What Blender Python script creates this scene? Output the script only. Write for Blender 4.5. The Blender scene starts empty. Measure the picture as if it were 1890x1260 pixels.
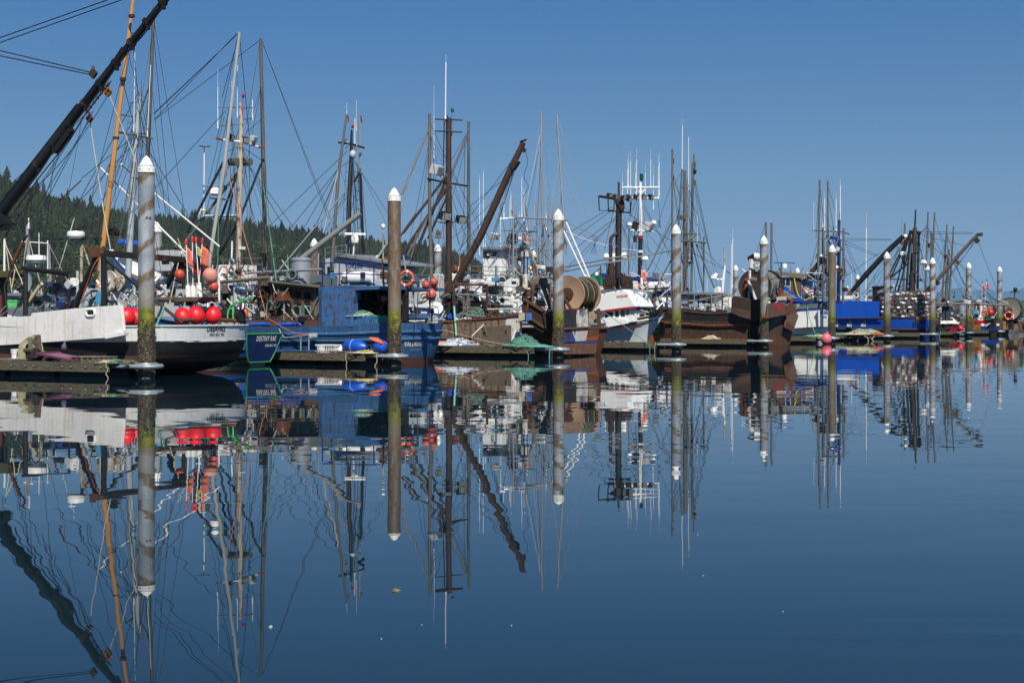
import bpy, math, random
import numpy as np
from mathutils import Vector, Matrix
R = math.radians
scene = bpy.context.scene
# ---------------------------------------------------------------- camera
F, CX, HY, CAMZ = 2870.0, 945.0, 583.0, 1.9        # focal length and horizon of the photograph, in its pixels
cd = bpy.data.cameras.new('camera'); cam = bpy.data.objects.new('camera', cd)
scene.collection.objects.link(cam); scene.camera = cam
cam.location = (0, 0, CAMZ); cam.rotation_euler = (R(90), 0, 0)
cd.sensor_width = 36; cd.lens = 36 * F / 1890; cd.shift_y = -(630 - HY) / 1890
cd.clip_start = 0.5; cd.clip_end = 120000
# ---------------------------------------------------------------- sky, sun, exposure
SUN_EL, SUN_ROT = R(48), R(167)
w = bpy.data.worlds.new('World'); scene.world = w; w.use_nodes = True
nt = w.node_tree; bg = nt.nodes['Background']
sky = nt.nodes.new('ShaderNodeTexSky'); sky.sky_type = 'NISHITA'; sky.sun_disc = False
sky.sun_elevation = SUN_EL; sky.sun_rotation = SUN_ROT
sky.air_density = 1.0; sky.dust_density = 0.2; sky.ozone_density = 3.0
tc = nt.nodes.new('ShaderNodeTexCoord'); sx = nt.nodes.new('ShaderNodeSeparateXYZ'); cz = nt.nodes.new('ShaderNodeCombineXYZ'); ma = nt.nodes.new('ShaderNodeMath'); ma.operation = 'MULTIPLY_ADD'
ma.inputs[1].default_value = 1.7; ma.inputs[2].default_value = .13          # clear, dry air: the pale band hugs the horizon less
nt.links.new(tc.outputs['Generated'], sx.inputs[0]); nt.links.new(sx.outputs[0], cz.inputs[0]); nt.links.new(sx.outputs[1], cz.inputs[1]); nt.links.new(sx.outputs[2], ma.inputs[0]); nt.links.new(ma.outputs[0], cz.inputs[2])
nv = nt.nodes.new('ShaderNodeVectorMath'); nv.operation = 'NORMALIZE'; nt.links.new(cz.outputs[0], nv.inputs[0]); nt.links.new(nv.outputs[0], sky.inputs[0])
cr = nt.nodes.new('ShaderNodeValToRGB'); el = cr.color_ramp.elements; el[0].position = 0; el[0].color = (1.14, 1.02, .94, 1); el[1].position = .6; el[1].color = (.50, .82, .98, 1)
for q, c in ((.055, (1.09, 1.06, 1.0, 1)), (.1, (.97, 1.14, 1.14, 1)), (.2, (.62, 1.08, 1.38, 1)), (.3, (.58, 1.08, 1.3, 1))): e = cr.color_ramp.elements.new(q); e.color = c
nt.links.new(sx.outputs[2], cr.inputs[0]); mu = nt.nodes.new('ShaderNodeMix'); mu.data_type = 'RGBA'; mu.blend_type = 'MULTIPLY'; mu.inputs['Factor'].default_value = 1
nt.links.new(sky.outputs[0], mu.inputs['A']); nt.links.new(cr.outputs[0], mu.inputs['B'])          # deeper blue overhead, as on a dry clear day
nt.links.new(mu.outputs['Result'], bg.inputs[0]); bg.inputs[1].default_value = 0.075
sl = bpy.data.lights.new('sun', 'SUN'); sun = bpy.data.objects.new('sun', sl); scene.collection.objects.link(sun)
sl.energy = 5.0; sl.angle = R(0.53); sl.color = (1.0, 0.94, 0.84)
sd = Vector((math.sin(SUN_ROT) * math.cos(SUN_EL), math.cos(SUN_ROT) * math.cos(SUN_EL), math.sin(SUN_EL)))
sun.rotation_euler = sd.to_track_quat('Z', 'Y').to_euler(); sun.location = sd * 300
scene.view_settings.view_transform = 'Standard'; scene.view_settings.look = 'None'
scene.view_settings.exposure = 0.18; scene.view_settings.gamma = 1.0
scene.cycles.max_bounces = 7; scene.cycles.glossy_bounces = 4; scene.cycles.diffuse_bounces = 2
scene.cycles.transmission_bounces = 2; scene.cycles.volume_bounces = 0
scene.cycles.caustics_reflective = False; scene.cycles.caustics_refractive = False
rnd = random.Random(7)
# ---------------------------------------------------------------- mesh builder
def frames(pts):
    out = []; n = len(pts); up = None
    for i in range(n):
        a = pts[max(0, i - 1)]; b = pts[min(n - 1, i + 1)]
        d = (b - a); d = d.normalized() if d.length > 1e-9 else Vector((0, 0, 1))
        if up is None:
            up = Vector((0, 0, 1)) if abs(d.z) < .9 else Vector((1, 0, 0))
        x = d.cross(up); x = x.normalized() if x.length > 1e-6 else d.orthogonal().normalized()
        y = x.cross(d).normalized(); up = y; out.append((x, y))
    return out
class MB:
    def __init__(s): s.v = []; s.f = []; s.m = []
    def add(s, vs, fs, mi=0):
        o = len(s.v); s.v += [tuple(q) for q in vs]; s.f += [tuple(i + o for i in q) for q in fs]; s.m += [mi] * len(fs); return s
    def box(s, c, size, rot=None, mi=0):
        hx, hy, hz = size[0] / 2, size[1] / 2, size[2] / 2; c = Vector(c)
        vs = [Vector((x * hx, y * hy, z * hz)) for z in (-1, 1) for y in (-1, 1) for x in (-1, 1)]
        if rot is not None: vs = [rot @ q for q in vs]
        return s.add([q + c for q in vs], [(0, 2, 3, 1), (4, 5, 7, 6), (0, 1, 5, 4), (1, 3, 7, 5), (3, 2, 6, 7), (2, 0, 4, 6)], mi)
    def tube(s, pts, r, n=8, mi=0, cap=True):
        pts = [Vector(q) for q in pts]; k = len(pts)
        rs = [r] * k if not isinstance(r, (list, tuple)) else list(r)
        if len(rs) != k: rs = [rs[0] + (rs[-1] - rs[0]) * i / (k - 1) for i in range(k)]
        fr = frames(pts); vs = []; fs = []
        for q, rr, (x, y) in zip(pts, rs, fr):
            for j in range(n):
                a = 2 * math.pi * j / n; vs.append(q + x * (math.cos(a) * rr) + y * (math.sin(a) * rr))
        for i in range(k - 1):
            for j in range(n):
                j2 = (j + 1) % n; fs.append((i * n + j, i * n + j2, (i + 1) * n + j2, (i + 1) * n + j))
        if cap: fs.append(tuple(range(n))[::-1]); fs.append(tuple((k - 1) * n + j for j in range(n)))
        return s.add(vs, fs, mi)
    def bar(s, a, b, wx, wy, mi=0):
        a = Vector(a); b = Vector(b); (x, y) = frames([a, b])[0]; vs = []
        for q in (a, b):
            for sx, sy in ((-1, -1), (1, -1), (1, 1), (-1, 1)): vs.append(q + x * (sx * wx / 2) + y * (sy * wy / 2))
        return s.add(vs, [(3, 2, 1, 0), (4, 5, 6, 7), (0, 1, 5, 4), (1, 2, 6, 5), (2, 3, 7, 6), (3, 0, 4, 7)], mi)
    def lathe(s, prof, c=(0, 0, 0), ax=(0, 0, 1), n=20, mi=0, mis=None):
        c = Vector(c); ax = Vector(ax).normalized(); x = ax.orthogonal().normalized(); y = ax.cross(x)
        o = len(s.v); vs = []; k = len(prof)
        for (r, z) in prof:
            for j in range(n):
                a = 2 * math.pi * j / n; vs.append(c + ax * z + x * (math.cos(a) * max(r, 1e-4)) + y * (math.sin(a) * max(r, 1e-4)))
        s.v += [tuple(q) for q in vs]
        for i in range(k - 1):
            for j in range(n):
                j2 = (j + 1) % n; s.f.append((o + i * n + j, o + i * n + j2, o + (i + 1) * n + j2, o + (i + 1) * n + j)); s.m.append(mis[i] if mis else mi)
        return s
    def ball(s, c, r, n=14, m=9, rot=None, mi=0):
        r = (r, r, r) if not isinstance(r, (tuple, list)) else r; c = Vector(c); vs = []; fs = []
        for i in range(m + 1):
            t = math.pi * i / m
            for j in range(n):
                a = 2 * math.pi * j / n; q = Vector((r[0] * math.sin(t) * math.cos(a), r[1] * math.sin(t) * math.sin(a), r[2] * math.cos(t)))
                vs.append((rot @ q if rot is not None else q) + c)
        for i in range(m):
            for j in range(n):
                j2 = (j + 1) % n; fs.append((i * n + j, (i + 1) * n + j, (i + 1) * n + j2, i * n + j2))
        return s.add(vs, fs, mi)
    def prism(s, pts, off, mi=0):
        pts = [Vector(q) for q in pts]; off = Vector(off); n = len(pts)
        nn = Vector((0, 0, 0))
        for i in range(n): nn += pts[i].cross(pts[(i + 1) % n])
        if nn.dot(off) > 0: pts = pts[::-1]
        vs = pts + [q + off for q in pts]
        fs = [tuple(range(n)), tuple(range(2 * n - 1, n - 1, -1))] + [(i, i + n, (i + 1) % n + n, (i + 1) % n) for i in range(n)]
        return s.add(vs, fs, mi)
    def ring(s, c, ax, R_, r, n=24, k=8, mi=0):
        c = Vector(c); ax = Vector(ax).normalized(); x = ax.orthogonal().normalized(); y = ax.cross(x); vs = []; fs = []
        for i in range(n):
            a = 2 * math.pi * i / n; d = x * math.cos(a) + y * math.sin(a)
            for j in range(k):
                b = 2 * math.pi * j / k; vs.append(c + d * (R_ + r * math.cos(b)) + ax * (r * math.sin(b)))
        for i in range(n):
            for j in range(k):
                i2 = (i + 1) % n; j2 = (j + 1) % k; fs.append((i * k + j, i2 * k + j, i2 * k + j2, i * k + j2))
        return s.add(vs, fs, mi)
    def build(s, name, mats, parent=None, label=None, smooth=True, sharp=38, bevel=0):
        me = bpy.data.meshes.new(name); me.from_pydata(s.v, [], s.f)
        mats = mats if isinstance(mats, (list, tuple)) else [mats]
        for q in mats: me.materials.append(q)
        if len(mats) > 1: me.polygons.foreach_set('material_index', s.m)
        if smooth:
            me.polygons.foreach_set('use_smooth', [True] * len(s.f)); me.set_sharp_from_angle(angle=R(sharp))
        me.update()
        o = bpy.data.objects.new(name, me); scene.collection.objects.link(o)
        if parent: o.parent = parent
        if label: o['label'] = label
        if bevel:
            b = o.modifiers.new('edge', 'BEVEL'); b.width = bevel; b.segments = 2; b.limit_method = 'ANGLE'; b.angle_limit = R(50)
        return o
def tag(o, label, cat, group=None, kind=None):
    if label: o['label'] = label
    if cat: o['category'] = cat
    if group: o['group'] = group
    if kind: o['kind'] = kind
    return o
def empty(name, loc, rz=0.0):
    o = bpy.data.objects.new(name, None); scene.collection.objects.link(o); o.location = loc; o.rotation_euler = (0, 0, rz)
    o.empty_display_size = .3; return o
def copy_tree(o, parent=None):
    c = o.copy(); scene.collection.objects.link(c)
    if parent is not None: c.parent = parent
    for ch in list(o.children): copy_tree(ch, c)
    return c
# ---------------------------------------------------------------- materials
def lin(h):
    if not isinstance(h, str): return tuple(h)
    h = h.lstrip('#'); c = [int(h[i:i + 2], 16) / 255 for i in (0, 2, 4)]
    return tuple(x / 12.92 if x <= .04045 else ((x + .055) / 1.055) ** 2.4 for x in c)
MATS = {}
def mat(name):
    m = bpy.data.materials.new(name); m.use_nodes = True
    return m, m.node_tree, m.node_tree.nodes['Principled BSDF']
def N(nt, typ, **kw):
    n = nt.nodes.new(typ)
    for k, v in kw.items(): setattr(n, k, v)
    return n
def mapping(nt, scale, coord='Object'):
    tc = N(nt, 'ShaderNodeTexCoord'); mp = N(nt, 'ShaderNodeMapping'); mp.inputs['Scale'].default_value = scale
    nt.links.new(tc.outputs[coord], mp.inputs[0]); return mp
def noise(nt, scale, detail=5, rough=.6, vscale=(1, 1, 1)):
    n = N(nt, 'ShaderNodeTexNoise'); n.inputs['Scale'].default_value = scale; n.inputs['Detail'].default_value = detail
    n.inputs['Roughness'].default_value = rough; nt.links.new(mapping(nt, vscale).outputs[0], n.inputs['Vector']); return n.outputs['Fac']
def ramp(nt, src, a, b, invert=False):
    m = N(nt, 'ShaderNodeMapRange'); m.interpolation_type = 'SMOOTHSTEP'; nt.links.new(src, m.inputs['Value'])
    m.inputs['From Min'].default_value = a; m.inputs['From Max'].default_value = b
    m.inputs['To Min'].default_value = 1 if invert else 0; m.inputs['To Max'].default_value = 0 if invert else 1
    return m.outputs[0]
def mix(nt, fac, a, b):
    m = N(nt, 'ShaderNodeMix', data_type='RGBA')
    if isinstance(fac, float): m.inputs['Factor'].default_value = fac
    else: nt.links.new(fac, m.inputs['Factor'])
    for sock, v in ((m.inputs['A'], a), (m.inputs['B'], b)):
        if isinstance(v, tuple): sock.default_value = (v[0], v[1], v[2], 1)
        else: nt.links.new(v, sock)
    return m.outputs['Result']
def mth(nt, op, a, b=None):
    m = N(nt, 'ShaderNodeMath', operation=op)
    for i, v in enumerate((a, b)):
        if v is None: continue
        if isinstance(v, (int, float)): m.inputs[i].default_value = v
        else: nt.links.new(v, m.inputs[i])
    return m.outputs[0]
def bump(nt, bs, h, strength=.3, dist=.02):
    b = N(nt, 'ShaderNodeBump'); b.inputs['Strength'].default_value = strength; b.inputs['Distance'].default_value = dist
    nt.links.new(h, b.inputs['Height']); nt.links.new(b.outputs[0], bs.inputs['Normal'])
def paint(name, col, rough=.5, grime=.35, rust=0.0, streak=.35, spot=0.0, metal=0.0, rustcol='#6b3a1e', bmp=.15, gscale=1.0, pale=0.0):
    """weathered paint or metal: blotches, vertical run-off streaks, rust patches"""
    if name in MATS: return MATS[name]
    m, nt, bs = mat(name); col = lin(col); dark = tuple(c * .42 + .012 for c in col)
    n1 = noise(nt, .9 * gscale, 7, .65); c = mix(nt, mth(nt, 'MULTIPLY', ramp(nt, n1, .42, .72), grime), col, dark)
    st = noise(nt, 1.0 * gscale, 6, .7, (5, 5, .35)); c = mix(nt, mth(nt, 'MULTIPLY', ramp(nt, st, .5, .75), streak), c, (.09, .065, .045))
    if pale > 0:
        s3 = noise(nt, 1.3 * gscale, 7, .72, (4, 4, .4)); c = mix(nt, mth(nt, 'MULTIPLY', ramp(nt, s3, .5, .72), pale), c, tuple(min(1, x * 2.6 + .05) for x in col))
    fade = noise(nt, .35 * gscale, 3, .5); c = mix(nt, mth(nt, 'MULTIPLY', ramp(nt, fade, .45, .7), .18), c, tuple(min(1, x * 1.25 + .03) for x in col))
    rm = None
    if rust > 0:
        n2 = noise(nt, 2.3 * gscale, 9, .72); s2 = noise(nt, 1.6 * gscale, 6, .7, (3.2, 3.2, .3))
        a = mth(nt, 'ADD', mth(nt, 'MULTIPLY', n2, .6), mth(nt, 'MULTIPLY', s2, .4)); th = .68 - rust * .3
        rm = ramp(nt, a, th, th + .07); rv = noise(nt, 9 * gscale, 5, .7)
        rc = mix(nt, ramp(nt, rv, .35, .65), tuple(x * .38 for x in lin(rustcol)), lin(rustcol)); c = mix(nt, rm, c, rc)
    if spot > 0:
        n3 = noise(nt, 14 * gscale, 4, .6); c = mix(nt, ramp(nt, n3, .74 - spot * .2, .78 - spot * .2), c, (.06, .035, .02))
    nt.links.new(c, bs.inputs['Base Color']); bs.inputs['Metallic'].default_value = metal
    rr = N(nt, 'ShaderNodeMapRange'); nt.links.new(n1, rr.inputs[0]); rr.inputs[1].default_value = .3; rr.inputs[2].default_value = .75
    rr.inputs[3].default_value = max(.08, rough - .12); rr.inputs[4].default_value = min(1, rough + .25); nt.links.new(rr.outputs[0], bs.inputs['Roughness'])
    if bmp: bump(nt, bs, noise(nt, 5 * gscale, 6, .65), bmp, .03)
    MATS[name] = m; return m
def plain(name, col, rough=.5, var=.2, scale=6.0, metal=0.0, bmp=0.0):
    if name in MATS: return MATS[name]
    m, nt, bs = mat(name); col = lin(col); n1 = noise(nt, scale, 4, .6)
    c = mix(nt, ramp(nt, n1, .3, .7), tuple(x * (1 - var) for x in col), tuple(min(1, x * (1 + var)) for x in col))
    nt.links.new(c, bs.inputs['Base Color']); bs.inputs['Roughness'].default_value = rough; bs.inputs['Metallic'].default_value = metal
    if bmp: bump(nt, bs, noise(nt, scale * 3, 5, .6), bmp, .02)
    MATS[name] = m; return m
def wood(name, a, b, rough=.85, vs=(1.2, 14, 14)):
    if name in MATS: return MATS[name]
    m, nt, bs = mat(name); g = noise(nt, 2.5, 8, .7, vs); n1 = noise(nt, 1.1, 5, .6)
    c = mix(nt, ramp(nt, g, .3, .7), lin(a), lin(b)); c = mix(nt, mth(nt, 'MULTIPLY', ramp(nt, n1, .5, .75), .6), c, tuple(x * .35 for x in lin(a)))
    nt.links.new(c, bs.inputs['Base Color']); bs.inputs['Roughness'].default_value = rough; bump(nt, bs, g, .5, .015)
    MATS[name] = m; return m
WHITE = paint('white_paint', '#e6e6e3', .42, .22, 0.12, .3, bmp=.12, gscale=1.5)
CLEANW = paint('clean_white', '#e6e7e6', .35, .12, 0, .10, bmp=.04)
RUSTW = paint('rusty_white_paint', '#d5d2ca', .55, .35, .56, .6, rustcol='#7d4318', gscale=2.2)
GREYW = paint('grey_white_paint', '#b9bcbc', .5, .35, .1, .4)
BLACK = paint('black_hull_paint', '#08090a', .6, .3, 0, .1, .12, bmp=.1)
BLACKM = paint('black_machinery', '#121314', .5, .3, .22, .1, .1)
BROWNB = paint('brown_bottom_paint', '#5c3b34', .6, .4, 0, .3)
VBLUE = paint('worn_blue_paint', '#37618c', .5, .5, .36, .6, .16, rustcol='#4e4034', gscale=2.0, pale=.35)
VBLUE2 = paint('patched_blue_paint', '#36659a', .55, .5, .58, .5, .26, rustcol='#5a4a38', gscale=2.4, pale=.2)
BBLUE = paint('bright_blue_paint', '#0b4bae', .4, .2, .12, .25, bmp=.06, gscale=1.4)
DBLUE = paint('dark_blue_paint', '#12305e', .45, .25, 0.05, .25)
SBLUE = paint('skiff_blue_paint', '#2160b4', .45, .3, .06, .3)
NAVY = paint('navy_paint', '#122a5c', .4, .25, 0.03, .2)
RAILB = paint('blue_rail_paint', '#15337c', .45, .2, .12, .1)
SLATE = paint('slate_grey_paint', '#5d6a72', .55, .25, .05, .3)
BGREY = paint('blue_grey_paint', '#4a5f7e', .5, .3, .1, .35)
RUST = paint('rust_steel', '#5f3823', .85, .5, .5, .5, .3, rustcol='#7a4424', bmp=.4, gscale=1.7, pale=.5)
RUSTD = paint('dark_rust_steel', '#33221a', .8, .5, .4, .4, .3, rustcol='#57331f', bmp=.4, gscale=1.8, pale=.35)
RUSTL = paint('pale_rust_plate', '#7b6a5c', .8, .5, .55, .7, .3, rustcol='#6a3c22', bmp=.3, gscale=2.2, pale=.2)
RUSTO = paint('orange_rust', '#8a4a20', .8, .4, .4, .5, .3, rustcol='#5b2c14', bmp=.3)
RBLACK = paint('rusting_black_paint', '#242526', .5, .4, .45, .5, .2, rustcol='#5c3824', gscale=1.6, pale=.3)
RBLUE = paint('rusting_blue_paint', '#25418c', .55, .3, .55, .5, .2, rustcol='#5f3018')
TANST = paint('tan_steel_stern', '#a87c3c', .6, .4, .55, .5, .2, rustcol='#6b3513')
GALV = paint('galvanised_steel', '#9aa2a8', .45, .3, .06, .3, metal=.35)
ALU = paint('aluminium', '#a5a8aa', .4, .25, 0, .2, metal=.55)
POLE = paint('grey_pole_metal', '#66635c', .55, .35, .15, .3, metal=.2)
RMAST = paint('flaking_mast_paint', '#b2a693', .6, .4, .6, .5, .2, rustcol='#6f4526')
TANP = paint('varnished_pole', '#c08a48', .5, .3, 0, .2, .1)
REDP = paint('red_paint', '#a3131c', .4, .2, 0, .1)
GREENP = paint('green_trim_paint', '#1f7a42', .45, .2, 0, .1)
GREENM = plain('light_green_pipe', '#58c070', .4, .1)
SEAG = plain('sea_green_plastic', '#2e8a78', .45, .2)
CABLE = plain('steel_cable', '#2b2a29', .6, .3, metal=.3)
ROPEL = plain('pale_rope', '#b7ab92', .9, .2, 20)
ROPEG = plain('green_rope', '#599282', .85, .25, 20)
ROPEB = plain('blue_rope', '#3f86a8', .85, .25, 20)
ROPEO = plain('orange_rope', '#b05a26', .85, .25, 20)
ROPEP = plain('faded_red_rope', '#a8664c', .85, .25, 20)
NETB = plain('brown_net', '#4a3222', .95, .5, 12, bmp=1)
NETG = plain('grey_net', '#6d6c68', .95, .5, 12, bmp=1)
NETGR = plain('green_net', '#35503f', .95, .5, 12, bmp=1)
BUOYR = paint('red_buoy_vinyl', '#df2029', .32, .22, 0, .18, .05, bmp=.06, gscale=3)
BUOYP = paint('faded_pink_vinyl', '#cf8d78', .5, .4, 0, .3)
BUOYO = paint('orange_vinyl', '#dd552c', .42, .25, 0, .2, .05, bmp=.05, gscale=3)
BUOYB = paint('blue_buoy_vinyl', '#1250b8', .32, .2, 0, .15, .05, bmp=.06, gscale=3)
FLAGO = plain('orange_flag_cloth', '#dd735c', .8, .12, 8)
FLAGK = plain('black_flag_cloth', '#141416', .85, .2, 8)
YELLOW = plain('yellow_plastic', '#d8b428', .45, .15)
YRUST = paint('yellow_block_paint', '#b0701a', .5, .3, .35, .3)
PLASTW = paint('white_plastic', '#ecebe6', .4, .2, 0, .12, bmp=.02)
INK = plain('black_lettering', '#15161a', .6, .25, 9)
INKW = paint('worn_white_lettering', '#e4e2da', .6, .15, 0, .1, .1)
INKY = paint('worn_yellow_lettering', '#b98f34', .6, .5, .3, .5, .3)
INKR = paint('worn_red_lettering', '#c02c2c', .6, .2, .0, .2, .1)
INKB = plain('blue_lettering', '#28448c', .6, .3, 9)
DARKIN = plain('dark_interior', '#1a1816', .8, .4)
RUBBER = plain('black_rubber', '#17181a', .7, .3)
TARPB = plain('blue_tarp', '#2856b8', .6, .2, 4)
OLDWOOD = wood('old_wood', '#3d322a', '#6e6152')
GREYWOOD = wood('grey_weathered_wood', '#514a40', '#8c8474')
DOCKW = wood('dock_timber', '#3a3427', '#6c644f')
DOCKD = wood('dock_deck', '#39342a', '#6f685a')
CABWOOD = wood('cabin_boards', '#4a3a2f', '#7b6a5a', vs=(14, 14, 1.2))
m_, nt_, b_ = mat('window_glass'); b_.inputs['Base Color'].default_value = (.012, .016, .02, 1); b_.inputs['Roughness'].default_value = .05
GLASS = m_
def text_verts(body, size):
    cu = bpy.data.curves.new('letters', 'FONT'); cu.body = body; cu.size = size; cu.align_x = 'CENTER'; cu.align_y = 'CENTER'; cu.resolution_u = 2; cu.offset = size * .022
    o = bpy.data.objects.new('letters', cu); scene.collection.objects.link(o); bpy.context.view_layer.update()
    dg = bpy.context.evaluated_depsgraph_get(); me = bpy.data.meshes.new_from_object(o.evaluated_get(dg))
    vs = [q.co.copy() for q in me.vertices]; fs = [tuple(q.vertices) for q in me.polygons]
    bpy.data.objects.remove(o); bpy.data.curves.remove(cu); bpy.data.meshes.remove(me); return vs, fs
def lettering(body, size, fn, material, parent, name='lettering', sx=1.0):
    """fn maps the flat text coordinates (a right, b up) onto a surface"""
    vs, fs = text_verts(body, size); mb = MB(); mb.add([fn(q.x * sx, q.y) for q in vs], fs)
    return mb.build(name, material, parent, smooth=False)
# ---------------------------------------------------------------- harbour plan
PH = 6.8                                             # height of the mooring piles above the water
U = Vector((-.87, .49, 0)).normalized(); V = Vector((.49, .87, 0)).normalized(); HEAD = math.atan2(U.y, U.x)
PFIX = (0, 2, 0, 0, -1.5, -4.5, -4, -3.5, -6.5, -8, -8)      # small survey corrections, in picture points, of the regular spacing
def pile_xy(i): d = F * PH * (.002439 + .000607 * i); return Vector(((-1.646 + .98 * i) * PH + PFIX[max(0, min(10, i))] * d / F, d, 0))
def slip(i, s, off): return pile_xy(i) + U * s + V * off
def ray(px, py): return Vector(((px - CX) / F, 1, (HY - py) / F))
def onz(px, py, z):                                  # point on a level plane
    d = ray(px, py); t = (z - CAMZ) / d.z; return Vector((d.x * t, t, z))
def ond(px, py, d): r = ray(px, py); return Vector((r.x * d, d, CAMZ + r.z * d))
# ================================================================ setting
# water
m, nt, bs = mat('harbour_water')
bs.inputs['Base Color'].default_value = (.006, .018, .026, 1); bs.inputs['Roughness'].default_value = .0; bs.inputs['IOR'].default_value = 1.333
def wn(scale, vs, det=2):
    n = N(nt, 'ShaderNodeTexNoise'); n.inputs['Scale'].default_value = scale; n.inputs['Detail'].default_value = det
    mp = mapping(nt, vs); mp.inputs['Rotation'].default_value = (0, 0, R(8)); nt.links.new(mp.outputs[0], n.inputs['Vector']); return n.outputs['Fac']
patch = ramp(nt, wn(.035, (.5, 1.3, 1), 3), .38, .62); pm = mth(nt, 'ADD', mth(nt, 'MULTIPLY', patch, .55), .45)
h = mth(nt, 'MULTIPLY', mth(nt, 'MULTIPLY', wn(.62, (.62, 1, 1), 1.6), pm), .0088)
h = mth(nt, 'ADD', h, mth(nt, 'MULTIPLY', mth(nt, 'MULTIPLY', wn(1.7, (.5, 1, 1), 1), pm), .0011))
band = ramp(nt, wn(.42, (.05, 1, 1), 4), .54, .66)
tcw = N(nt, 'ShaderNodeTexCoord'); spw = N(nt, 'ShaderNodeSeparateXYZ'); nt.links.new(tcw.outputs['Object'], spw.inputs[0])      # a light air only reaches the open water on the right
band = mth(nt, 'MULTIPLY', band, mth(nt, 'MULTIPLY', ramp(nt, spw.outputs['X'], .2, 3.0), ramp(nt, spw.outputs['Y'], 14, 22, True)))
h = mth(nt, 'ADD', h, mth(nt, 'MULTIPLY', mth(nt, 'MULTIPLY', wn(6.0, (.3, 1, 1), 3), band), .0042))
b = N(nt, 'ShaderNodeBump'); b.inputs['Strength'].default_value = 1; b.inputs['Distance'].default_value = 1.0
nt.links.new(h, b.inputs['Height']); nt.links.new(b.outputs[0], bs.inputs['Normal'])
mb = MB(); mb.add([(-12000, -60, 0), (23000, -60, 0), (23000, 28500, 0), (-12000, 28500, 0)], [(0, 1, 2, 3)])
tag(mb.build('harbour_water', m, smooth=False), 'calm dark blue harbour water mirroring the boats', None, kind='structure')
# wooded hill
RID = [(-900, 250), (-300, 300), (0, 348), (45, 362), (90, 383), (140, 392), (200, 405), (260, 415), (300, 418), (400, 425), (470, 434), (540, 443), (620, 450), (700, 462), (780, 470), (840, 478), (880, 490), (902, 515), (925, 560), (960, 586), (1050, 590)]
def lerp_list(L, x):
    if x <= L[0][0]: return L[0][1]
    for (a, b), (c, d) in zip(L, L[1:]):
        if x <= c: return b + (d - b) * (x - a) / (c - a)
    return L[-1][1]
def hill_d(px): return 1150 + max(0, px + 300) / 1200 * 750
def hill_pt(px, t):
    D = hill_d(px); zt = max(.3, CAMZ + (HY - lerp_list(RID, px)) / F * D)
    if t <= 1: d = D - 520 * (1 - t); z = zt * (t ** .85) * (1 + .05 * math.sin(px * .021 + t * 5) * (1 - t)) - .4 * (1 - t)
    else: d = D + 350 * (t - 1); z = zt * (1 - .25 * (t - 1) ** 2) - 4 * (t - 1)
    return Vector(((px - CX) / F * d, d, z))
pxs = list(range(-900, 1051, 15)); tts = [i / 10 for i in range(0, 18)]
mb = MB(); vs = [hill_pt(px, t) for px in pxs for t in tts]; nT = len(tts)
mb.add(vs, [(i * nT + j, (i + 1) * nT + j, (i + 1) * nT + j + 1, i * nT + j + 1) for i in range(len(pxs) - 1) for j in range(nT - 1)])
tag(mb.build('wooded_hill', plain('hill_ground', '#1d2415', .95, .3, .05)), 'long low hill behind the harbour', None, kind='structure')
# forest: one mass of conifers with paler broadleaf trees on the lower slope
def conifer_tpl(r):
    v = []; f = []; nl = r.randint(6, 8); H = 1.0
    for k in range(nl):
        q = k / nl; zb = .12 + .80 * q; zt = min(1.0, zb + .34 - .1 * q); rad = (.21 * (1 - q) ** .85 + .018) * r.uniform(.8, 1.2); n = 6
        o = len(v); ph = r.uniform(0, 6); v.append((r.uniform(-.01, .01), r.uniform(-.01, .01), zt))
        for j in range(2 * n):
            a = ph + math.pi * j / n; rr = rad * (r.uniform(.8, 1.35) if j % 2 == 0 else r.uniform(.35, .6)); v.append((rr * math.cos(a), rr * math.sin(a), zb + (0 if j % 2 == 0 else .05) + r.uniform(-.025, .025)))
        for j in range(2 * n): f.append((o, o + 1 + j, o + 1 + (j + 1) % (2 * n)))
    return np.array(v), np.array(f)
def broad_tpl(r):
    v = []; f = []
    for k in range(70):
        a = r.uniform(0, 6.28); z = r.uniform(-1, 1); s = math.sqrt(1 - z * z); q = Vector((.30 * s * math.cos(a), .30 * s * math.sin(a), .56 + .36 * z)) * 1.0
        q *= r.uniform(.85, 1.1); n = Vector((s * math.cos(a), s * math.sin(a), z + .4)).normalized(); x = n.orthogonal().normalized(); x = (Matrix.Rotation(r.uniform(0, 6.28), 3, n) @ x); y = n.cross(x); o = len(v); h = r.uniform(.07, .13)
        for (i, j) in ((-1, -1), (1, -1), (0, 1.2)): v.append(tuple(q + x * (i * h) + y * (j * h)))
        f.append((o, o + 1, o + 2))
    return np.array(v), np.array(f)
rt = random.Random(3); CON = [conifer_tpl(rt) for _ in range(8)]; BRO = [broad_tpl(rt) for _ in range(5)]
V_ = []; F_ = []; T_ = []; off = 0
def patchy(px, t): return .5 + .25 * math.sin(px * .031 + 7 * t) + .25 * math.sin(px * .013 - 11 * t + 2)
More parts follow.
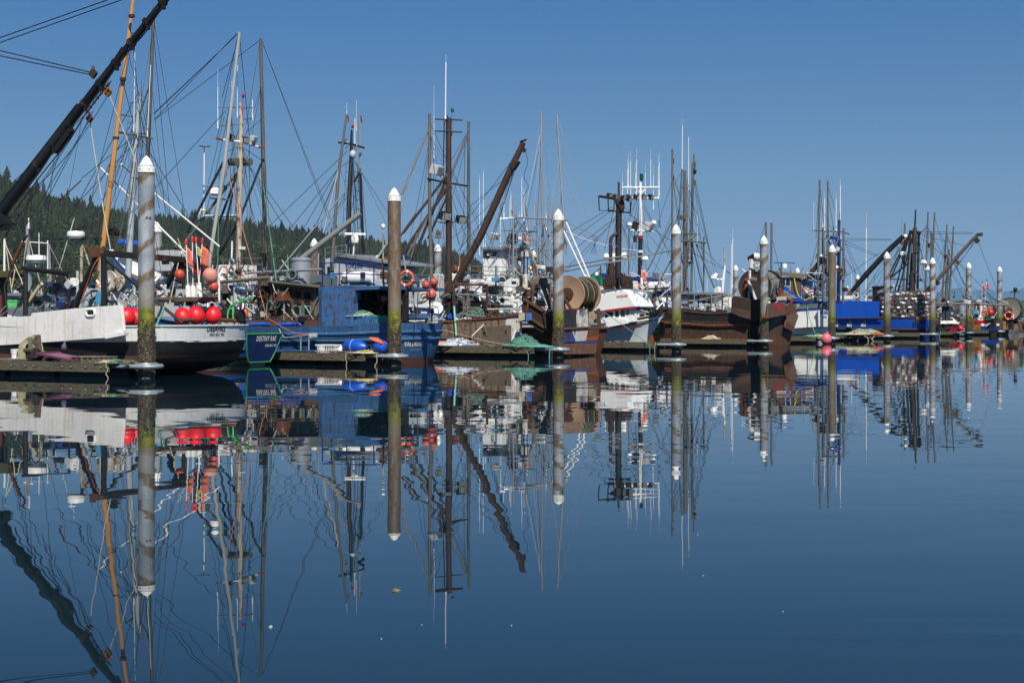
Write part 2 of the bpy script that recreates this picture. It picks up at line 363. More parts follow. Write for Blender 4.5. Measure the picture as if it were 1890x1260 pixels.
for k in range(11500):
    px = rt.uniform(-420, 930); t = rt.random() ** .8 * 1.12
    q = hill_pt(px, t); pt = patchy(px, t); low = rt.random() < (.62 * pt if t < .66 else .05)
    hgt = rt.uniform(6, 15) * (rt.uniform(1.1, 1.75) if rt.random() < .13 else 1) * (.75 if px > 840 else 1); w_ = (hgt * .6 + 4.5) * rt.uniform(.8, 1.35)
    if low: hgt = rt.uniform(6, 12); w_ = hgt * rt.uniform(.9, 1.4)
    tv, tf = rt.choice(BRO if low else CON); a = rt.uniform(0, 6.28); ca, sa = math.cos(a), math.sin(a); lx, ly = rt.uniform(-.05, .05), rt.uniform(-.03, .03)
    x = (tv[:, 0] * ca - tv[:, 1] * sa) * w_ + q.x + tv[:, 2] * hgt * lx; y = (tv[:, 0] * sa + tv[:, 1] * ca) * w_ + q.y + tv[:, 2] * hgt * ly; z = tv[:, 2] * hgt + q.z - .5
    V_.append(np.stack([x, y, z], 1)); F_.append(tf + off); off += len(tv); T_.append(np.full(len(tv), (.5 if low else 0) + .22 * pt + rt.random() * .3))
V_ = np.concatenate(V_).astype(np.float32); F_ = np.concatenate(F_).astype(np.int32); T_ = np.concatenate(T_).astype(np.float32)
me = bpy.data.meshes.new('forest'); me.vertices.add(len(V_)); me.vertices.foreach_set('co', V_.ravel())
me.loops.add(F_.size); me.loops.foreach_set('vertex_index', F_.ravel()); me.polygons.add(len(F_))
me.polygons.foreach_set('loop_start', np.arange(0, F_.size, 3, dtype=np.int32)); me.polygons.foreach_set('loop_total', np.full(len(F_), 3, dtype=np.int32))
me.update(); at = me.attributes.new('tint', 'FLOAT', 'POINT'); at.data.foreach_set('value', T_)
m, nt, bs = mat('conifer_foliage'); a = N(nt, 'ShaderNodeAttribute'); a.attribute_name = 'tint'
c = mix(nt, a.outputs['Fac'], lin('#171c16'), lin('#465130')); nt.links.new(c, bs.inputs['Base Color']); bs.inputs['Roughness'].default_value = .9; bs.inputs['Specular IOR Level'].default_value = .15
me.materials.append(m); fo = bpy.data.objects.new('forest', me); scene.collection.objects.link(fo)
tag(fo, 'dense dark conifer forest covering the hill behind the harbour', 'forest', kind='stuff')
# far mountains across the strait
MT = [(1000, 583), (1440, 583), (1500, 572), (1560, 563), (1610, 552), (1650, 548), (1690, 536), (1720, 541), (1757, 533), (1775, 530), (1795, 538), (1820, 532), (1850, 540), (1885, 533), (1930, 522), (2000, 530), (2200, 545)]
rm = random.Random(5); MD = 24000; mb = MB(); cols = list(range(1000, 2201, 8)); vs = []
for px in cols:
    z = CAMZ + (HY - lerp_list(MT, px) + rm.uniform(-1.0, 1.0)) / F * MD; x = (px - CX) / F * MD
    vs += [(x, MD - 2200 + rm.uniform(-200, 200), -2), (x, MD - 900, max(-1, z * .55 * rm.uniform(.8, 1.2))), (x, MD, max(-1, z)), (x, MD + 1500, -2)]
mb.add(vs, [(i * 4 + j, (i + 1) * 4 + j, (i + 1) * 4 + j + 1, i * 4 + j + 1) for i in range(len(cols) - 1) for j in range(3)])
tag(mb.build('distant_mountains', plain('mountain_forest', '#2c3a2c', .95, .3, .002)), 'far blue mountain ridge across the strait', None, kind='structure')
# rock breakwater on the far right
rb = random.Random(11); mb = MB(); mb.add([(40, 255, -1), (110, 255, -1), (110, 262, 3.9), (40, 262, 3.6), (40, 275, 3.6), (110, 275, 3.9)], [(0, 1, 2, 3), (3, 2, 5, 4)])
for k in range(1500):
    x = rb.uniform(44, 106); q = rb.random(); c = Vector((x, 254.4 + 7 * q, -.4 + 4.4 * q)); s = rb.uniform(.25, .75)
    ro = Matrix.Rotation(rb.uniform(0, 6), 3, 'Z') @ Matrix.Rotation(rb.uniform(-.6, .6), 3, 'X'); o = len(mb.v)
    vs = [c + ro @ Vector((sx * s * rb.uniform(.6, 1.1), sy * s * rb.uniform(.6, 1.1), sz * s * rb.uniform(.45, .8))) for sz in (-1, 1) for sy in (-1, 1) for sx in (-1, 1)]
    mb.add(vs, [(0, 2, 3, 1), (4, 5, 7, 6), (0, 1, 5, 4), (1, 3, 7, 5), (3, 2, 6, 7), (2, 0, 4, 6)])
tag(mb.build('breakwater_rocks', plain('breakwater_rock', '#56575a', .9, .5, .6), smooth=False), 'grey boulder breakwater behind the boats', 'breakwater', kind='stuff')
# ---------------------------------------------------------------- mooring piles
m, nt, bs = mat('pile_steel'); tc = N(nt, 'ShaderNodeTexCoord'); sp = N(nt, 'ShaderNodeSeparateXYZ'); nt.links.new(tc.outputs['Object'], sp.inputs[0])
oi = N(nt, 'ShaderNodeObjectInfo'); sc = N(nt, 'ShaderNodeSeparateColor'); nt.links.new(oi.outputs['Color'], sc.inputs[0])
ang = mth(nt, 'DIVIDE', mth(nt, 'ARCTAN2', sp.outputs['Y'], sp.outputs['X']), 2 * math.pi); zz = sp.outputs['Z']
def n4(scale, det, vs=(1, 1, 1)):
    n = N(nt, 'ShaderNodeTexNoise', noise_dimensions='4D'); n.inputs['Scale'].default_value = scale; n.inputs['Detail'].default_value = det
    mp = mapping(nt, vs); nt.links.new(mp.outputs[0], n.inputs['Vector']); nt.links.new(mth(nt, 'MULTIPLY', oi.outputs['Random'], 40.0), n.inputs['W']); return n.outputs['Fac']
sv = mth(nt, 'ADD', mth(nt, 'SUBTRACT', mth(nt, 'DIVIDE', zz, 1.05), ang), mth(nt, 'MULTIPLY', n4(.9, 5), .6))
fr = mth(nt, 'FRACT', mth(nt, 'ADD', sv, oi.outputs['Random'])); tri = mth(nt, 'ABSOLUTE', mth(nt, 'SUBTRACT', fr, .5))
wob = n4(2.2, 7, (1, 1, .8)); band = ramp(nt, mth(nt, 'ADD', tri, mth(nt, 'MULTIPLY', mth(nt, 'SUBTRACT', wob, .5), .62)), .27, .40)
fine = n4(9, 6); g = mix(nt, ramp(nt, n4(1.3, 6), .35, .68), lin('#838b95'), lin('#a9afb4')); g = mix(nt, mth(nt, 'MULTIPLY', ramp(nt, n4(1.5, 6, (4, 4, .4)), .45, .7), .4), g, lin('#6e6a60'))
br = mix(nt, fine, lin('#5e4a33'), lin('#7a6347')); allb = ramp(nt, mth(nt, 'ADD', sc.outputs[0], mth(nt, 'MULTIPLY', mth(nt, 'SUBTRACT', n4(.7, 6), .5), .8)), .5, .62)
c = mix(nt, mth(nt, 'MULTIPLY', mth(nt, 'MAXIMUM', band, allb), mth(nt, 'ADD', mth(nt, 'MULTIPLY', ramp(nt, n4(5, 8, (2, 2, .5)), .3, .6), .35), .65)), g, br)
c = mix(nt, mth(nt, 'MULTIPLY', ramp(nt, n4(18, 4), .62, .7), .5), c, lin('#cfcfca'))
z2 = mth(nt, 'ADD', zz, mth(nt, 'MULTIPLY', mth(nt, 'SUBTRACT', n4(2.5, 6), .5), .9))
c = mix(nt, mth(nt, 'MULTIPLY', ramp(nt, z2, 2.3, 3.4, True), .8), c, lin('#7d745f'))
alg = mix(nt, ramp(nt, n4(6, 6), .35, .7), lin('#59601c'), lin('#8b8a2c')); c = mix(nt, ramp(nt, z2, 1.95, 2.2, True), c, alg)
mus = mix(nt, ramp(nt, n4(16, 3), .42, .62), lin('#2b261e'), lin('#6b604c')); c = mix(nt, ramp(nt, z2, 1.25, 1.65, True), c, mus)
nt.links.new(c, bs.inputs['Base Color']); bs.inputs['Roughness'].default_value = .55; bs.inputs['Metallic'].default_value = .1
seam = ramp(nt, mth(nt, 'ABSOLUTE', mth(nt, 'SUBTRACT', mth(nt, 'FRACT', mth(nt, 'SUBTRACT', mth(nt, 'DIVIDE', zz, 1.05), ang)), .5)), .0, .02, True)
bump(nt, bs, mth(nt, 'ADD', mth(nt, 'MULTIPLY', seam, .5), mth(nt, 'MULTIPLY', fine, .3)), .5, .02)
PILE = m; PR = .25
MUSS = plain('mussel_shells', '#4a4234', .8, .55, 14)
def make_pile(rx=PR):
    root = empty('mooring_pile', (0, 0, 0))
    MB().lathe([(rx, -1.2)] + [(rx, z / 10) for z in range(0, 66, 5)], n=28).build('pile_shaft', PILE, root)
    mb = MB(); mb.lathe([(rx + .02, 6.28), (rx + .02, 6.46), (rx + .005, 6.465), (rx - .06, 6.55), (.10, 6.72), (.012, 6.8), (0, 6.8)], n=28)
    for a in range(6): mb.ball((math.cos(a * 1.05) * (rx + .02), math.sin(a * 1.05) * (rx + .02), 6.37), .018, 6, 4, mi=1)
    mb.build('pile_cap', [PLASTW, RUBBER], root)
    mb = MB(); r_ = random.Random(2)
    for k in range(1500):
        z = .05 + 1.75 * r_.random() ** 1.25; a = r_.uniform(0, 6.283); s = r_.uniform(.014, .034); c = Vector((math.cos(a) * rx, math.sin(a) * rx, z))
        n = Vector((math.cos(a), math.sin(a), r_.uniform(-.5, .5))).normalized(); x = n.orthogonal().normalized(); y = n.cross(x); x = x * math.cos(k) + y * math.sin(k); y = n.cross(x)
        mb.add([c + x * s, c + y * s * .7, c - x * s, c - y * s * .7, c + n * s * 1.1], [(0, 1, 4), (1, 2, 4), (2, 3, 4), (3, 0, 4)])
    mb.build('mussel_crust', MUSS, root, smooth=False)
    return root
proto = make_pile(); FRONT = []
plab = ['tall steel pile with brown spiral bands and A6 mark beside the white boat', 'brown rusted steel pile in front of the worn blue boat', 'grey banded pile in front of the rusty boat with the net drum',
        'grey banded pile just past the small white boat bow', 'grey banded pile in front of the dark rusty trawler stern', 'brown pile beside the white boat transom with blue letters', 'grey pile in front of the bright blue hull and crab pots',
        'banded pile at the stern of the bright blue crab boat', 'slim brown banded pile in front of the white wooden hull', 'farthest fully visible front pile, beside the tan stern with a life ring', 'pile cut off by the right edge of the view']
rustamt = [.18, .95, .3, .22, .45, .9, .4, .3, .45, .3, .4]
GP = 'steel mooring piles with white cone caps at the finger ends'
for i in range(11):
    o = proto if i == 0 else copy_tree(proto); q = pile_xy(i); o.location = (q.x, q.y, 0); o.rotation_euler.x = rnd.uniform(-.007, .007) * (i > 0); o.rotation_euler.y = rnd.uniform(-.007, .007) * (i > 0); o.rotation_euler.z = [0, .9, .25, .5, 2.2, 3, 4, 5.2, 1.2, 2.5, 3.7][i]
    if i == 10: o.location = (q.x, q.y, 0)
    tag(o, plab[i], 'pile', GP); FRONT.append(o)
    for ch in o.children: ch.color = (rustamt[i], .5, .5, 1)
for txt, pi, sz in (('A6', 0, .15),):
    q = pile_xy(pi); a0 = math.atan2(-q.y, -q.x); rz = FRONT[pi].rotation_euler.z
    a0 += .25
    lettering(txt, sz, lambda a, b: Vector((math.cos(a0 - rz + a / PR) * (PR + .004), math.sin(a0 - rz + a / PR) * (PR + .004), 4.88 + b)), INK, FRONT[pi], sx=1.15)
GB = 'steel mooring piles with white cone caps along the main walkway'
back = [(290, 410, 'behind the A6 pile'), (580, 440, 'behind the wooden cabin'), (808, 450, 'behind the rust red mast'), (985, 462, 'among the silver ladder masts'), (1135, 470, 'behind the black mast with the square frame'), (1358, 489, 'left of the rusty net drum'), (1472, 494, 'behind the grey wheelhouse'), (1583, 507, 'behind the black boom of the blue boat')]
for (px, py, wh) in back:
    d = PH * F * .72 / (HY - py); o = copy_tree(proto); o.location = ((px - CX) / F * d, d, 0); o.rotation_euler.z = px
    tag(o, 'more distant white capped steel pile ' + wh, 'pile', GB)
    for ch in o.children: ch.color = (.2 + (px % 7) / 10 if px != 1583 else .9, .5, .5, 1)
# ---------------------------------------------------------------- floating docks
TUB = plain('black_float_tub', '#0c0d0d', .6, .3)
def make_finger(L=20.5):
    root = empty('finger_dock', (0, 0, 0), HEAD)
    mb = MB(); x = .9
    while x < L: mb.box((x + .07, 0, .43), (.135, 1.42, .05)); x += .145
    mb.build('deck_boards', DOCKD, root, smooth=False)
    for s in (-1, 1):
        mb = MB().box(((L + .9) / 2, s * .69, .33), (L - .9, .11, .30)); x = 1.15; k = 0
        while x < L:
            mb.lathe([(.055, .0), (.055, .004), (.03, .004), (.028, .03), (0, .03)], (x, s * .745, .335), (0, s, 0), 8, mis=[1, 1, 2, 2]); k += 1; x += .62 if k % 3 else .36
        mb.build('waler', [DOCKW, RUBBER, GALV], root, smooth=False)
    mb = MB(); x = 1.2
    while x < L: mb.box((x + .95, 0, .06), (1.9, 1.1, .34)); x += 2.15
    mb.build('pontoon', TUB, root, bevel=.04)
    for x in (3.2, 9.5, 15.5):
        for y in (-.55, .55): MB().tube([(x - .17, y, .535), (x - .08, y, .52), (x + .08, y, .52), (x + .17, y, .535)], .022, 6).tube([(x - .05, y, .45), (x - .05, y, .52)], .02, 6).tube([(x + .05, y, .45), (x + .05, y, .52)], .02, 6).build('cleat', GALV, root)
    mb = MB(); y = .42
    pts = [(1.0, y, .36), (.2, y, .36)] + [(-.05 + .42 * math.cos(a) * 1.0 - .0, y * math.sin(a), .36) for a in [math.pi / 2 + math.pi * k / 10 for k in range(1, 10)]] + [(.2, -y, .36), (1.0, -y, .36)]
    mb.tube(pts, .075, 10); mb.ring((0, 0, .44), (0, 0, 1), .32, .035, 24, 6)
    mb.build('pile_hoop', GALV, root)
    return root
fp = make_finger(); FING = []
flab = ['weathered timber finger dock with the white bucket and purple board on it', 'timber finger dock with the long blue buoy lying on it', 'timber finger dock carrying the green net heap and plywood sheet', 'timber finger dock below the small white boat bow',
        'timber finger dock alongside the dark rusty trawler', 'timber finger dock with the pink ball buoy at its end', 'timber finger dock with the pale rope heap below the blue hull', 'timber finger dock below the bright blue crab boat', 'timber finger dock with the red ball buoy below the white wooden hull', 'farthest timber finger dock below the tan stern']
for i in range(10):
    o = fp if i == 0 else copy_tree(fp); q = pile_xy(i); o.location = (q.x, q.y, 0); tag(o, flab[i], 'dock', 'timber finger docks reaching out to the piles'); FING.append(o)
a = slip(0, 22, -16); b2 = slip(10, 22, 6); d = b2 - a; root = empty('main_walkway', a, math.atan2(d.y, d.x)); Lw = d.length
MB().box((Lw / 2, 0, .43), (Lw, 2.6, .06)).build('deck_boards', DOCKD, root, smooth=False)
for s in (-1, 1): MB().box((Lw / 2, s * 1.36, .33), (Lw, .1, .3)).build('waler', DOCKW, root, smooth=False)
MB().box((Lw / 2, 0, .1), (Lw, 2.2, .3)).build('pontoon', TUB, root)
tag(root, 'long timber main walkway joining the inner ends of the finger docks', 'dock')
# ================================================================ boats
FLEET = 'fishing boats moored along the finger docks'
def S(t): t = min(1, max(0, t)); return t * t * (3 - 2 * t)
class Boat:
    """local frame: X to the bow, Y to port, Z up, origin on the waterline at the stern"""
    def __init__(s, name, label, org, bow=1, cat='fishing boat', turn=0.0):
        s.o = empty(name, (org.x, org.y, 0), HEAD + (0 if bow > 0 else math.pi) + R(turn)); tag(s.o, label, cat, FLEET)
        s.M = Matrix.Translation((org.x, org.y, 0)) @ Matrix.Rotation(s.o.rotation_euler.z, 4, 'Z'); s.I = s.M.inverted(); s.R3 = s.I.to_3x3()
        s.n = 1 if bow > 0 else -1; s.c = s.I @ Vector((0, 0, CAMZ))
    def p(s, px, py, y=0.0):                      # the point seen there on the fore-and-aft plane at local Y
        d = s.R3 @ ray(px, py); t = (y * s.n - s.c.y) / d.y; return s.c + d * t
    def px_(s, px, py, x):                        # the same on an athwartships plane
        d = s.R3 @ ray(px, py); t = (x - s.c.x) / d.x; return s.c + d * t
    def P(s, q): return q if isinstance(q, Vector) else (s.p(*q) if len(q) < 4 else Vector(q[:3]))
    def W(s, q): return s.M @ s.P(q)              # world point
    def tube(s, name, m, r, *pts, n=7, label=None, parent=None):
        return MB().tube([s.P(q) for q in pts], r, n).build(name, m, parent or s.o, label)
    def tubes(s, name, m, r, segs, n=6, parent=None):
        mb = MB()
        for sg in segs: mb.tube([s.P(q) for q in sg], r, n)
        return mb.build(name, m, parent or s.o)
    def stays(s, segs, m=None, r=.0125, sag=.0, name='stay'):
        r = r * 1.2 if r < .02 else r
        for sg in segs:
            a, b = s.P(sg[0]), s.P(sg[1]); sg_ = sg[2] if len(sg) > 2 else sag
            pts = [a.lerp(b, t / 8) - Vector((0, 0, sg_ * 4 * (t / 8) * (1 - t / 8))) for t in range(9)] if sg_ else [a, b]
            MB().tube(pts, r, 4).build(name, m or CABLE, s.o)
    def rope(s, m, r, pts, name='rope', k=6):
        q = [s.P(a) for a in pts]; return MB().tube(smooth_path(q, k), r, 5).build(name, m, s.o)
    def slab(s, name, m, pix, y0, y1, parent=None, bevel=.012, label=None, mats=None):
        """outline given in picture points on the plane y0, extruded to y1"""
        q = [s.p(a, b, y0) for a, b in pix]; return MB().prism(q, (0, (y1 - y0) * s.n, 0)).build(name, m, parent or s.o, label, smooth=False, bevel=bevel)
    def tslab(s, name, m, pix, x, th=.05, parent=None, bevel=.01):
        """outline given in picture points on the athwartships plane x, extruded forward"""
        q = [s.px_(a, b, x) for a, b in pix]; return MB().prism(q, (th * s.n, 0, 0)).build(name, m, parent or s.o, smooth=False, bevel=bevel)
    def tname(s, body, px, py, size, m, x, sx=1.0):
        c = s.px_(px, py, x); return lettering(body, size, lambda a, b: Vector((x, c.y - a, c.z + b)), m, s.o, sx=sx)
    def blk(s, name, m, x0, py0, x1, py1, y0, y1, parent=None, bevel=.012, label=None):
        a = s.p(x0, py1, y0); b = s.p(x1, py0, y0); xs = sorted((a.x, b.x)); zt = (s.p(x0, py0, y0).z + b.z) / 2; zb = (a.z + s.p(x1, py1, y0).z) / 2
        ys = sorted((y0 * s.n, y1 * s.n)); return MB().box(((xs[0] + xs[1]) / 2, (ys[0] + ys[1]) / 2, (zb + zt) / 2), (xs[1] - xs[0], ys[1] - ys[0], zt - zb)).build(name, m, parent or s.o, label, smooth=False, bevel=bevel)
    def windows(s, rects, y, parent=None, frame=None, proud=.02, name='window'):
        for (x0, y0, x1, y1) in rects:
            q = [s.p(x0, y0, y + proud), s.p(x1, y0, y + proud), s.p(x1, y1, y + proud), s.p(x0, y1, y + proud)]
            fr_ = None
            if frame:
                c = sum(q, Vector()) / 4; big = [c + (a - c) * 1.22 for a in q]
                fr_ = MB().prism(big, (0, -.035 * s.n, 0)).build('window', frame, parent or s.o, smooth=False)
                q = [a + Vector((0, .008 * s.n, 0)) for a in q]
                MB().prism(q, (0, -.02 * s.n, 0)).build('pane', GLASS, fr_ if parent is None else parent, smooth=False)
            else: MB().prism(q, (0, -.03 * s.n, 0)).build(name, GLASS, parent or s.o, smooth=False)
    def lamp(s, px, py, y=0, sz=.32, m=None, dirx=-1, parent=None):
        c = s.p(px, py, y); a = Matrix.Rotation(rnd.uniform(-.5, .5), 3, 'Z') @ Matrix.Rotation(.35 * dirx, 3, 'Y')
        f = MB().box(c, (sz * .7, sz * 1.1, sz * .8), a).build('floodlight', m or BLACKM, parent or s.o, smooth=False, bevel=.03)
        MB().box(c + a @ Vector((dirx * sz * .37, 0, 0)), (.03, sz * .95, sz * .66), a).build('lens', PLASTG, f, smooth=False)
    def antenna(s, px, py0, py1, y=0, r=.022, m=None, lean=0, tip=0):
        a = s.p(px, py1, y); b = s.p(px + lean, py0, y); mb = MB().tube([a, b], [r, r * .8], 6)
        if tip: mb.tube([b, s.p(px + lean * 1.3, py0 - tip, y)], [.008, .005], 4)
        mb.tube([a - Vector((0, 0, .05)), a + Vector((0, 0, .18))], r * 1.6, 6); return mb.build('antenna', m or PLASTW, s.o)
    def dome(s, px, py, y=0, r=.3, parent=None):
        c = s.p(px, py, y); return MB().lathe([(0, -r * .55), (r * .7, -r * .5), (r, -r * .2), (r, r * .1), (r * .8, r * .65), (r * .4, r * .92), (0, r)], c, n=20).build('satellite_dome', PLASTW, parent or s.o)
    def radar(s, px, py, y=0, r=.32, mast=None):
        c = s.p(px, py, y); o = MB().lathe([(0, -.16), (r * .8, -.15), (r, -.05), (r, .06), (r * .9, .14), (0, .17)], c, n=24).build('radar_dome', PLASTW, s.o)
        MB().lathe([(r * 1.002, -.015), (r * 1.002, .015)], c + Vector((0, 0, -.08)), n=24).build('stripe', DBLUE, o)
        if mast: MB().tube([c - Vector((0, 0, .16)), s.p(*mast)], .05, 6).build('radar_post', POLE, s.o)
    def scanner(s, px, py, y=0, half=.6, m=None, yaw=.9):
        c = s.p(px, py, y); d = Vector((math.cos(yaw), math.sin(yaw), 0)); o = MB().lathe([(0, -.42), (.16, -.4), (.19, -.2), (.12, -.06), (0, -.05)], c, n=14).build('radar_pedestal', PLASTW, s.o)
        MB().bar(c - d * half, c + d * half, .1, .11).build('radar_scanner', m or PLASTW, o, smooth=False, bevel=.02)
    def ladder(s, top, bot, wid=.32, m=None, r=.014, step=.34, axis='y'):
        a, b = s.P(top), s.P(bot); d = Vector((0, wid / 2, 0)) if axis == 'y' else Vector((wid / 2, 0, 0)); mb = MB()
        mb.tube([a + d, b + d], r, 5).tube([a - d, b - d], r, 5); n = int((a - b).length / step)
        for k in range(1, n): q = a.lerp(b, k / n); mb.tube([q + d, q - d], r, 4)
        return mb.build('ladder', m or BLACKM, s.o)
    def railing(s, pts, h, m, r=.022, mids=2, post=1.0, name='railing'):
        q = [s.P(a) for a in pts]; mb = MB(); up = Vector((0, 0, 1))
        for k in range(mids + 1): mb.tube([a + up * (h * (k + 1) / (mids + 1)) for a in q], r, 6)
        for a, b in zip(q, q[1:]):
            n = max(1, int(round((b - a).length / post)))
            for k in range(n + 1): c = a.lerp(b, k / n); mb.tube([c, c + up * h], r, 6)
        return mb.build(name, m, s.o)
    def on_transom(s, px, py):
        x = 0.0
        for _ in range(8): q = s.px_(px, py, x); x = s.tx(q.y, q.z)
        return q
    def name_stern(s, body, px, py, size, m, sx=1.0, spread=.012):
        c = s.on_transom(px, py)
        return lettering(body, size, lambda a, b: Vector((s.tx(c.y - a, c.z + b) - spread, c.y - a, c.z + b)), m, s.o, sx=sx)
    def name_side(s, body, px, py, size, m, y, sx=1.0, slope=0.0):
        c = s.p(px, py, y); k = -s.n
        return lettering(body, size, lambda a, b: Vector((c.x + k * a, s.n * y, c.z + b + slope * a)), m, s.o, sx=sx)
    def hull(s, L, beam, sheer, bands, mats, sf=.86, wl=.8, bow=1.4, rake=.3, bulge=.3, bul=.75, flare=1.2, tb=.5, pw=2.2, rail=None, railr=.05, under=.0, wls=None, deck=None, uexp=2.5):
        """bands: (fraction of sheer height, material index) from the water up"""
        fr_ = [-.5, -.15, 0.0]; mi = [bands[0][1], bands[0][1]]; prev = 0.0
        for f_, k in bands:
            n = max(1, int(round((f_ - prev) / .12)))
            for j in range(1, n + 1): fr_.append(prev + (f_ - prev) * j / n); mi.append(k)
            prev = f_
        NS = 26; ts = [(k / NS) ** 1.0 for k in range(NS + 1)]; wls = wls or wl
        def shz(t): return lerp_list(sheer, t)
        def hb(t, r):
            rr = min(1, max(0, r)); tbb = tb - .12 * (1 - rr); q = max(0, (t - tbb) / (1 - tbb)); a = 1 - q ** (pw - .6 * (1 - rr))
            a *= sf + (1 - sf) * S(t / .35); w0 = wls + (wl - wls) * S(t / .3); ww = w0 + (1 - w0) * rr ** flare
            if r < 0: ww *= 1 + r * .9
            return max(0.0, beam / 2 * a * ww)
        def xx(t, r):
            rr = max(-.5, r); return t * (L + bow * rr) - rake * rr * (1 - t) ** 4 + under * (1 - min(1, max(0, r))) ** uexp * (1 - t) ** 4
        s.shz, s.hb, s.xx, s.beam = shz, hb, xx, beam
        def tx(y, z):
            r = max(0, z / shz(0)); b = max(.2, hb(0, min(1, r))); return xx(0, r) - bulge * (1 - min(1, abs(y / b) ** 3))
        s.tx = tx; NT = 10; mb = MB(); cols = []
        for t in reversed(ts): cols.append([(xx(t, r), hb(t, r), (r * shz(t) if r >= 0 else r * 1.3)) for r in fr_])
        for k in range(1, NT):
            col = []
            for r in fr_: b = hb(0, r); y = b * math.cos(math.pi * k / NT); col.append((xx(0, r) - bulge * (1 - abs(y / b) ** 3), y, r * shz(0) if r >= 0 else r * 1.3))
            cols.append(col)
        for t in ts: cols.append([(xx(t, r), -hb(t, r), (r * shz(t) if r >= 0 else r * 1.3)) for r in fr_])
        nr = len(fr_); fs = []; ms = []
        for i in range(len(cols) - 1):
            for j in range(nr - 1): fs.append((i * nr + j, i * nr + j + 1, (i + 1) * nr + j + 1, (i + 1) * nr + j)); ms.append(mi[j])
        o = len(mb.v); mb.v += [q for c in cols for q in c]; mb.f += [f[::-1] for f in fs]; mb.m += ms
        # bulwark inside and deck
        top = [Vector(c[-1]) for c in cols]; inn = []
        for q in top: k = max(0, 1 - .09 / max(.12, abs(q.y))) if abs(q.y) > .01 else 0; inn.append(Vector((min(q.x, L + bow - .35) + (.08 if q.x < .3 else 0), q.y * k, q.z)))
        dk = [Vector((q.x, q.y, q.z - bul)) for q in inn]; n = len(top); o = len(mb.v); mb.v += [tuple(q) for q in top + inn + dk]; im = mi[-1]; dm = len(mats)
        for i in range(n - 1):
            mb.f += [(o + i, o + i + 1, o + n + i + 1, o + n + i), (o + n + i, o + n + i + 1, o + 2 * n + i + 1, o + 2 * n + i)]; mb.m += [im, im]
        for i in range(n // 2): mb.f.append((o + 2 * n + i, o + 2 * n + i + 1, o + 2 * n + n - 2 - i, o + 2 * n + n - 1 - i)); mb.m.append(dm)
        h = mb.build('hull', list(mats) + [deck or OLDWOOD], s.o, sharp=32)
        if rail: MB().tube([q + Vector((0, 0, railr * .3)) for q in top], railr, 8).build('cap_rail', rail, s.o)
        s.top = top; return h
    def strake(s, r, rad, m, t0=0.0, t1=1.0, side=None, stern=True, name='rub_rail', out=.0):
        """rubbing strake along the hull at the given fraction of the sheer"""
        k = 24; sd = s.n if side is None else side; near = [Vector((s.xx(t, r), sd * (s.hb(t, r) + out), r * s.shz(t))) for t in [t0 + (t1 - t0) * j / k for j in range(k, -1, -1)]]
        if stern and t0 == 0:
            b = s.hb(0, r); near += [Vector((s.tx(sd * b * math.cos(math.pi * j / 8), r * s.shz(0)) - out, sd * b * math.cos(math.pi * j / 8), r * s.shz(0))) for j in range(1, 9)]
        return MB().tube(near, rad, 8).build(name, m, s.o)
PLASTG = plain('lamp_glass', '#9aa0a2', .25, .1)
def smooth_path(q, k=6):
    if len(q) < 3: return q
    out = []
    for i in range(len(q) - 1):
        p0 = q[max(0, i - 1)]; p1 = q[i]; p2 = q[i + 1]; p3 = q[min(len(q) - 1, i + 2)]
        for j in range(k):
            t = j / k; out.append(.5 * ((2 * p1) + (p2 - p0) * t + (2 * p0 - 5 * p1 + 4 * p2 - p3) * t * t + (3 * p1 - p0 - 3 * p2 + p3) * t ** 3))
    out.append(q[-1]); return out
def tangle(c, rx, ry, rz, n, r, seed, turns=3, flat=True):
    """loose coil of line: random loops heaped about a point"""
    q_ = random.Random(seed); mb = MB(); c = Vector(c)
    for k in range(n):
        a0 = q_.uniform(0, 6.28); R1 = q_.uniform(.35, 1); tx = q_.uniform(-.5, .5); ty = q_.uniform(-.5, .5); ph = q_.uniform(0, 6.28); pts = []; ox, oy = q_.uniform(-.35, .35), q_.uniform(-.35, .35); lz = q_.uniform(.35, 1.05); T = q_.uniform(.6, 1.0)
        for j in range(15):
            a = a0 + j / 14 * 6.28 * T; e = 1 + .25 * math.sin(3 * a + ph); x = math.cos(a) * R1 * e + ox; y = math.sin(a) * R1 * e + oy; d = min(1, math.hypot(x, y))
            z = rz * lz * max(0, (1 - d * d)) * q_.uniform(.75, 1.0) + tx * .24 * x * min(rx, rz) + r; pts.append(c + Vector((x * rx, y * ry, max(r, z))))
        mb.tube(pts, r, 4)
    return mb
def heap(c, rx, ry, rz, seed, n=26, m=12):
    q_ = random.Random(seed); mb = MB(); c = Vector(c); vs = []
    for i in range(m + 1):
        t = math.pi / 2 * i / m
        for j in range(n):
            a = 6.283 * j / n; k = 1 + q_.uniform(-.13, .13); lo = 1 + .25 * math.sin(2 * a + seed) * math.sin(t) + .2 * math.sin(3 * a + 2 * t + seed); vs.append(c + Vector((rx * math.sin(t) * math.cos(a) * k, ry * math.sin(t) * math.sin(a) * k, max(0, rz * math.cos(t) ** .8 * k * lo))))
    mb.add(vs, [(i * n + j, (i + 1) * n + j, (i + 1) * n + (j + 1) % n, i * n + (j + 1) % n) for i in range(m) for j in range(n)]); return mb
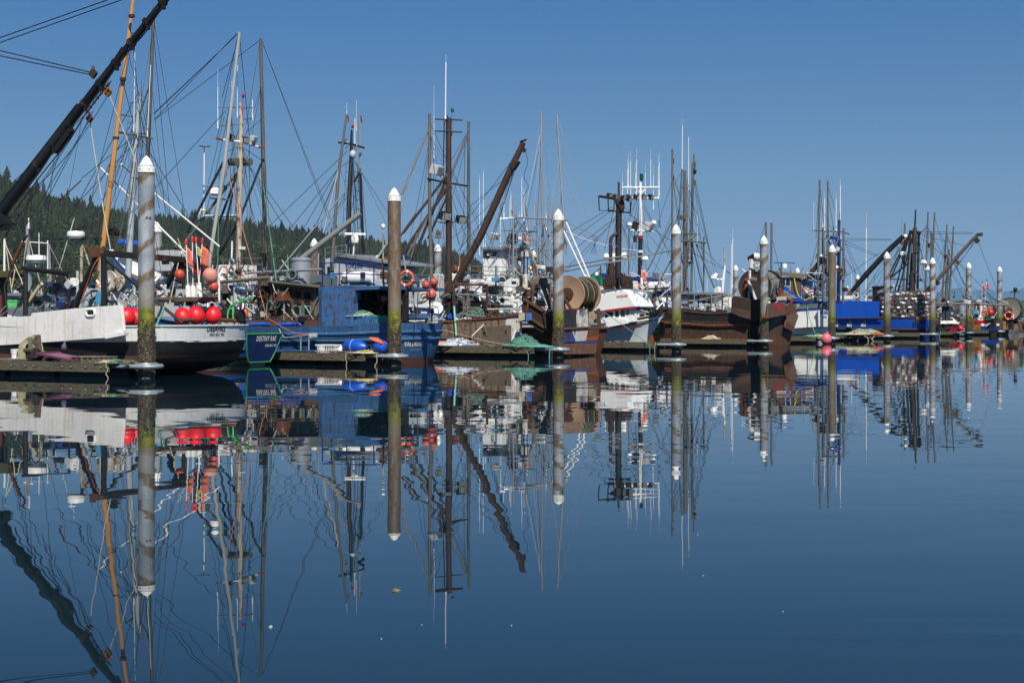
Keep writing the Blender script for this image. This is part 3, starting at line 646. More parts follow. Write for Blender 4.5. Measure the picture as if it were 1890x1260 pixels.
def net_drum(B, c, rf, rc, wid, mflange, mnet, fill, seed, mcore=None, spokes=False):
    """athwartships drum: two flanges, a core and the net wound on it"""
    o = empty('net_drum', c); o.parent = B.o; q_ = random.Random(seed); ax = (0, 1, 0)
    for sy in (-1, 1):
        y = sy * wid / 2; mb = MB()
        if spokes:
            mb.ring((0, y, 0), ax, rf, .045, 32, 6); mb.ring((0, y, 0), ax, rf * .35, .04, 20, 6)
            for k in range(10): a = k * .6283; mb.tube([(0, y, 0), (math.cos(a) * rf, y, math.sin(a) * rf)], .03, 5)
        else: mb.lathe([(0, -.03), (rf - .03, -.03), (rf, -.045), (rf + .012, 0), (rf, .045), (rf - .03, .03), (0, .03)], (0, y, 0), ax, 36); mb.lathe([(0, 0), (rc * .85, 0), (rc * .85, .07), (rc * .35, .09), (0, .09)], (0, y + sy * .03, 0), (0, sy, 0), 24, mi=1)
        mb.build('flange', [mflange, mcore or RUSTD], o)
    mb = MB(); mb.tube([(0, -wid / 2, 0), (0, wid / 2, 0)], rc, 18); mb.build('core', mcore or RUSTD, o)
    if fill:
        mb = MB(); n = 40; m = 12; vs = []
        for i in range(m + 1):
            y = -wid / 2 + .05 + (wid - .1) * i / m
            for j in range(n): a = 6.283 * j / n; k = fill * (1 + q_.uniform(-.07, .07)); vs.append((math.cos(a) * k, y, math.sin(a) * k))
        mb.add(vs, [(i * n + j, i * n + (j + 1) % n, (i + 1) * n + (j + 1) % n, (i + 1) * n + j) for i in range(m) for j in range(n)])
        for k in range(26):
            y0 = q_.uniform(-wid / 2 + .1, wid / 2 - .1); dy = q_.uniform(-.25, .25); a0 = q_.uniform(0, 6.28)
            mb.tube([(math.cos(a0 + j * .3) * fill * 1.06, max(-wid / 2 + .05, min(wid / 2 - .05, y0 + dy * j / 12)), math.sin(a0 + j * .3) * fill * 1.06) for j in range(13)], .02, 4, mi=1 if k % 11 == 0 else 0)
        mb.build('wound_net', [mnet, ROPEG], o)
    return o
def winch(B, c, r, wid, m):
    mb = MB(); mb.tube([c + Vector((0, -wid / 2, 0)), c + Vector((0, wid / 2, 0))], r * .55, 12)
    for sy in (-1, -.1, .8): mb.lathe([(0, -.03), (r, -.03), (r, .03), (0, .03)], c + Vector((0, sy * wid / 2, 0)), (0, 1, 0), 18)
    mb.box(c + Vector((0, 0, -r * .9)), (r * 1.6, wid * 1.1, r * .5)); mb.box(c + Vector((r * .6, wid * .3, -.1)), (r * .8, r * .7, r * 1.2)); return mb.build('winch', m, B.o)
# ---------------------------------------------------------------- loose gear (things of their own)
def buoy(name, label, c, r, m, group=None, tall=1.18, neck=None, axis=(0, 0, 1), cat='buoy'):
    """inflatable fender ball with a moulded rope eye"""
    ax = Vector(axis).normalized(); root = empty(name, c); tag(root, label, cat, group); prof = [(0, -r)]
    for k in range(1, 13): t = math.pi * k / 12; prof.append((r * math.sin(t) if k < 12 else .3 * r * .8, -r * math.cos(t) * (1 if k < 6 else tall)))
    MB().lathe(prof, (0, 0, 0), ax, 20).build('ball', m, root)
    MB().lathe([(.26 * r, r * tall * .93), (.24 * r, r * tall * 1.08), (.2 * r, r * tall * 1.24), (.08 * r, r * tall * 1.28), (0, r * tall * 1.28)], (0, 0, 0), ax, 14).build('eye_neck', neck or m, root); return root
def rope_heap(label, c, rx, ry, rz, n, r, m, seed, cat='rope', name='rope_heap', group=None, m2=None):
    mb = tangle((0, 0, 0), rx, ry, rz, n, r, seed)
    if m2: mb.m = [1 if (k // 60) % 4 == 0 else 0 for k in range(len(mb.f))]
    o = mb.build(name, [m, m2] if m2 else m); o.location = c; tag(o, label, cat, group); return o
def flag_pole(label, a, b, m, group, flagsize=(.34, .75), fl=None, floatm=None):
    root = empty('flag_pole', a); tag(root, label, 'flag pole', group); d = b - a; MB().tube([(0, 0, 0), d], .016, 6).build('pole', PLASTW, root)
    x = Vector((.9, -.3, 0)).normalized(); t = d.normalized(); w, h = flagsize; n = 6; vs = []
    for i in range(n + 1):
        for j in range(5): u = i / n; v = j / 4; vs.append(d * .97 - t * (h * u) + x * (w * v) + Vector((.3, .9, 0)) * (.05 * math.sin(v * 5 + u * 3)) - Vector((0, 0, .16 * v)))
    mb = MB(); mb.add(vs, [(i * 5 + j, i * 5 + j + 1, i * 5 + j + 6, i * 5 + j + 5) for i in range(n) for j in range(4)]); f = mb.build('flag', m, root)
    sd_ = f.modifiers.new('cloth', 'SOLIDIFY'); sd_.thickness = .006
    MB().lathe([(0, 0), (.035, .02), (.04, .16), (.02, .2), (0, .2)], d, t, 10).build('tip', fl or BUOYR, root)
    MB().lathe([(.02, 0), (.085, .03), (.1, .25), (.085, .5), (.02, .54)], t * .55, t, 12).build('float', floatm or PLASTW, root); return root
def life_ring(label, c, Rr, axis, group=None):
    root = empty('life_ring', c); tag(root, label, 'life ring', group); MB().ring((0, 0, 0), axis, Rr, Rr * .24, 28, 10).build('ring', BUOYO, root); ax = Vector(axis).normalized(); x = ax.orthogonal().normalized(); y = ax.cross(x)
    for k in range(4):
        a = .6 + k * math.pi / 2; d = x * math.cos(a) + y * math.sin(a); e = x * -math.sin(a) + y * math.cos(a)
        MB().tube([d * Rr - e * .035, d * Rr + e * .035], Rr * .26, 12).build('band', PLASTW, root)
    return root
def tote(label, c, sx, sy, sz, m, rz=0, group=None, name='fish_tote', cat='tote'):
    root = empty(name, c, rz); tag(root, label, cat, group); mb = MB(); t = .03; k = 1.12
    vs = []
    for (e, z) in ((1, 0), (k, sz), (k - .06, sz), (.94, .04)):
        for sx_, sy_ in ((-1, -1), (1, -1), (1, 1), (-1, 1)): vs.append((sx_ * sx / 2 * e, sy_ * sy / 2 * e, z))
    fs = [(3, 2, 1, 0)] + [(i * 4 + j, i * 4 + (j + 1) % 4, (i + 1) * 4 + (j + 1) % 4, (i + 1) * 4 + j) for i in range(3) for j in range(4)] + [(12, 13, 14, 15)]
    mb.add(vs, fs); mb.build('tub', m, root, smooth=False, bevel=.012); mb = MB()
    for s_ in (-1, 1): mb.box((0, s_ * sy / 2 * k, sz - .03), (sx * k, .03, .06)); mb.box((s_ * sx / 2 * k, 0, sz - .03), (.03, sy * k, .06))
    mb.build('rim', m, root, smooth=False); return root
BT = []
# ---------------------------------------------------------------- white seiner with the black boom, nearest on the left
B = Boat('fishing_boat', 'white and black seiner with DEEAHKS on its round stern and a long black boom', slip(0, .8, 3.35))
BT.append(B)
B.hull(16, 5.0, [(0, 1.57), (.3, 1.5), (.6, 1.75), (1, 3.0)], [(.27, 0), (.41, 1), (.69, 0), (1, 2)], [BLACK, BROWNB, WHITE], sf=.86, wls=.58, under=1.3, rake=.3, bulge=.42, bul=.5, flare=.1, uexp=6, rail=GREYW, railr=.035)
B.strake(.71, .018, GREYW, 0, .35, name='weld_seam')
B.name_stern('DEEAHKS', 399, 607, .235, INK, .92); B.name_stern('NEAH BAY, WA', 400, 617, .115, INK, .9)
bw = B.slab('raised_bulwark', paint('white_bulwark_plate', '#e6e3de', .45, .35, .14, .45, .1, gscale=1.5, bmp=.35), [(228, 610), (223, 563), (140, 569), (58, 578), (56, 584), (-40, 586), (-40, 640), (110, 630), (215, 622)], 2.52, 2.40)
B.slab('bulwark_knuckle', WHITE, [(229, 612), (228, 619), (208, 623), (192, 626), (200, 618), (214, 612)], 2.62, 2.4)
c = B.p(167, 577, 2.53); fl = MB().ring(c, (0, 1, 0), .11, .045, 20, 8); fl.v = [(q[0] + (.08 if q[0] > c.x else -.08), q[1], q[2]) for q in fl.v]; fl.build('hawse_ring', PLASTW, bw)
MB().box(c + Vector((0, .004, 0)), (.26, .01, .13)).build('hawse_hole', DARKIN, bw, smooth=False)
# stern gallows
for sg, nm in (([(180, 470, 2.1), (139, 566, 2.1)], .105), ([(191, 468, 2.0), (192, 566, 2.0)], .095), ([(331, 480, -2.0), (296, 552, -2.0)], .10), ([(338, 480, -2.1), (343, 560, -2.1)], .10), ([(318, 476, -1.8), (340, 500, -2.1)], .09)):
    B.tube('gallows_leg', BLACKM, nm, *sg, n=8)
for sg, r_ in (([(190, 474, 2.0), (258, 532, 1.2)], .05), ([(341, 487, -2.0), (437, 590, -2.2)], .05), ([(288, 556, 1.4), (337, 596, 1.2)], .05)): B.tube('gallows_brace', BLACKM, r_, *sg)
a, b = B.p(174, 466, 2.2), B.p(347, 480, -2.2); MB().bar(a, b, .17, .2).build('gallows_crossbeam', paint('scorched_beam', '#1a1512', .7, .4, .5, .4, rustcol='#7a4522'), B.o, smooth=False, bevel=.015)
MB().bar(a + Vector((.0, .1, 0)), a + Vector((0, -.3, 0)), .26, .3).build('crossbeam_end', RUST, B.o, smooth=False)
B.tube('stern_roller_pipe', RUST, .075, (336, 591, 1.0), (390, 590, -.8), (453, 592, -2.6), n=10)
B.tube('plank_rail', OLDWOOD, .07, (285, 553, 1.2), (345, 552, -.6), (385, 555, -1.6)); B.slab('work_bench', OLDWOOD, [(285, 548), (373, 548), (362, 556), (285, 558)], .2, -.6)
for c, rf, m_, sp in (((184, 566, 1.2), .52, GALV, True), ((228, 566, .1), .50, GREYW, False)):
    net_drum(B, B.p(*c), rf, .16, .5, m_, NETG, .3 if sp else 0, 5, mcore=GREYW, spokes=sp)
net_drum(B, B.p(208, 519, -.6), .36, .12, .35, paint('rusting_white_disc', '#c9c2b4', .6, .3, .62, .4, rustcol='#8a5a26'), NETG, 0, 6, mcore=GREYW)
winch(B, B.p(165, 548, .8), .3, .7, GREYW)
for k, (x, y, h, yy) in enumerate(((248, 520, 545, .4), (160, 510, 560, .9), (143, 500, 545, .2))): B.tube('deck_post', GREYW, .05, (x, y, yy), (x, h + 20, yy))
B.blk('hatch_cover', GREYW, 285, 565, 330, 585, .6, -.8); B.blk('winch_house', GREYW, 300, 534, 335, 570, -1.2, -1.9)
c = B.p(320, 535, -1.18); MB().lathe([(0, 0), (.12, .01), (.12, .03), (0, .03)], c, (0, 1, 0), 16).build('porthole', DARKIN, B.o)
B.tube('green_davit_pipe', GREENM, .035, (420, 596, -2.0), (421, 575, -2.0), (426, 564, -2.0), (466, 548, -2.0)); B.tube('green_davit_pipe', GREENM, .035, (431, 596, -2.0), (430, 566, -2.0)); B.tube('green_davit_pipe', GREENM, .035, (380, 549, -1.5), (402, 541, -1.8))
c = B.p(425, 582, -2.2); MB().tube([c - Vector((.5, 0, 0)), c + Vector((.5, 0, 0))], .22, 16).build('black_fender_drum', RUBBER, B.o)
# boom
bm = B.tube('boom', BLACKM, [.18, .18, .135, .115], (-60, 470, .5), (10, 385, .5), (185, 152, .5), (330, -32, .5), n=12)
a, b = B.p(-8, 408, .5), B.p(150, 200, .5); MB().bar(a + Vector((.1, 0, .14)), b + Vector((.05, 0, .1)), .24, .18).build('boom_housing', BLACK, B.o, smooth=False, bevel=.02)
a, b = B.p(102, 281, .5), B.p(133, 238, .5); MB().bar(a, b, .2, .2).build('boom_bracket', BLACKM, B.o, smooth=False, bevel=.02)
a, b = B.p(160, 208, .5), B.p(232, 95, .5); MB().bar(a + Vector((.13, 0, .13)), b + Vector((.1, 0, .12)), .12, .1).build('boom_track', BLACKM, B.o, smooth=False)
MB().box(B.p(2, 408, .6), (.42, .4, .5), Matrix.Rotation(.5, 3, 'Y')).box(B.p(8, 418, .6), (.25, .3, .3)).lathe([(0, -.3), (.16, -.3), (.16, .1), (0, .1)], B.p(2, 409, .6), (0, 1, 0), 18).build('boom_gear_head', BLACKM, B.o)
for k in range(9):
    t = k / 8; c = B.p(70 + 230 * t, 304 - 300 * t, .5); d = B.p(330, -32, .5) - B.p(10, 385, .5); MB().lathe([(.15, -.05), (.175, -.05), (.175, .05), (.15, .05)], c, d, 14).build('boom_clamp', RUSTD if k % 3 == 0 else BLACKM, B.o)
    MB().box(c + Vector((-.1, .06, -.2)), (.12, .1, .14)).build('boom_lug', BLACKM, B.o, smooth=False)
B.rope(RUBBER, .022, [(20, 385, .75), (70, 322, .72), (110, 262, .76), (150, 212, .7), (190, 160, .74), (230, 102, .7), (270, 58, .72), (320, -20, .7)], 'hydraulic_hose'); B.rope(RUBBER, .022, [(28, 388, .7), (80, 318, .7), (125, 262, .66), (162, 205, .7), (205, 150, .7)], 'hydraulic_hose')
def block(B, px, py, y, r, m):
    c = B.p(px, py, y); o = MB().prism([c + Vector((math.cos(a) * r * (1 if k % 2 else 1.3), -.05, math.sin(a) * r * (1 if k % 2 else 1.3))) for k, a in enumerate([i * math.pi / 4 for i in range(8)])], (0, .1, 0)).build('pulley_block', m, B.o, smooth=False, bevel=.01)
    MB().ring(c + Vector((0, 0, r * 1.5)), (0, 1, 0), r * .35, .02, 10, 5).build('shackle', RUST, o)
for q in ((172, 136, .5, .14, RUSTD), (199, 170, .5, .13, YRUST), (165, 219, .5, .11, RUST)): block(B, *q)
B.stays([[(-40, 93, .5), (242, -6, .5)], [(-40, 84, .5), (222, -8, .5)], [(-40, 84, 1.2), (168, 134, .5)], [(-40, 95, 1.2), (172, 139, .5)]], r=.016, name='topping_lift')
B.stays([[(198, 178, .5), (60, 350, .5), .3], [(165, 222, .5), (40, 430, .5)], [(165, 205, .5), (20, 340, .5)], [(120, 265, .5), (-10, 375, .5)], [(172, 205, .6), (78, 385, .8)], [(110, 280, .6), (82, 370, .7)], [(245, 60, .5), (160, 400, 1.5)]], r=.012)
B.stays([[(166, 225, .4), (188, 370, .4), 0], [(188, 370, .4), (205, 466, 1.5), 0]], ROPEL, .014, name='fall_line'); B.stays([[(203, 178, .5), (252, 300, .0)]], ROPEL, .014, name='fall_line')
for k in range(14):
    t = k / 13; c = B.p(200 - 42 * t, 155 + 55 * t, .68); MB().ring(c, (0, 1, .6 if k % 2 else -.6), .045, .016, 8, 5).build('chain_link', RUST, bm)
# deck crane bits at the left edge
B.tube('winch_column', BLACKM, .32, (-4, 505, .8), (-4, 585, .8), n=14); B.blk('column_head', paint('mossy_block', '#4b4a2a', .9, .5), -20, 500, 14, 512, 1.2, .4); B.tube('red_pipe', paint('dark_red_paint', '#5c1b1e', .6, .3, .2), .07, (1, 545, 1.0), (1, 590, 1.0))
B.tube('davit_post', BLACKM, .085, (47, 497, 1.6), (47, 582, 1.6)); B.tube('davit_arm', BLACKM, .085, (42, 495, 1.6), (127, 506, 1.6)); B.tube('davit_arm', BLACKM, .05, (127, 505, 1.6), (128, 512, 1.6))
block(B, 126.5, 525, 1.6, .13, GREYW); B.tube('hydraulic_ram', paint('cream_ram', '#c9b797', .5, .2), .07, (54, 556, 1.5), (77, 523, 1.5)); B.tube('hydraulic_ram', RUST, .07, (23, 488, 1.2), (42, 448, 1.2)); B.tube('chain_fall', BLACKM, .03, (42, 448, 1.2), (51, 434, 1.2)); B.tube('chain_fall', RUSTD, .03, (22, 490, 1.2), (8, 530, 1.2), (14, 575, 1.2))
B.rope(RUBBER, .02, [(50, 560, 1.6), (58, 530, 1.6), (66, 516, 1.6), (74, 522, 1.6)], 'hydraulic_hose'); B.rope(RUBBER, .02, [(20, 590, 1.6), (35, 560, 1.4), (48, 545, 1.4), (60, 530, 1.4)], 'hydraulic_hose')
B.stays([[(10, 450, .9), (45, 530, 1.5)], [(32, 470, .9), (22, 530, 1.5)], [(10, 445, .9), (22, 540, 1.2)]], ROPEL, .014)
B.rope(ROPEB, .018, [(127, 566, 2.0), (135, 552, 2.1), (150, 555, 2.1), (170, 550, 2.1), (184, 540, 2.0), (184, 562, 2.0)], 'mooring_line'); B.rope(ROPEO, .018, [(149, 560, 2.2), (160, 525, 2.2), (181, 478, 2.2), (215, 470, 1.0), (252, 477, 0)], 'line')
B.tube('rope_bundle', ROPEB, .09, (184, 538, 2.1), (182, 562, 2.1))
B.stays([[(330, 480, -1.8), (313, 560, .6)], [(347, 486, -2), (328, 440, -2)]], ROPEL, .014); B.rope(ROPEG, .035, [(303, 566, 1.4), (298, 580, 1.6), (289, 600, 2.0), (287, 622, 2.2)], 'mooring_line')
DEE = B
GBU = 'red ball buoys on the white seiner'
for px, py, y, r, lb in ((233, 586, 1.75, .27, 'red ball buoy wedged against the end of the raised white bulwark'), (250, 588, 1.1, .27, 'red ball buoy half hidden behind the A6 pile'), (337, 586, .6, .26, 'first of three red ball buoys on the white stern rail, beside the pile'),
                     (362, 583, .1, .265, 'middle red ball buoy of the three on the white stern rail'), (393, 583, -.6, .265, 'red ball buoy nearest the DEEAHKS lettering, crossed by a pipe shadow')):
    buoy('ball_buoy', lb, B.W((px, py, y)), r * 1.08, BUOYR, GBU, neck=DBLUE, axis=(rnd.uniform(-.3, .3), .2, 1))
for px, py, y, r, m_, lb in ((388, 508, -.9, .25, BUOYP, 'large faded pink ball buoy hung below the flag poles'), (366, 497, -1.2, .2, BUOYR, 'bright red ball buoy tucked behind the orange flags'), (331, 506, -.6, .17, plain('dull_orange_vinyl', '#b8492f', .5, .2), 'dull orange ball buoy behind the gallows crossbeam'), (394, 528, -1.0, .17, plain('faded_red_vinyl', '#c05048', .5, .15), 'faded red ball buoy under the large pink one')):
    buoy('ball_buoy', lb, B.W((px, py, y)), r, m_, None, neck=DBLUE, axis=(.3, 0, -1))
for k, (x0, y0, x1, y1, m_, fs_, lb) in enumerate(((349, 586, 344, 452, FLAGO, (.22, .55), 'white pole with an orange flag, first in the bundle on the white stern'), (371, 586, 362, 449, plain('yellow_flag', '#b8a860', .8, .1), (.2, .3), 'pole with a small yellow flag among the orange flags'), (357, 586, 355, 447, plain('purple_flag', '#4a4260', .8, .2), (.28, .6), 'pole with a dark purple flag between the orange flags'),
                                                    (363, 580, 373, 450, FLAGO, (.28, .6), 'pole with the widest orange flag, on the bundle at the white stern'))):
    flag_pole(lb, B.W((x0, y0, -.6 - .15 * k)), B.W((x1, y1, -.6 - .15 * k)), m_, 'flag poles bundled on the white stern', fs_)
# ---------------------------------------------------------------- troller with the grey-green cabin and tan pole
B = Boat('fishing_boat', 'troller with grey green cabin, blue roof, tan wooden trolling pole and pale mast', slip(0, 10.0, 8.0))
BT.append(B)
B.hull(11, 4.0, [(0, 1.3), (.5, 1.4), (1, 2.3)], [(.3, 0), (1, 1)], [BROWNB, WHITE], bul=.4, rail=GREYW)
cb = B.slab('cabin', SLATE, [(82, 585), (79, 526), (164, 531), (166, 590)], 1.3, -1.3)
B.slab('roof', paint('teal_blue_roof', '#1d3c5a', .5, .3, .1), [(76, 528), (79, 520), (172, 526), (172, 532)], 1.5, -1.5, cb); B.slab('roof_edge', DBLUE, [(76, 530), (76, 527), (172, 532), (172, 535)], 1.52, 1.44, cb)
B.windows([(96, 533, 104, 557)], 1.32, cb, DBLUE); B.slab('window_post', GREENM, [(86, 532), (90, 532), (90, 558), (86, 558)], 1.36, 1.3, cb); B.slab('window', GLASS, [(81, 533), (86, 533), (86, 557), (81, 557)], 1.35, 1.3, cb); B.slab('sill', DBLUE, [(80, 559), (108, 560), (108, 563), (80, 562)], 1.38, 1.3, cb)
B.name_side('SKO-021', 112, 543.5, .21, INKW, 1.315, .62)
life_ring('crimson life ring leaning on the grey green cabin side', B.W((132, 562, 1.42)), .26, B.M.to_3x3() @ Vector((.1, 1, 0)))
tp = B.tube('trolling_pole', TANP, [.10, .095, .06], (178, 556, 1.6), (205, 330, 1.3), (247, -12, .9), n=9)
for x, y in ((207, 308), (214, 255), (227, 146), (243, 30)):
    c = B.p(x, y, 1.2); MB().lathe([(0, -.05), (.115, -.05), (.115, .05), (0, .05)], c, (.1, 0, 1), 10).build('pole_band', RUSTD, tp)
B.tube('trolling_pole', POLE, [.09, .085, .06], (271, 330, -1.5), (276, 200, -1.4), (284, 14, -1.2), n=9); B.tube('trolling_pole', POLE, .09, (262, 560, -1.6), (271, 330, -1.5))
ms = B.tube('mast', paint('pale_blue_mast', '#a9b4b8', .5, .3, .3, .4), [.13, .12, .07], (234, 560, 0), (246, 320, 0), (258, 178, 0), n=10)
for x0, y0, x1, y1, r_ in ((212, 243, 282, 256, .035), (240, 190, 265, 188, .02), (222, 212, 262, 218, .02), (236, 250, 270, 246, .025)): B.tube('spreader', POLE, r_, (x0, y0, .8), (x1, y1, -.8))
B.antenna(261, 148, 180, 0, .015, REDP); B.antenna(272, 120, 250, -.3, .016, lean=6); B.antenna(247, 95, 240, .4, .016, lean=2)
B.ladder((250, 300, .5), (222, 470, .7), .3, POLE, .012, .55); B.ladder((245, 190, .4), (232, 300, .6), .28, POLE, .01, .6)
for x0, y0, x1, y1 in ((183, 307, 350, 474), (224, 303, 262, 338), (262, 338, 405, 455)): B.tube('outrigger_stay_pole', PLASTW, .035, (x0, y0, .6), (x1, y1, -1.6))
B.stays([[(247, 10, .9), (205, 330, .6)], [(247, 60, .9), (160, 540, 1.2)], [(256, 170, 0), (130, 400, 1.2)], [(283, 30, -1.2), (345, 420, -2)], [(283, 60, -1.2), (316, 420, -2.5)], [(256, 245, 0), (150, 330, 1)], [(256, 250, 0), (300, 520, -1.4)], [(256, 248, 0), (392, 470, -2.6)], [(258, 205, 0), (243, 60, .9)], [(258, 205, 0), (281, 60, -1.2)],
         [(255, 262, 0), (228, 155, 1)], [(250, 280, 0), (200, 520, 1.2)], [(252, 280, 0), (281, 520, -1.2)], [(255, 262, 0), (188, 440, 1.2)], [(188, 440, 1.2), (58, 440, 1.5)], [(400, 100, -1), (283, 210, -1.2)], [(437, 62, -2.2), (284, 222, -1.2)], [(254, 258, 0), (100, 420, 1.5)]], r=.011)
B.stays([[(150, 333, 1), (108, 372, 1.3)]], paint('red_turnbuckle', '#5a2522', .6, .3), .025, name='turnbuckle')
rp = B.p(139, 434, 1.0); B.radar(140, 434, 1.0, .33); B.tube('radar_post', RMAST, .06, (151, 440, .8), (150, 520, .8)); B.tube('radar_shelf', BLACKM, .04, (131, 441, 1.0), (158, 441, .8)); B.tube('radar_brace', RUST, .04, (153, 449, .8), (180, 480, .4)); B.tube('radar_brace', RMAST, .035, (152, 449, .8), (172, 510, .6))
B.tube('antenna_whip', PLASTW, .014, (102, 520, 1.0), (137, 403, 1.0)); B.antenna(142, 500, 540, .9, .03)
rope_heap('black net bundle hanging beside the pale mast', B.W((212, 434, .8)), .3, .3, .3, 10, .02, FLAGK, 4, 'net', 'net_bundle')
# ---------------------------------------------------------------- grey aluminium cruiser far left
B = Boat('fishing_boat', 'grey aluminium gillnetter with white radar dome at the far left edge', slip(0, 19.5, 9.5), cat='fishing boat')
BT.append(B)
B.hull(9, 3.2, [(0, 1.0), (1, 1.7)], [(.3, 0), (1, 1)], [BLACK, ALU], bul=.4)
cb = B.blk('cabin', ALU, 14, 547, 82, 585, 1.2, -1.2); B.slab('roof', ALU, [(8, 546), (12, 541), (88, 540), (84, 547)], 1.4, -1.4, cb); B.windows([(22, 550, 40, 564), (44, 550, 58, 564), (62, 550, 78, 564)], 1.2, cb)
B.radar(67, 478, .6, .40); B.tube('mast', ALU, [.12, .06], (55, 545, .6), (50, 415, .6)); B.antenna(53, 402, 420, .6, .03); B.antenna(72, 430, 540, .2, .022); B.antenna(88, 444, 540, -.2, .03); B.tube('mast', ALU, .05, (94, 535, -.2), (90, 450, -.2)); B.tube('spreader', ALU, .025, (40, 446, .6), (88, 449, -.2)); B.antenna(8, 440, 540, .8, .05); B.tube('mast_brace', ALU, .03, (60, 500, .6), (95, 540, -.2))
B.stays([[(55, 447, .6), (76, 530, 1)], [(90, 450, 0), (130, 530, -1)], [(52, 420, .6), (38, 530, 1)]], ROPEL, .012)
tote('light green plastic crate on the deck at the far left', B.W((20, 568, 2)), .6, .5, .3, GREENM)
# ---------------------------------------------------------------- small open blue skiff
B = Boat('skiff', 'small open blue skiff with green trimmed transom lettered DESTINY RAE', slip(0, 4.75, 11.3), cat='skiff')
BT.append(B)
B.hull(6.5, 2.3, [(0, 1.22), (.5, 1.2), (1, 1.6)], [(.16, 0), (.3, 1), (1, 2)], [paint('pale_boot_paint', '#8e8a84', .6, .4), BROWNB, SBLUE], sf=.95, wls=.36, rake=.30, bulge=.0, bul=.5, flare=.45, bow=.9, rail=None)
z0, z1 = .28, 1.215
def tr(y, z): return Vector((B.tx(y, z) - .05, y, z))
out = [tr(B.hb(0, z / 1.22) * .985, z) for z in (1.215, 1.0, .8, .6, .42, .3, .2, .13)]; ri = [Vector((q.x, -q.y, q.z)) for q in out][::-1]
MB().prism(out + ri, (-.012, 0, 0)).build('transom_panel', NAVY, B.o, smooth=False)
pts = [Vector((q.x, q.y, q.z)) for q in out + ri]; MB().tube(pts + [pts[0]], .035, 6).build('transom_trim', paint('green_gunwale', '#2d8a50', .5, .2), B.o)
B.strake(.55, .05, GREYW, 0.0, .8, stern=False, name='rub_strake'); B.strake(1.0, .05, GREYW, .02, .9, stern=False, name='gunwale')
B.name_stern('DESTINY RAE', 489, 625, .27, INKW, .74, .07); B.name_stern('NEAH BAY, WA', 497, 637.5, .14, INKW, .7, .07)
# ---------------------------------------------------------------- worn blue seiner with the steel shelter and wooden cabin
B = Boat('fishing_boat', 'worn blue boat lettered VALOROUS with rusty steel shelter and weathered wooden cabin', slip(1, 1.7, 3.75))
BT.append(B)
B.hull(15.5, 5.1, [(0, 1.62), (.12, 1.5), (.5, 1.45), (.75, 1.9), (1, 2.9)], [(.12, 0), (1, 1)], [RUST, VBLUE], sf=.88, wls=.84, rake=.15, bulge=.55, bul=.5, flare=.9, under=.2)
B.strake(.78, .07, VBLUE, 0, .32); B.strake(.6, .075, VBLUE, 0, .6)
B.name_stern('VALOROUS', 765, 635, .28, INKW, .85); B.name_stern('NEAH BAY', 767, 645.5, .18, paint('faint_lettering', '#6f86a2', .6, .5), .85)
B.slab('stern_bulwark_block', VBLUE, [(735, 591), (735, 579), (773, 578), (775, 588)], .4, -1.2, bevel=.03)
q = [(588, 604), (588, 538), (592, 531), (601, 528), (656, 529), (655, 545), (651, 560), (651, 604)]
sh = B.slab('steel_shelter', VBLUE2, q, 2.3, 1.9, bevel=.03); B.slab('shelter_end', VBLUE2, [(588, 604), (588, 532), (594, 529), (594, 604)], 2.3, -2.2)
B.slab('shelter_roof', VBLUE, [(592, 530), (640, 526), (706, 528), (706, 534), (655, 536), (655, 533)], 2.3, -2.3, bevel=.02)
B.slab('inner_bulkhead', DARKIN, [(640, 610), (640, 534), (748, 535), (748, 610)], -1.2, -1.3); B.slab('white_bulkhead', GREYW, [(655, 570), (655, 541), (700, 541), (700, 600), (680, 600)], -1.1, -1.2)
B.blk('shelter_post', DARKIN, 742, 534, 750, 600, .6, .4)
B.slab('blue_bin', VBLUE2, [(652, 604), (652, 585), (686, 583), (688, 604)], 2.2, 1.6); B.slab('overhead_rack', BLACKM, [(655, 560), (655, 553), (686, 553), (690, 558), (688, 561)], 1.2, .2)
net_drum(B, B.p(690, 580, .2), .52, .2, .9, BLACKM, FLAGK, .36, 9, mcore=BLACKM)
for k in range(14):
    c = B.p(655 + k * 3.6 + (40 if k > 9 else 0), 540 + (k * 7) % 5, 1.0 - (k % 4) * .5); MB().ball(c, (.06, .06, .12), 8, 6).tube([c, c + Vector((0, 0, .25))], .008, 4).build('hanging_weight', RUBBER, B.o)
B.slab('red_oilskin', paint('dark_red_cloth', '#4a0f12', .8, .3), [(686, 575), (684, 545), (694, 541), (697, 575)], -.9, -1.0)
B.railing([(595, 528, 2.1), (640, 526, 2.1), (690, 528, 2.1), (708, 529, 2.0)], .92, RAILB, .025, 1, 1.1, 'blue_railing'); B.railing([(595, 528, 2.1), (612, 526, .6), (640, 524, -1.8)], .92, RAILB, .025, 1, 1.2, 'blue_railing')
B.railing([(735, 530, 2.0), (795, 531, 1.6)], .5, POLE, .018, 1, .9)
c = B.p(668, 513, .6); MB().lathe([(0, -.62), (.24, -.58), (.27, -.3), (.27, .3), (.24, .58), (0, .62)], c, (1, 0, 0), 18).build('raft_shell', PLASTW, B.o); MB().box(c + Vector((0, 0, -.24)), (.9, .5, .1)).build('raft_cradle', BLACKM, B.o, smooth=False)
B.dome(637, 509, .8, .16)
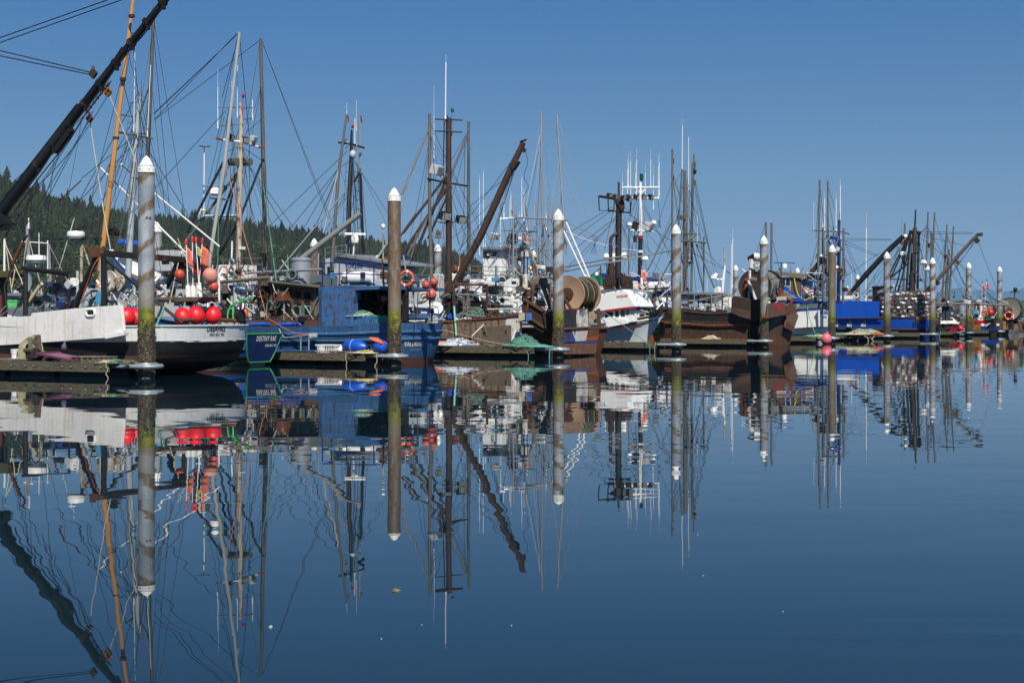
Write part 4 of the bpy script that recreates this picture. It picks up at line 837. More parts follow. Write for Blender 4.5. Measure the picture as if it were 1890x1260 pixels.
# wooden cabin
cb = B.slab('wooden_cabin', CABWOOD, [(487, 592), (487, 527), (588, 533), (588, 594)], 1.5, -1.5, bevel=.01)
B.slab('cabin_roof', OLDWOOD, [(478, 527), (482, 520), (592, 527), (592, 534)], 1.8, -1.8, cb); B.tube('roof_pipe', POLE, .05, (495, 520, 1.85), (590, 530, 1.85))
for x in (500, 510, 520, 531, 534, 580): B.slab('batten', OLDWOOD if x % 4 else GREYWOOD, [(x, 592), (x, 530), (x + 3, 530), (x + 3, 592)], 1.56, 1.5, cb, bevel=0)
B.windows([(543, 538, 553, 557), (562, 540, 572, 559)], 1.52, cb, paint('brown_frame', '#5a3a2c', .7, .3)); B.windows([(543, 566, 553, 580), (562, 566, 572, 581)], 1.52, cb, paint('verdigris_frame', '#6f9a86', .7, .4, .2))
for sg in (((588, 545), (574, 580)), ((530, 545), (500, 590)), ((515, 530), (545, 585))): B.tube('brace', GREYWOOD, .035, (sg[0][0], sg[0][1], 1.62), (sg[1][0], sg[1][1], 1.62), parent=cb)
rope_heap('brown net hung against the wooden cabin end', B.W((487, 560, 1.5)), .45, .3, 1.6, 22, .02, NETB, 31, 'net', 'net_bundle')
B.blk('fish_bin_row', paint('rust_brown_rail', '#5b3f30', .8, .4, .4, .4), 455, 590, 590, 602, 2.15, 2.0)
for x0, x1 in ((452, 498), (508, 556)): B.slab('blue_tarp_roll', TARPB, [(x0, 602), (x0 + 2, 595), (x1 - 4, 595), (x1, 601)], 2.25, 1.8, bevel=.06)
B.railing([(440, 600, 2.2), (520, 600, 2.2), (588, 601, 2.2)], .32, RUST, .02, 0, 1.3)
# white fore house, mast with twin trolling poles
fh = B.blk('fore_house', GREYW, 384, 538, 484, 610, .9, -1.6, bevel=.05); B.slab('house_trim', paint('torn_blue_trim', '#2a4f7a', .6, .4, .2, .4), [(380, 540), (380, 527), (487, 524), (487, 540)], 1.0, -1.7, fh); B.blk('upper_house', PLASTW, 391, 489, 434, 528, .3, -1.2, fh)
B.slab('doorway', DARKIN, [(411, 590), (411, 545), (414, 535), (421, 533), (425, 538), (425, 590)], .93, .85, fh, bevel=0); B.tube('exhaust_stack', GREYW, .16, (437, 530, 1.0), (437, 570, 1.0), n=12); B.ladder((462, 530, 1.0), (462, 580, 1.0), .0, PLASTW, axis='x', wid=.3) if False else B.ladder((462, 530, 1.0), (462, 580, 1.0), m=PLASTW, axis='x')
B.tube('stove_pipe', GALV, .1, (448, 552, 1.1), (448, 592, 1.1), n=10); B.railing([(385, 505, .2), (440, 500, .2), (484, 500, -.4)], .55, POLE, .016, 1, .8)
rope_heap('coil of orange rope hung by the white house', B.W((439, 510, .5)), .18, .12, .55, 14, .02, ROPEO, 8); buoy('fender', 'small red fender standing by the blue tarp roll', B.W((453, 582, 2.0)), .11, BUOYO, tall=2.6, cat='fender'); buoy('fender', 'white fender leaning by the flag poles', B.W((349, 545, 2.2)), .12, PLASTW, tall=2.4, cat='fender')
ms = B.tube('mast', RMAST, [.13, .125, .09, .06], (439, 560, 0), (443, 300, 0), (445, 225, 0), (443, 190, 0), n=12)
B.tube('trolling_pole', paint('pale_pole', '#a8a7a2', .5, .3, .15, .3), [.085, .08, .055], (370, 590, 1.9), (415, 300, 1.5), (442, 60, 1.1), n=9); B.tube('trolling_pole', POLE, [.1, .1, .07], (492, 560, -1.7), (486, 300, -1.5), (481, 71, -1.2), n=9)
for a_, b_ in (((372, 545), (404, 272)), ((428, 540), (408, 275))): pass
B.tube('mast_leg', BLACKM, .06, (412, 300, 1.5), (345, 430, 2.2)); B.tube('mast_leg', BLACKM, .055, (442, 310, 0), (360, 530, .4)); B.tube('mast_leg', POLE, .06, (437, 320, 0), (340, 450, 1.0)); B.tube('mast_leg', BLACKM, .055, (444, 400, 0), (482, 302, -1.4)); B.tube('spreader', GALV, .07, (375, 399, .8), (440, 398, 0)); B.tube('mast_leg', BLACKM, .05, (430, 355, .2), (395, 500, .8)); B.tube('mast_leg', BLACKM, .05, (440, 410, 0), (405, 470, -.6))
B.tube('spreader', PLASTW, .05, (410, 258, .9), (445, 262, 0), (476, 271, -.8)); B.tube('spreader_end', RUSTO, .05, (399, 255, 1.2), (411, 258, .9)); B.tube('spreader_end', RUSTO, .05, (474, 271, -.8), (489, 272, -1.1))
for x0, y0, x1, y1 in ((402, 198, 443, 199), (402, 232, 443, 230), (448, 200, 466, 199), (448, 220, 466, 219)): B.tube('antenna_bracket', POLE, .02, (x0, y0, .5), (x1, y1, 0 if x0 < 440 else -.4))
B.antenna(402, 161, 235, .5, .02, tip=35); B.antenna(466, 184, 220, -.4, .02); B.antenna(427, 150, 230, .2, .018, lean=1); B.antenna(438, 120, 215, .1, .015); B.antenna(448, 178, 210, 0, .012, REDP); MB().ball(B.p(449, 177, 0), (.07, .07, .1), 8, 6).build('mast_light', plain('magenta_light', '#b01848', .3), B.o)
for x, y, yy in ((427, 253, .5), (453, 258, -.2), (468, 256, -.5), (464, 263, -.5)): B.lamp(x, y, yy, .3, GREYW if x > 460 else BLACKM)
for x in (431, 456): c = B.p(x, 299, .3 if x < 440 else -.3); MB().tube([c - Vector((.2, .0, 0)), c + Vector((.2, 0, 0))], .17, 14).build('deck_floodlight', POLE, B.o)
B.scanner(397, 344, .6, .55, paint('teal_radar_bar', '#5a8796', .4, .1)); B.dome(397, 356, .6, .24); B.tube('radar_shelf', POLE, .03, (388, 366, .6), (424, 369, .3)); B.tube('gps_post', PLASTW, .025, (376, 395, .8), (377, 272, .8)); MB().lathe([(0, -.03), (.25, -.02), (.27, .01), (0, .04)], B.p(378, 270, .8), n=20).build('gps_dish', PLASTW, B.o); B.lamp(372, 391, .8, .3, WHITE)
B.blk('dark_reflector', FLAGK, 478, 467, 490, 484, -1.4, -1.5); MB().box(B.p(446, 458, .0), (.3, .2, .12)).build('mast_light_box', PLASTW, B.o, smooth=False)
B.stays([[(440, 62, 1.1), (285, 210, .4)], [(479, 75, -1.2), (284, 222, -.5)], [(440, 66, 1.1), (410, 180, .5)], [(438, 70, 1.1), (400, 260, .9)], [(443, 75, 1.1), (460, 250, -.6)], [(483, 75, -1.2), (610, 404, -3)], [(484, 78, -1.2), (606, 404, -3)], [(479, 80, -1.2), (455, 230, -.3)], [(416, 205, 1.0), (240, 398, 2.2)], [(482, 220, -1.3), (455, 245, -.1)], [(445, 270, 0), (482, 295, -1.3)], [(440, 270, 0), (416, 282, 1.2)], [(414, 215, .9), (365, 420, 1.5)],
         [(438, 272, 0), (560, 480, -1.0)], [(438, 275, 0), (592, 490, -1.2)], [(487, 320, -1.4), (505, 520, -1.5)], [(487, 310, -1.4), (498, 560, -1.5)], [(460, 262, -.4), (462, 470, -1)], [(425, 290, .6), (426, 480, .5)], [(433, 310, .3), (418, 500, .3)], [(485, 170, -1.3), (483, 300, -1.4)], [(420, 210, 1.2), (412, 330, 1.5)], [(478, 330, -1), (500, 480, -1.5)], [(447, 330, 0), (500, 500, -1.2)]], r=.0115)
B.stays([[(405, 298, 1.4), (401, 530, 1.4)]], ROPEG, .02, name='hauling_line'); B.stays([[(486, 340, -1.4), (513, 540, 1.7)]], ROPEG, .016, name='hauling_line'); B.stays([[(415, 300, 1.4), (492, 585, 2.3)]], ROPEP, .016, name='hauling_line')
B.stays([[(455, 570, 1.6), (640, 350, -1.5)]], GALV, .03, name='spar'); B.tube('lashed_spar', GREYWOOD, [.09, .075], (330, 528, 2.2), (497, 512, 2.4)); B.tube('lashed_spar', ALU, .06, (452, 504, .6), (596, 497, .2)); B.tube('lashed_spar', ALU, .035, (490, 511, .6), (560, 513, .2))
B.rope(ROPEP, .018, [(492, 585, 2.3), (520, 603, 2.6), (545, 614, 2.62), (573, 617, 2.62)]); B.rope(ROPEG, .02, [(513, 530, 1.7), (517, 560, 1.8), (508, 568, 1.8), (500, 556, 1.8), (493, 560, 1.8), (492, 590, 1.9)]); B.rope(ROPEL, .02, [(500, 510, 1.8), (508, 538, 1.9), (520, 545, 1.9), (532, 532, 1.9)]); B.rope(ROPEL, .018, [(515, 606, 2.6), (525, 622, 2.65), (548, 620, 2.65), (573, 618, 2.65)]); B.blk('fairlead', GREYW, 570, 615, 580, 622, 2.72, 2.5)
B.stays([[(520, 570, 1.9), (575, 625, 2.4)], [(530, 560, 1.7), (560, 600, 2.0)], [(455, 500, .6), (470, 560, 1.6)]], ROPEL, .014)
# galvanised vent drum and thick grey boom on the cabin roof
c = B.p(556, 528, -.3); MB().lathe([(.46, 0), (.44, .2), (.44, 1.05), (.47, 1.08), (.47, 1.16), (.36, 1.22), (0, 1.24)], c, n=24).build('vent_drum', GALV, B.o); B.tube('vent_pipe', GALV, .05, (546, 478, -.3), (553, 468, -.3))
B.tube('grey_boom', paint('grey_boom_paint', '#7f817f', .5, .3, .15, .3), [.125, .115], (556, 478, -.2), (665, 394, -1.2), n=12); B.blk('deck_locker', SLATE, 574, 507, 592, 530, -.2, -1.4)
VAL = B
tote('sea green fish tote on the worn blue boat beside the pile', B.W((702, 602, 1.6)), 1.0, .7, .42, SEAG, HEAD)
rope_heap('green netting heaped on the blue bin of the worn blue boat', B.W((669, 584, 1.9)), .55, .3, .25, 26, .016, ROPEG, 12, 'net', 'net_bundle', m2=ROPEL)
life_ring('orange life ring on the roof rail behind the brown pile', B.W((750, 514, .6)), .28, VAL.M.to_3x3() @ Vector((-.3, 1, 0))); buoy('ball_buoy', 'dusky pink ball buoy with a blue neck hung from the shelter roof edge', B.W((796, 544, 1.2)), .21, plain('dusky_vinyl', '#b05a56', .5, .2), neck=DBLUE, axis=(.1, 0, 1))
for k, (x, y) in enumerate(((786, 526), (800, 521), (801, 531))): buoy('ball_buoy', ['faded ball buoy on the roof beside the pale pole', 'orange ball buoy on the roof nearest the rust mast', 'lower orange ball buoy beside the dusky pink one'][k], B.W((x, y, -.2 - .3 * k)), .17, plain('faded_orange_vinyl', '#b5513a', .5, .2), None, neck=DBLUE)
c = B.W((805, 571, -1.7)); root = empty('hatch_lid', c); tag(root, 'round white hatch lid leaning beside the blue stern', 'hatch lid'); MB().lathe([(0, -.08), (.29, -.08), (.31, -.02), (.31, .06), (.27, .09), (0, .1)], (0, 0, 0), (-.25, -.9, .5), 26).build('lid', CLEANW, root); MB().lathe([(.305, -.12), (.305, -.085), (.2, -.12)], (0, 0, 0), (-.25, -.9, .5), 26).build('base_ring', BLACKM, root)
# ---------------------------------------------------------------- grey blue seiner with numbered aluminium cabin
B = Boat('fishing_boat', 'grey blue seiner with 04266 on its aluminium cabin and dark twin poles', slip(1, 7.5, 9.8))
BT.append(B)
B.hull(14.5, 4.6, [(0, 1.7), (.4, 1.7), (.7, 2.8), (1, 5.3)], [(.2, 0), (.8, 1), (1, 2)], [BROWNB, BGREY, WHITE], bow=2.2, bul=.6, flare=1.0, rail=RAILB)
cb = B.slab('aluminium_cabin', paint('pale_cabin_metal', '#b4b9bf', .45, .25, .05, .3), [(600, 560), (600, 478), (622, 471), (640, 472), (715, 492), (720, 560)], 1.0, -1.6); B.slab('roof', ALU, [(614, 472), (618, 467), (668, 474), (735, 486), (735, 490), (668, 480)], 1.2, -1.8, cb)
B.name_side('04266', 656, 491, .33, INKB, 1.015, 1.0); B.windows([(604, 492, 616, 506)], 1.0, cb)
ms = B.tube('mast', BLACKM, [.13, .12, .09, .05], (642, 545, 0), (644, 380, 0), (648, 292, 0), (649, 240, 0), n=10)
B.tube('trolling_pole', POLE, [.08, .075, .05], (612, 500, 1.5), (625, 320, 1.1), (640, 211, .9)); B.tube('trolling_pole', BLACKM, [.075, .075, .06], (672, 500, -1.5), (668, 400, -1.3), (665, 320, -1.1)); B.tube('trolling_pole', GALV, [.07, .055], (665, 320, -1.1), (664, 215, -.9))
for px, y in ((641, .9), (665, -.9)): B.tube('pole_tackle', RUST, .035, (px + 1, 214, y), (px + 3, 226, y))
B.tube('spreader', BLACKM, .045, (625, 263, 1.0), (648, 266, 0), (672, 273, -1.0)); MB().ring(B.p(639, 265, .3), (.5, .9, 0), .2, .02, 14, 5).build('antenna_loop', GALV, B.o); MB().ring(B.p(656, 271, -.3), (.5, .9, 0), .15, .02, 14, 5).build('antenna_loop', GALV, B.o)
B.antenna(655, 218, 270, -.4, .022); B.antenna(649, 235, 260, 0, .012, REDP); MB().ball(B.p(651, 233, 0), (.07, .07, .1), 8, 6).build('mast_light', REDP, B.o); MB().ball(B.p(651, 285, 0), (.16, .16, .2), 10, 7).build('mast_block', GREYW, B.o); B.antenna(640, 190, 212, .9, .008); B.antenna(658, 185, 240, -.4, .008)
B.ladder((643, 300, .35), (629, 560, .8), .34, POLE, .014, .42); B.ladder((655, 300, -.3), (673, 540, -1.0), .34, BLACKM, .014, .42)
B.stays([[(641, 279, .3), (486, 428, 3.2)], [(624, 312, 1.1), (497, 470, 2.6)], [(625, 312, 1.1), (648, 295, 0)], [(642, 345, .3), (600, 430, 1.6)], [(667, 318, -1.1), (719, 398, -3.2)], [(653, 297, -.1), (664, 316, -1.1)], [(668, 330, -1.2), (682, 500, -1.7)], [(600, 430, 1.6), (575, 470, 2.2)], [(650, 280, 0), (655, 460, -.3)], [(648, 290, 0), (634, 540, .4)], [(652, 290, 0), (668, 540, -.6)], [(480, 560, 2.5), (624, 312, 1.1)]], r=.011)
B.tube('net_boom', GALV, .05, (597, 430, 1.8), (625, 312, 1.1)); B.tube('spar', BLACKM, .045, (655, 335, -.2), (664, 318, -1.1)); B.tube('spar', GALV, .03, (740, 395, -3), (758, 312, -3.2))
B.scanner(655, 432, .4, .5, PLASTW); B.tube('radar_post', PLASTW, .04, (655, 436, .4), (651, 478, .4)); B.antenna(707, 420, 500, .2, .03, paint('buff_pole', '#b0a890', .5, .2)); MB().ball(B.p(707, 418, .2), (.1, .1, .12), 10, 7).build('gps_puck', PLASTW, B.o)
B.dome(698, 476, -.2, .14); B.tube('pipe_arch', RUSTD, .05, (686, 498, .5), (720, 462, -.4), (768, 395, -2)); B.tube('pipe_arch', GALV, .05, (684, 495, .6), (720, 440, 0)); B.railing([(600, 478, 1.3), (640, 472, 1.3)], .5, GALV, .016, 1, .8)
B.slab('blue_cover', TARPB, [(214, 452), (218, 440), (232, 444), (234, 452)], .4, -.6, bevel=.08); B.blk('fore_house', GREYW, 288, 462, 320, 500, .0, -1.4)
# ---------------------------------------------------------------- rusty trawler with white stern panel and big net drum
B = Boat('trawler', 'rusty trawler with white stern panel, tan net drum, rust red mast and tilted trawl door', slip(2, .45, 3.65), cat='trawler')
BT.append(B)
B.hull(15, 4.1, [(0, 1.3), (.3, 1.25), (1, 2.4)], [(.34, 0), (.52, 0), (1, 0)], [RUST, RUSTW, RBLUE], sf=.97, wls=.9, rake=.2, bulge=.06, bul=.3, flare=.9, under=.1, rail=None)
B.strake(1.0, .085, RUST, 0, .5); X0 = B.tx(0, 1.2) - .03
for nm, m_, q, dx in (('black_stern_panel', RBLACK, [(1040, 607), (1040, 572), (1064, 571), (1064, 605)], 0), ('white_stern_panel', RUSTW, [(1064.5, 604), (1064.5, 571), (1085, 570), (1086, 603)], 0), ('cream_stern_panel', paint('rusty_cream_panel', '#b3a889', .6, .4, .5, .5, rustcol='#7a4a20', gscale=2), [(1088, 576), (1104, 573), (1104, 597), (1088, 598)], .35), ('stern_post', RUST, [(1104, 606), (1102, 570), (1108, 569), (1110, 604)], 0),
                      ('blue_transom_patch', RBLUE, [(1041, 611), (1054, 610), (1062, 631), (1041, 632)], 0), ('white_transom_patch', paint('rust_stained_white', '#c3c0ba', .6, .35, .55, .7, rustcol='#8a5522', gscale=1.6), [(1055, 609), (1086, 607), (1081, 629), (1063, 630)], 0), ('brown_transom_patch', RUST, [(1086.5, 606), (1107, 604), (1105, 619), (1084, 621)], 0), ('orange_transom_patch', RUSTO, [(1084, 621.5), (1105, 619.5), (1103, 628.5), (1081.5, 629.5)], 0),
                      ('blue_waterline_stripe', RBLUE, [(1061, 630), (1102, 629), (1102, 632.5), (1061, 633.5)], -.01), ('rust_boot_top', paint('barnacled_rust', '#6a4634', .8, .5, .5, .7, .3, rustcol='#8f8470', gscale=2), [(1041, 634), (1102, 633), (1099, 653), (1041, 654)], -.01)):
    B.tslab(nm, m_, q, X0 - .05 + dx, .05)
B.tname('LAVLN', 1075.5, 575.5, .28, INKB, X0 - .056, .72); B.tname('BAY', 1076, 581, .2, INKB, X0 - .056, 1.0)
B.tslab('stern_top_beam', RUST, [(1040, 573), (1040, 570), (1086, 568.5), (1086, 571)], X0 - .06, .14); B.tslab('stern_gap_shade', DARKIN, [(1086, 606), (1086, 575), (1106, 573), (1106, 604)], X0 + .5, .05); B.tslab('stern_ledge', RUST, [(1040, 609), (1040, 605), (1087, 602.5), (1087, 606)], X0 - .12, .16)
a_, b_ = B.px_(1087, 600, X0 + .05), B.px_(1104, 599, X0 + .05); MB().tube([a_, b_], .1, 12).build('stern_roller', paint('grey_roller', '#6d7377', .5, .3, .1), B.o)
B.slab('stern_side_plate', RBLACK, [(1000, 607), (1000, 574), (1041, 572), (1041, 607)], 2.0, 1.9)
B.slab('white_wheelhouse', CLEANW, [(752, 610), (752, 534), (800, 536), (804, 612)], 1.2, -.6); B.slab('blue_stripe', RAILB, [(752, 566), (752, 570), (792, 573), (792, 568)], 1.24, 1.18); B.slab('awning', paint('pale_awning', '#b9bdc0', .7, .2), [(764, 536), (764, 522), (802, 505), (812, 508), (812, 536)], .2, -1.0)
for x0, yy in ((1046, .95),):
    nd = net_drum(B, B.p(1064, 543, 0), .88, .36, 1.75, paint('tan_flange', '#b08f74', .7, .4, .18, .45, rustcol='#5d3824'), NETB, .74, 21, mcore=paint('brown_core', '#4c2a1e', .7, .4, .3))
B.tube('drum_stand', RUSTD, .08, (1040, 548, 1.1), (1056, 573, 1.4)); B.tube('drum_stand', RUSTD, .08, (1046, 545, 1.1), (1018, 573, 1.4)); B.tube('drum_lashing', ROPEL, .04, (1078, 535, -.2), (1077, 570, .3))
# trawl door and gallows at the near quarter
q = [(962, 566), (967, 550), (1014, 578), (1019, 585), (1018, 592), (1004, 612), (1000, 614), (966, 590)]
td = B.slab('trawl_door', RUSTD, q, 2.75, 2.62, bevel=.02)
for (a, b) in (((968, 553), (1014, 581)), ((965, 578), (1004, 604)), ((1003, 572), (1008, 606)), ((975, 558), (970, 590))): MB().bar(B.p(a[0], a[1], 2.82), B.p(b[0], b[1], 2.82), .07, .09).build('door_rib', RUST, td, smooth=False)
for k in range(9): c = B.p(1004 + k * .4, 574 + k * 3.2, 2.86); MB().ring(c, (1, .5 if k % 2 else -.5, 0), .05, .016, 8, 5).build('chain_link', RUSTD, td)
for a, b, wv in (((979, 520, 1.9), (1010, 518, 1.6), .28), ((1000, 518, 1.8), (1026, 540, 1.4), .2), ((1000, 522, 1.7), (1018, 572, 1.7), .17), ((984, 522, 2.0), (983, 560, 2.0), .1), ((1012, 524, .6), (1024, 572, .6), .17)): MB().bar(B.p(*a), B.p(*b), wv, wv).build('gallows_beam', paint('brown_grey_steel', '#6a5a4c', .7, .4, .35, .4), B.o, smooth=False, bevel=.02)
block(B, 981, 540, 2.0, .16, RUST); B.tube('chain_fall', RUSTD, .03, (982, 526, 2.0), (981, 560, 2.2)); B.tube('rust_tank', RUST, .2, (966, 508, 1.2), (966, 534, 1.2), n=12); B.tube('rust_tank', RUSTW, .13, (969, 506, 1.5), (969, 535, 1.5), n=10)
# forward rusty bulwark, rails and gear
B.slab('rust_bulwark', RUSTL, [(800, 640), (803, 595), (870, 590), (932, 584), (934, 650)], 2.36, 2.28); B.slab('bulwark_cap', RUST, [(802, 597), (802, 592), (870, 588), (936, 582), (936, 586)], 2.42, 2.2); B.slab('bulwark_panel', RUSTW, [(933, 650), (933, 584), (962, 580), (962, 650)], 2.34, 2.25); B.slab('bulwark_end_cap', RUST, [(930, 585), (938, 578), (970, 577), (972, 582)], 2.42, 2.2)
for x in (812, 829, 858, 879, 907, 921): B.tube('plate_rib', RUST, .022, (x, 598 - (x - 806) * .09, 2.38), (x, 640, 2.38), n=5)
B.tube('pipe_frame', RUST, .06, (840, 525, 1.9), (899, 526, 1.9)); B.tube('pipe_frame', RUSTD, .065, (899, 525, 1.9), (899, 584, 1.9)); B.tube('pipe_frame', RUSTD, .09, (836, 528, 2.0), (840, 585, 2.0)); B.tube('pipe_frame', POLE, .04, (856, 548, 2.0), (855, 640, 2.3)); B.tube('pipe_frame', POLE, .035, (863, 548, 2.0), (862, 588, 2.2)); B.tube('pipe_frame', GALV, .035, (841, 543, 1.9), (935, 546, 1.9)); B.tube('pipe_frame', BLACKM, .06, (823, 588, 1.8), (845, 535, 1.5))
B.tube('green_pole', plain('mint_pole', '#8fd8c4', .5, .1), .045, (838, 565, 2.5), (842, 619, 2.5)); B.tube('grey_pole_rail', GREYW, .05, (900, 571, 2.0), (965, 570, 2.0)); B.tube('grey_pole_rail', GREYW, .03, (918, 548, 1.5), (958, 540, 1.5)); B.blk('deck_machinery', BLACKM, 868, 555, 886, 580, 1.4, .6); B.blk('rust_panel', RUSTL, 838, 548, 860, 585, .8, .6)
for x, y, yy, r_ in ((850, 548, 1.0, .28), (878, 560, .6, .36), (892, 562, .2, .3)): winch(B, B.p(x, y, yy), r_, .6, POLE)
MB().ring(B.p(832, 573, 1.2), (.2, 1, 0), .2, .05, 16, 6).ring(B.p(832, 573, 1.2), (.2, 1, 0), .1, .04, 12, 6).build('gear_wheel', RUST, B.o); B.tube('gear_post', RUSTD, .04, (818, 585, 1.4), (831, 560, 1.2))
for k in range(7): B.tube('pipe_bundle', [POLE, GREYWOOD, ALU][k % 3], .035, (868 + k * 3, 583, 1.2 - .1 * k), (846 + k * 5, 560 - k * 2, 1.0 - .1 * k))
rope_heap('grey green net heaped on the rusty trawler foredeck', B.W((877, 585, 1.7)), .9, .5, .5, 30, .018, NETG, 41, 'net', 'net_bundle', m2=ROPEG); rope_heap('blue tarp bundle beside the gear wheel', B.W((836, 588, 1.6)), .4, .3, .3, 14, .03, TARPB, 42, 'tarp', 'tarp_bundle')
# rust red mast, poles and boom
ms = B.tube('mast', paint('rust_red_mast', '#38231d', .7, .4, .4, .4, .2), [.17, .16, .14], (829, 590, 0), (828, 380, 0), (828, 218, 0), n=10)
B.tube('trolling_pole', POLE, [.1, .09, .075], (797, 545, 1.2), (793, 380, 1.0), (793, 210, .9), n=8); B.tube('trolling_pole', POLE, [.09, .08, .07], (864, 555, -1.2), (865, 380, -1.0), (865, 224, -.9), n=8)
B.tube('spreader', RUSTD, .035, (802, 220, .9), (853, 222, -.7)); B.tube('spreader', RUSTD, .035, (802, 242, .9), (853, 244, -.7)); B.tube('spreader', BLACKM, .05, (789, 330, 1.2), (828, 338, 0), (867, 344, -1.2)); B.tube('spreader', POLE, .03, (800, 408, .8), (828, 413, 0), (853, 405, -.7))
B.antenna(822, 115, 222, .2, .035, lean=1, tip=14); B.tube('antenna_post', BLACKM, .03, (820, 222, .2), (818, 325, .2)); B.antenna(801, 215, 290, .8, .018, lean=0, tip=56); B.antenna(834, 205, 250, -.2, .016, POLE); MB().ball(B.p(835, 203, -.2), (.09, .09, .13), 8, 6).build('mast_light', plain('teal_light', '#1f5a5e', .3), B.o); B.antenna(826, 212, 222, .1, .03, BLACKM)
B.lamp(806, 314, .7, .62, GREYW); B.lamp(821, 398, .3, .5, BLACKM); B.lamp(851, 405, -.6, .46, BLACKM)
for a, b, r_ in (((792, 236, .9), (742, 358, 2.6), .055), ((861, 250, -.9), (834, 318, -.1), .05), ((826, 322, .1), (744, 430, 2.2), .07), ((826, 345, .1), (742, 470, 2.0), .09), ((833, 345, -.1), (790, 440, .6), .06), ((824, 330, .1), (752, 500, 1.6), .075), ((770, 430, 1.6), (752, 503, 1.9), .05), ((790, 400, 1.0), (752, 470, 2.0), .04)): B.tube('rust_strut', RUSTD if r_ > .055 else POLE, r_, a, b)
bm = B.tube('boom', paint('rust_boom', '#3d271d', .75, .4, .45, .5, .3, rustcol='#74482c', gscale=2, pale=.4), [.16, .18, .17, .13], (836, 530, 1.2), (885, 440, 1.0), (940, 318, .9), (966, 263, .8), n=10)
c = B.p(966, 263, .8); MB().ring(c + Vector((0, 0, .08)), (.3, .2, 1), .14, .05, 16, 6).build('boom_head_sheave', RUSTD, bm); MB().bar(B.p(955, 296, .9), B.p(945, 312, .9), .3, .3).build('boom_collar', RUSTD, bm, smooth=False, bevel=.03); block(B, 967, 277, .8, .1, RUSTD)
for x, y in ((839, 497), (858, 493)): MB().lathe([(0, -.12), (.2, -.1), (.22, 0), (.2, .1), (0, .12)], B.p(x, y, 1.0), (.5, .8, .2), 16).build('boom_sheave', RUST, B.o)
MB().ball(B.p(856, 512, .6), (.35, .35, .3), 12, 8).build('hydraulic_motor', GREYW, B.o)
B.stays([[(952, 310, .9), (915, 420, .4)], [(950, 312, .9), (905, 450, .4)], [(948, 314, .9), (900, 480, .2)], [(946, 314, .9), (885, 510, 0)], [(942, 300, .9), (848, 425, .6)], [(924, 335, .8), (866, 382, -.5)], [(848, 470, .8), (867, 385, -.8)], [(793, 224, .9), (826, 300, 0)], [(863, 244, -.9), (832, 298, 0)], [(866, 245, -.9), (867, 330, -1)], [(801, 250, .8), (798, 560, .8)], [(832, 310, 0), (835, 420, -.1)], [(858, 260, -.8), (856, 400, -.8)], [(828, 300, 0), (912, 480, -1)], [(920, 372, .8), (840, 470, .6)], [(900, 410, .8), (832, 500, .9)], [(828, 345, 0), (880, 500, -.6)]], r=.0115)
B.rope(CABLE, .012, [(970, 280, .8), (974, 300, .8), (967, 325, .8), (975, 345, .8), (966, 365, .8), (967, 400, .8)], 'slack_wire', 8); B.rope(CABLE, .012, [(838, 398, -.2), (845, 440, -.4), (852, 455, -.5), (860, 430, -.8)], 'slack_wire', 6)
rope_heap('black gear bundle hanging on the pale pole', B.W((809, 440, .5)), .18, .15, .6, 14, .018, NETG, 51, 'net', 'net_bundle')
RT = B
# ---------------------------------------------------------------- white longliner crowded with silver masts
B = Boat('fishing_boat', 'white longliner with silver ladder masts and satellite domes behind the rusty trawler', slip(2, 3.6, 9.8))
BT.append(B)
B.hull(13, 4.4, [(0, 1.5), (.5, 1.6), (1, 3.0)], [(.25, 0), (1, 1)], [BROWNB, WHITE], bul=.5, rail=GREYW)
B.blk('main_cabin', CLEANW, 866, 515, 960, 585, 1.3, -1.5, bevel=.04); B.blk('wheelhouse', CLEANW, 890, 460, 925, 520, 1.0, -1.2, bevel=.05); B.slab('wheelhouse_roof', ALU, [(886, 461), (889, 456), (930, 456), (928, 461)], 1.3, -1.5); B.windows([(893, 464, 903, 476), (906, 464, 918, 476)], 1.0); B.windows([(872, 528, 882, 540), (890, 528, 900, 540)], 1.3); B.blk('net_shed', CLEANW, 945, 525, 985, 590, .6, -1.6)
B.blk('bait_shed', SLATE, 866, 508, 886, 528, 1.0, -1.0)
for x0, y0, x1, y1, yy, r_ in ((948, 365, 947, 560, 1.0, .055), (990, 370, 993, 565, -1.0, .055), (999, 207, 1002, 560, -1.5, .075), (1012, 360, 1012, 560, -1.9, .04), (967, 410, 960, 560, .2, .05), (975, 402, 990, 560, -.6, .05), (1028, 212, 1045, 470, -2.1, .07), (955, 410, 880, 560, .6, .05), (1020, 380, 1022, 560, -2, .03)): B.tube('silver_mast', ALU, [r_, r_ * .8], (x1, y1, yy), (x0, y0, yy), n=8)
B.tube('spreader', ALU, .05, (950, 401, 1.0), (1048, 406, -2.3)); B.tube('spreader', ALU, .03, (925, 425, 1.4), (990, 428, -1)); B.tube('spreader', ALU, .03, (928, 452, 1.4), (990, 452, -1)); B.tube('spreader', ALU, .03, (905, 475, 1.4), (1000, 475, -1.4)); B.tube('spreader', ALU, .025, (922, 404, 1.5), (950, 402, 1))
for x0, y0, x1, y1 in ((1003, 410, 1040, 495), (1045, 410, 1098, 535), (1040, 425, 1096, 545), (1018, 405, 1030, 430)): B.tube('white_outrigger', PLASTW, .045, (x0, y0, -1.8), (x1, y1, -2.4))
for x0, y0, x1, y1 in ((945, 440, 890, 560), (935, 455, 950, 510), (968, 430, 1000, 520), (940, 430, 925, 480), (952, 480, 910, 580)): B.tube('ladder_stay', ALU, .035, (x0, y0, .6), (x1, y1, .4))
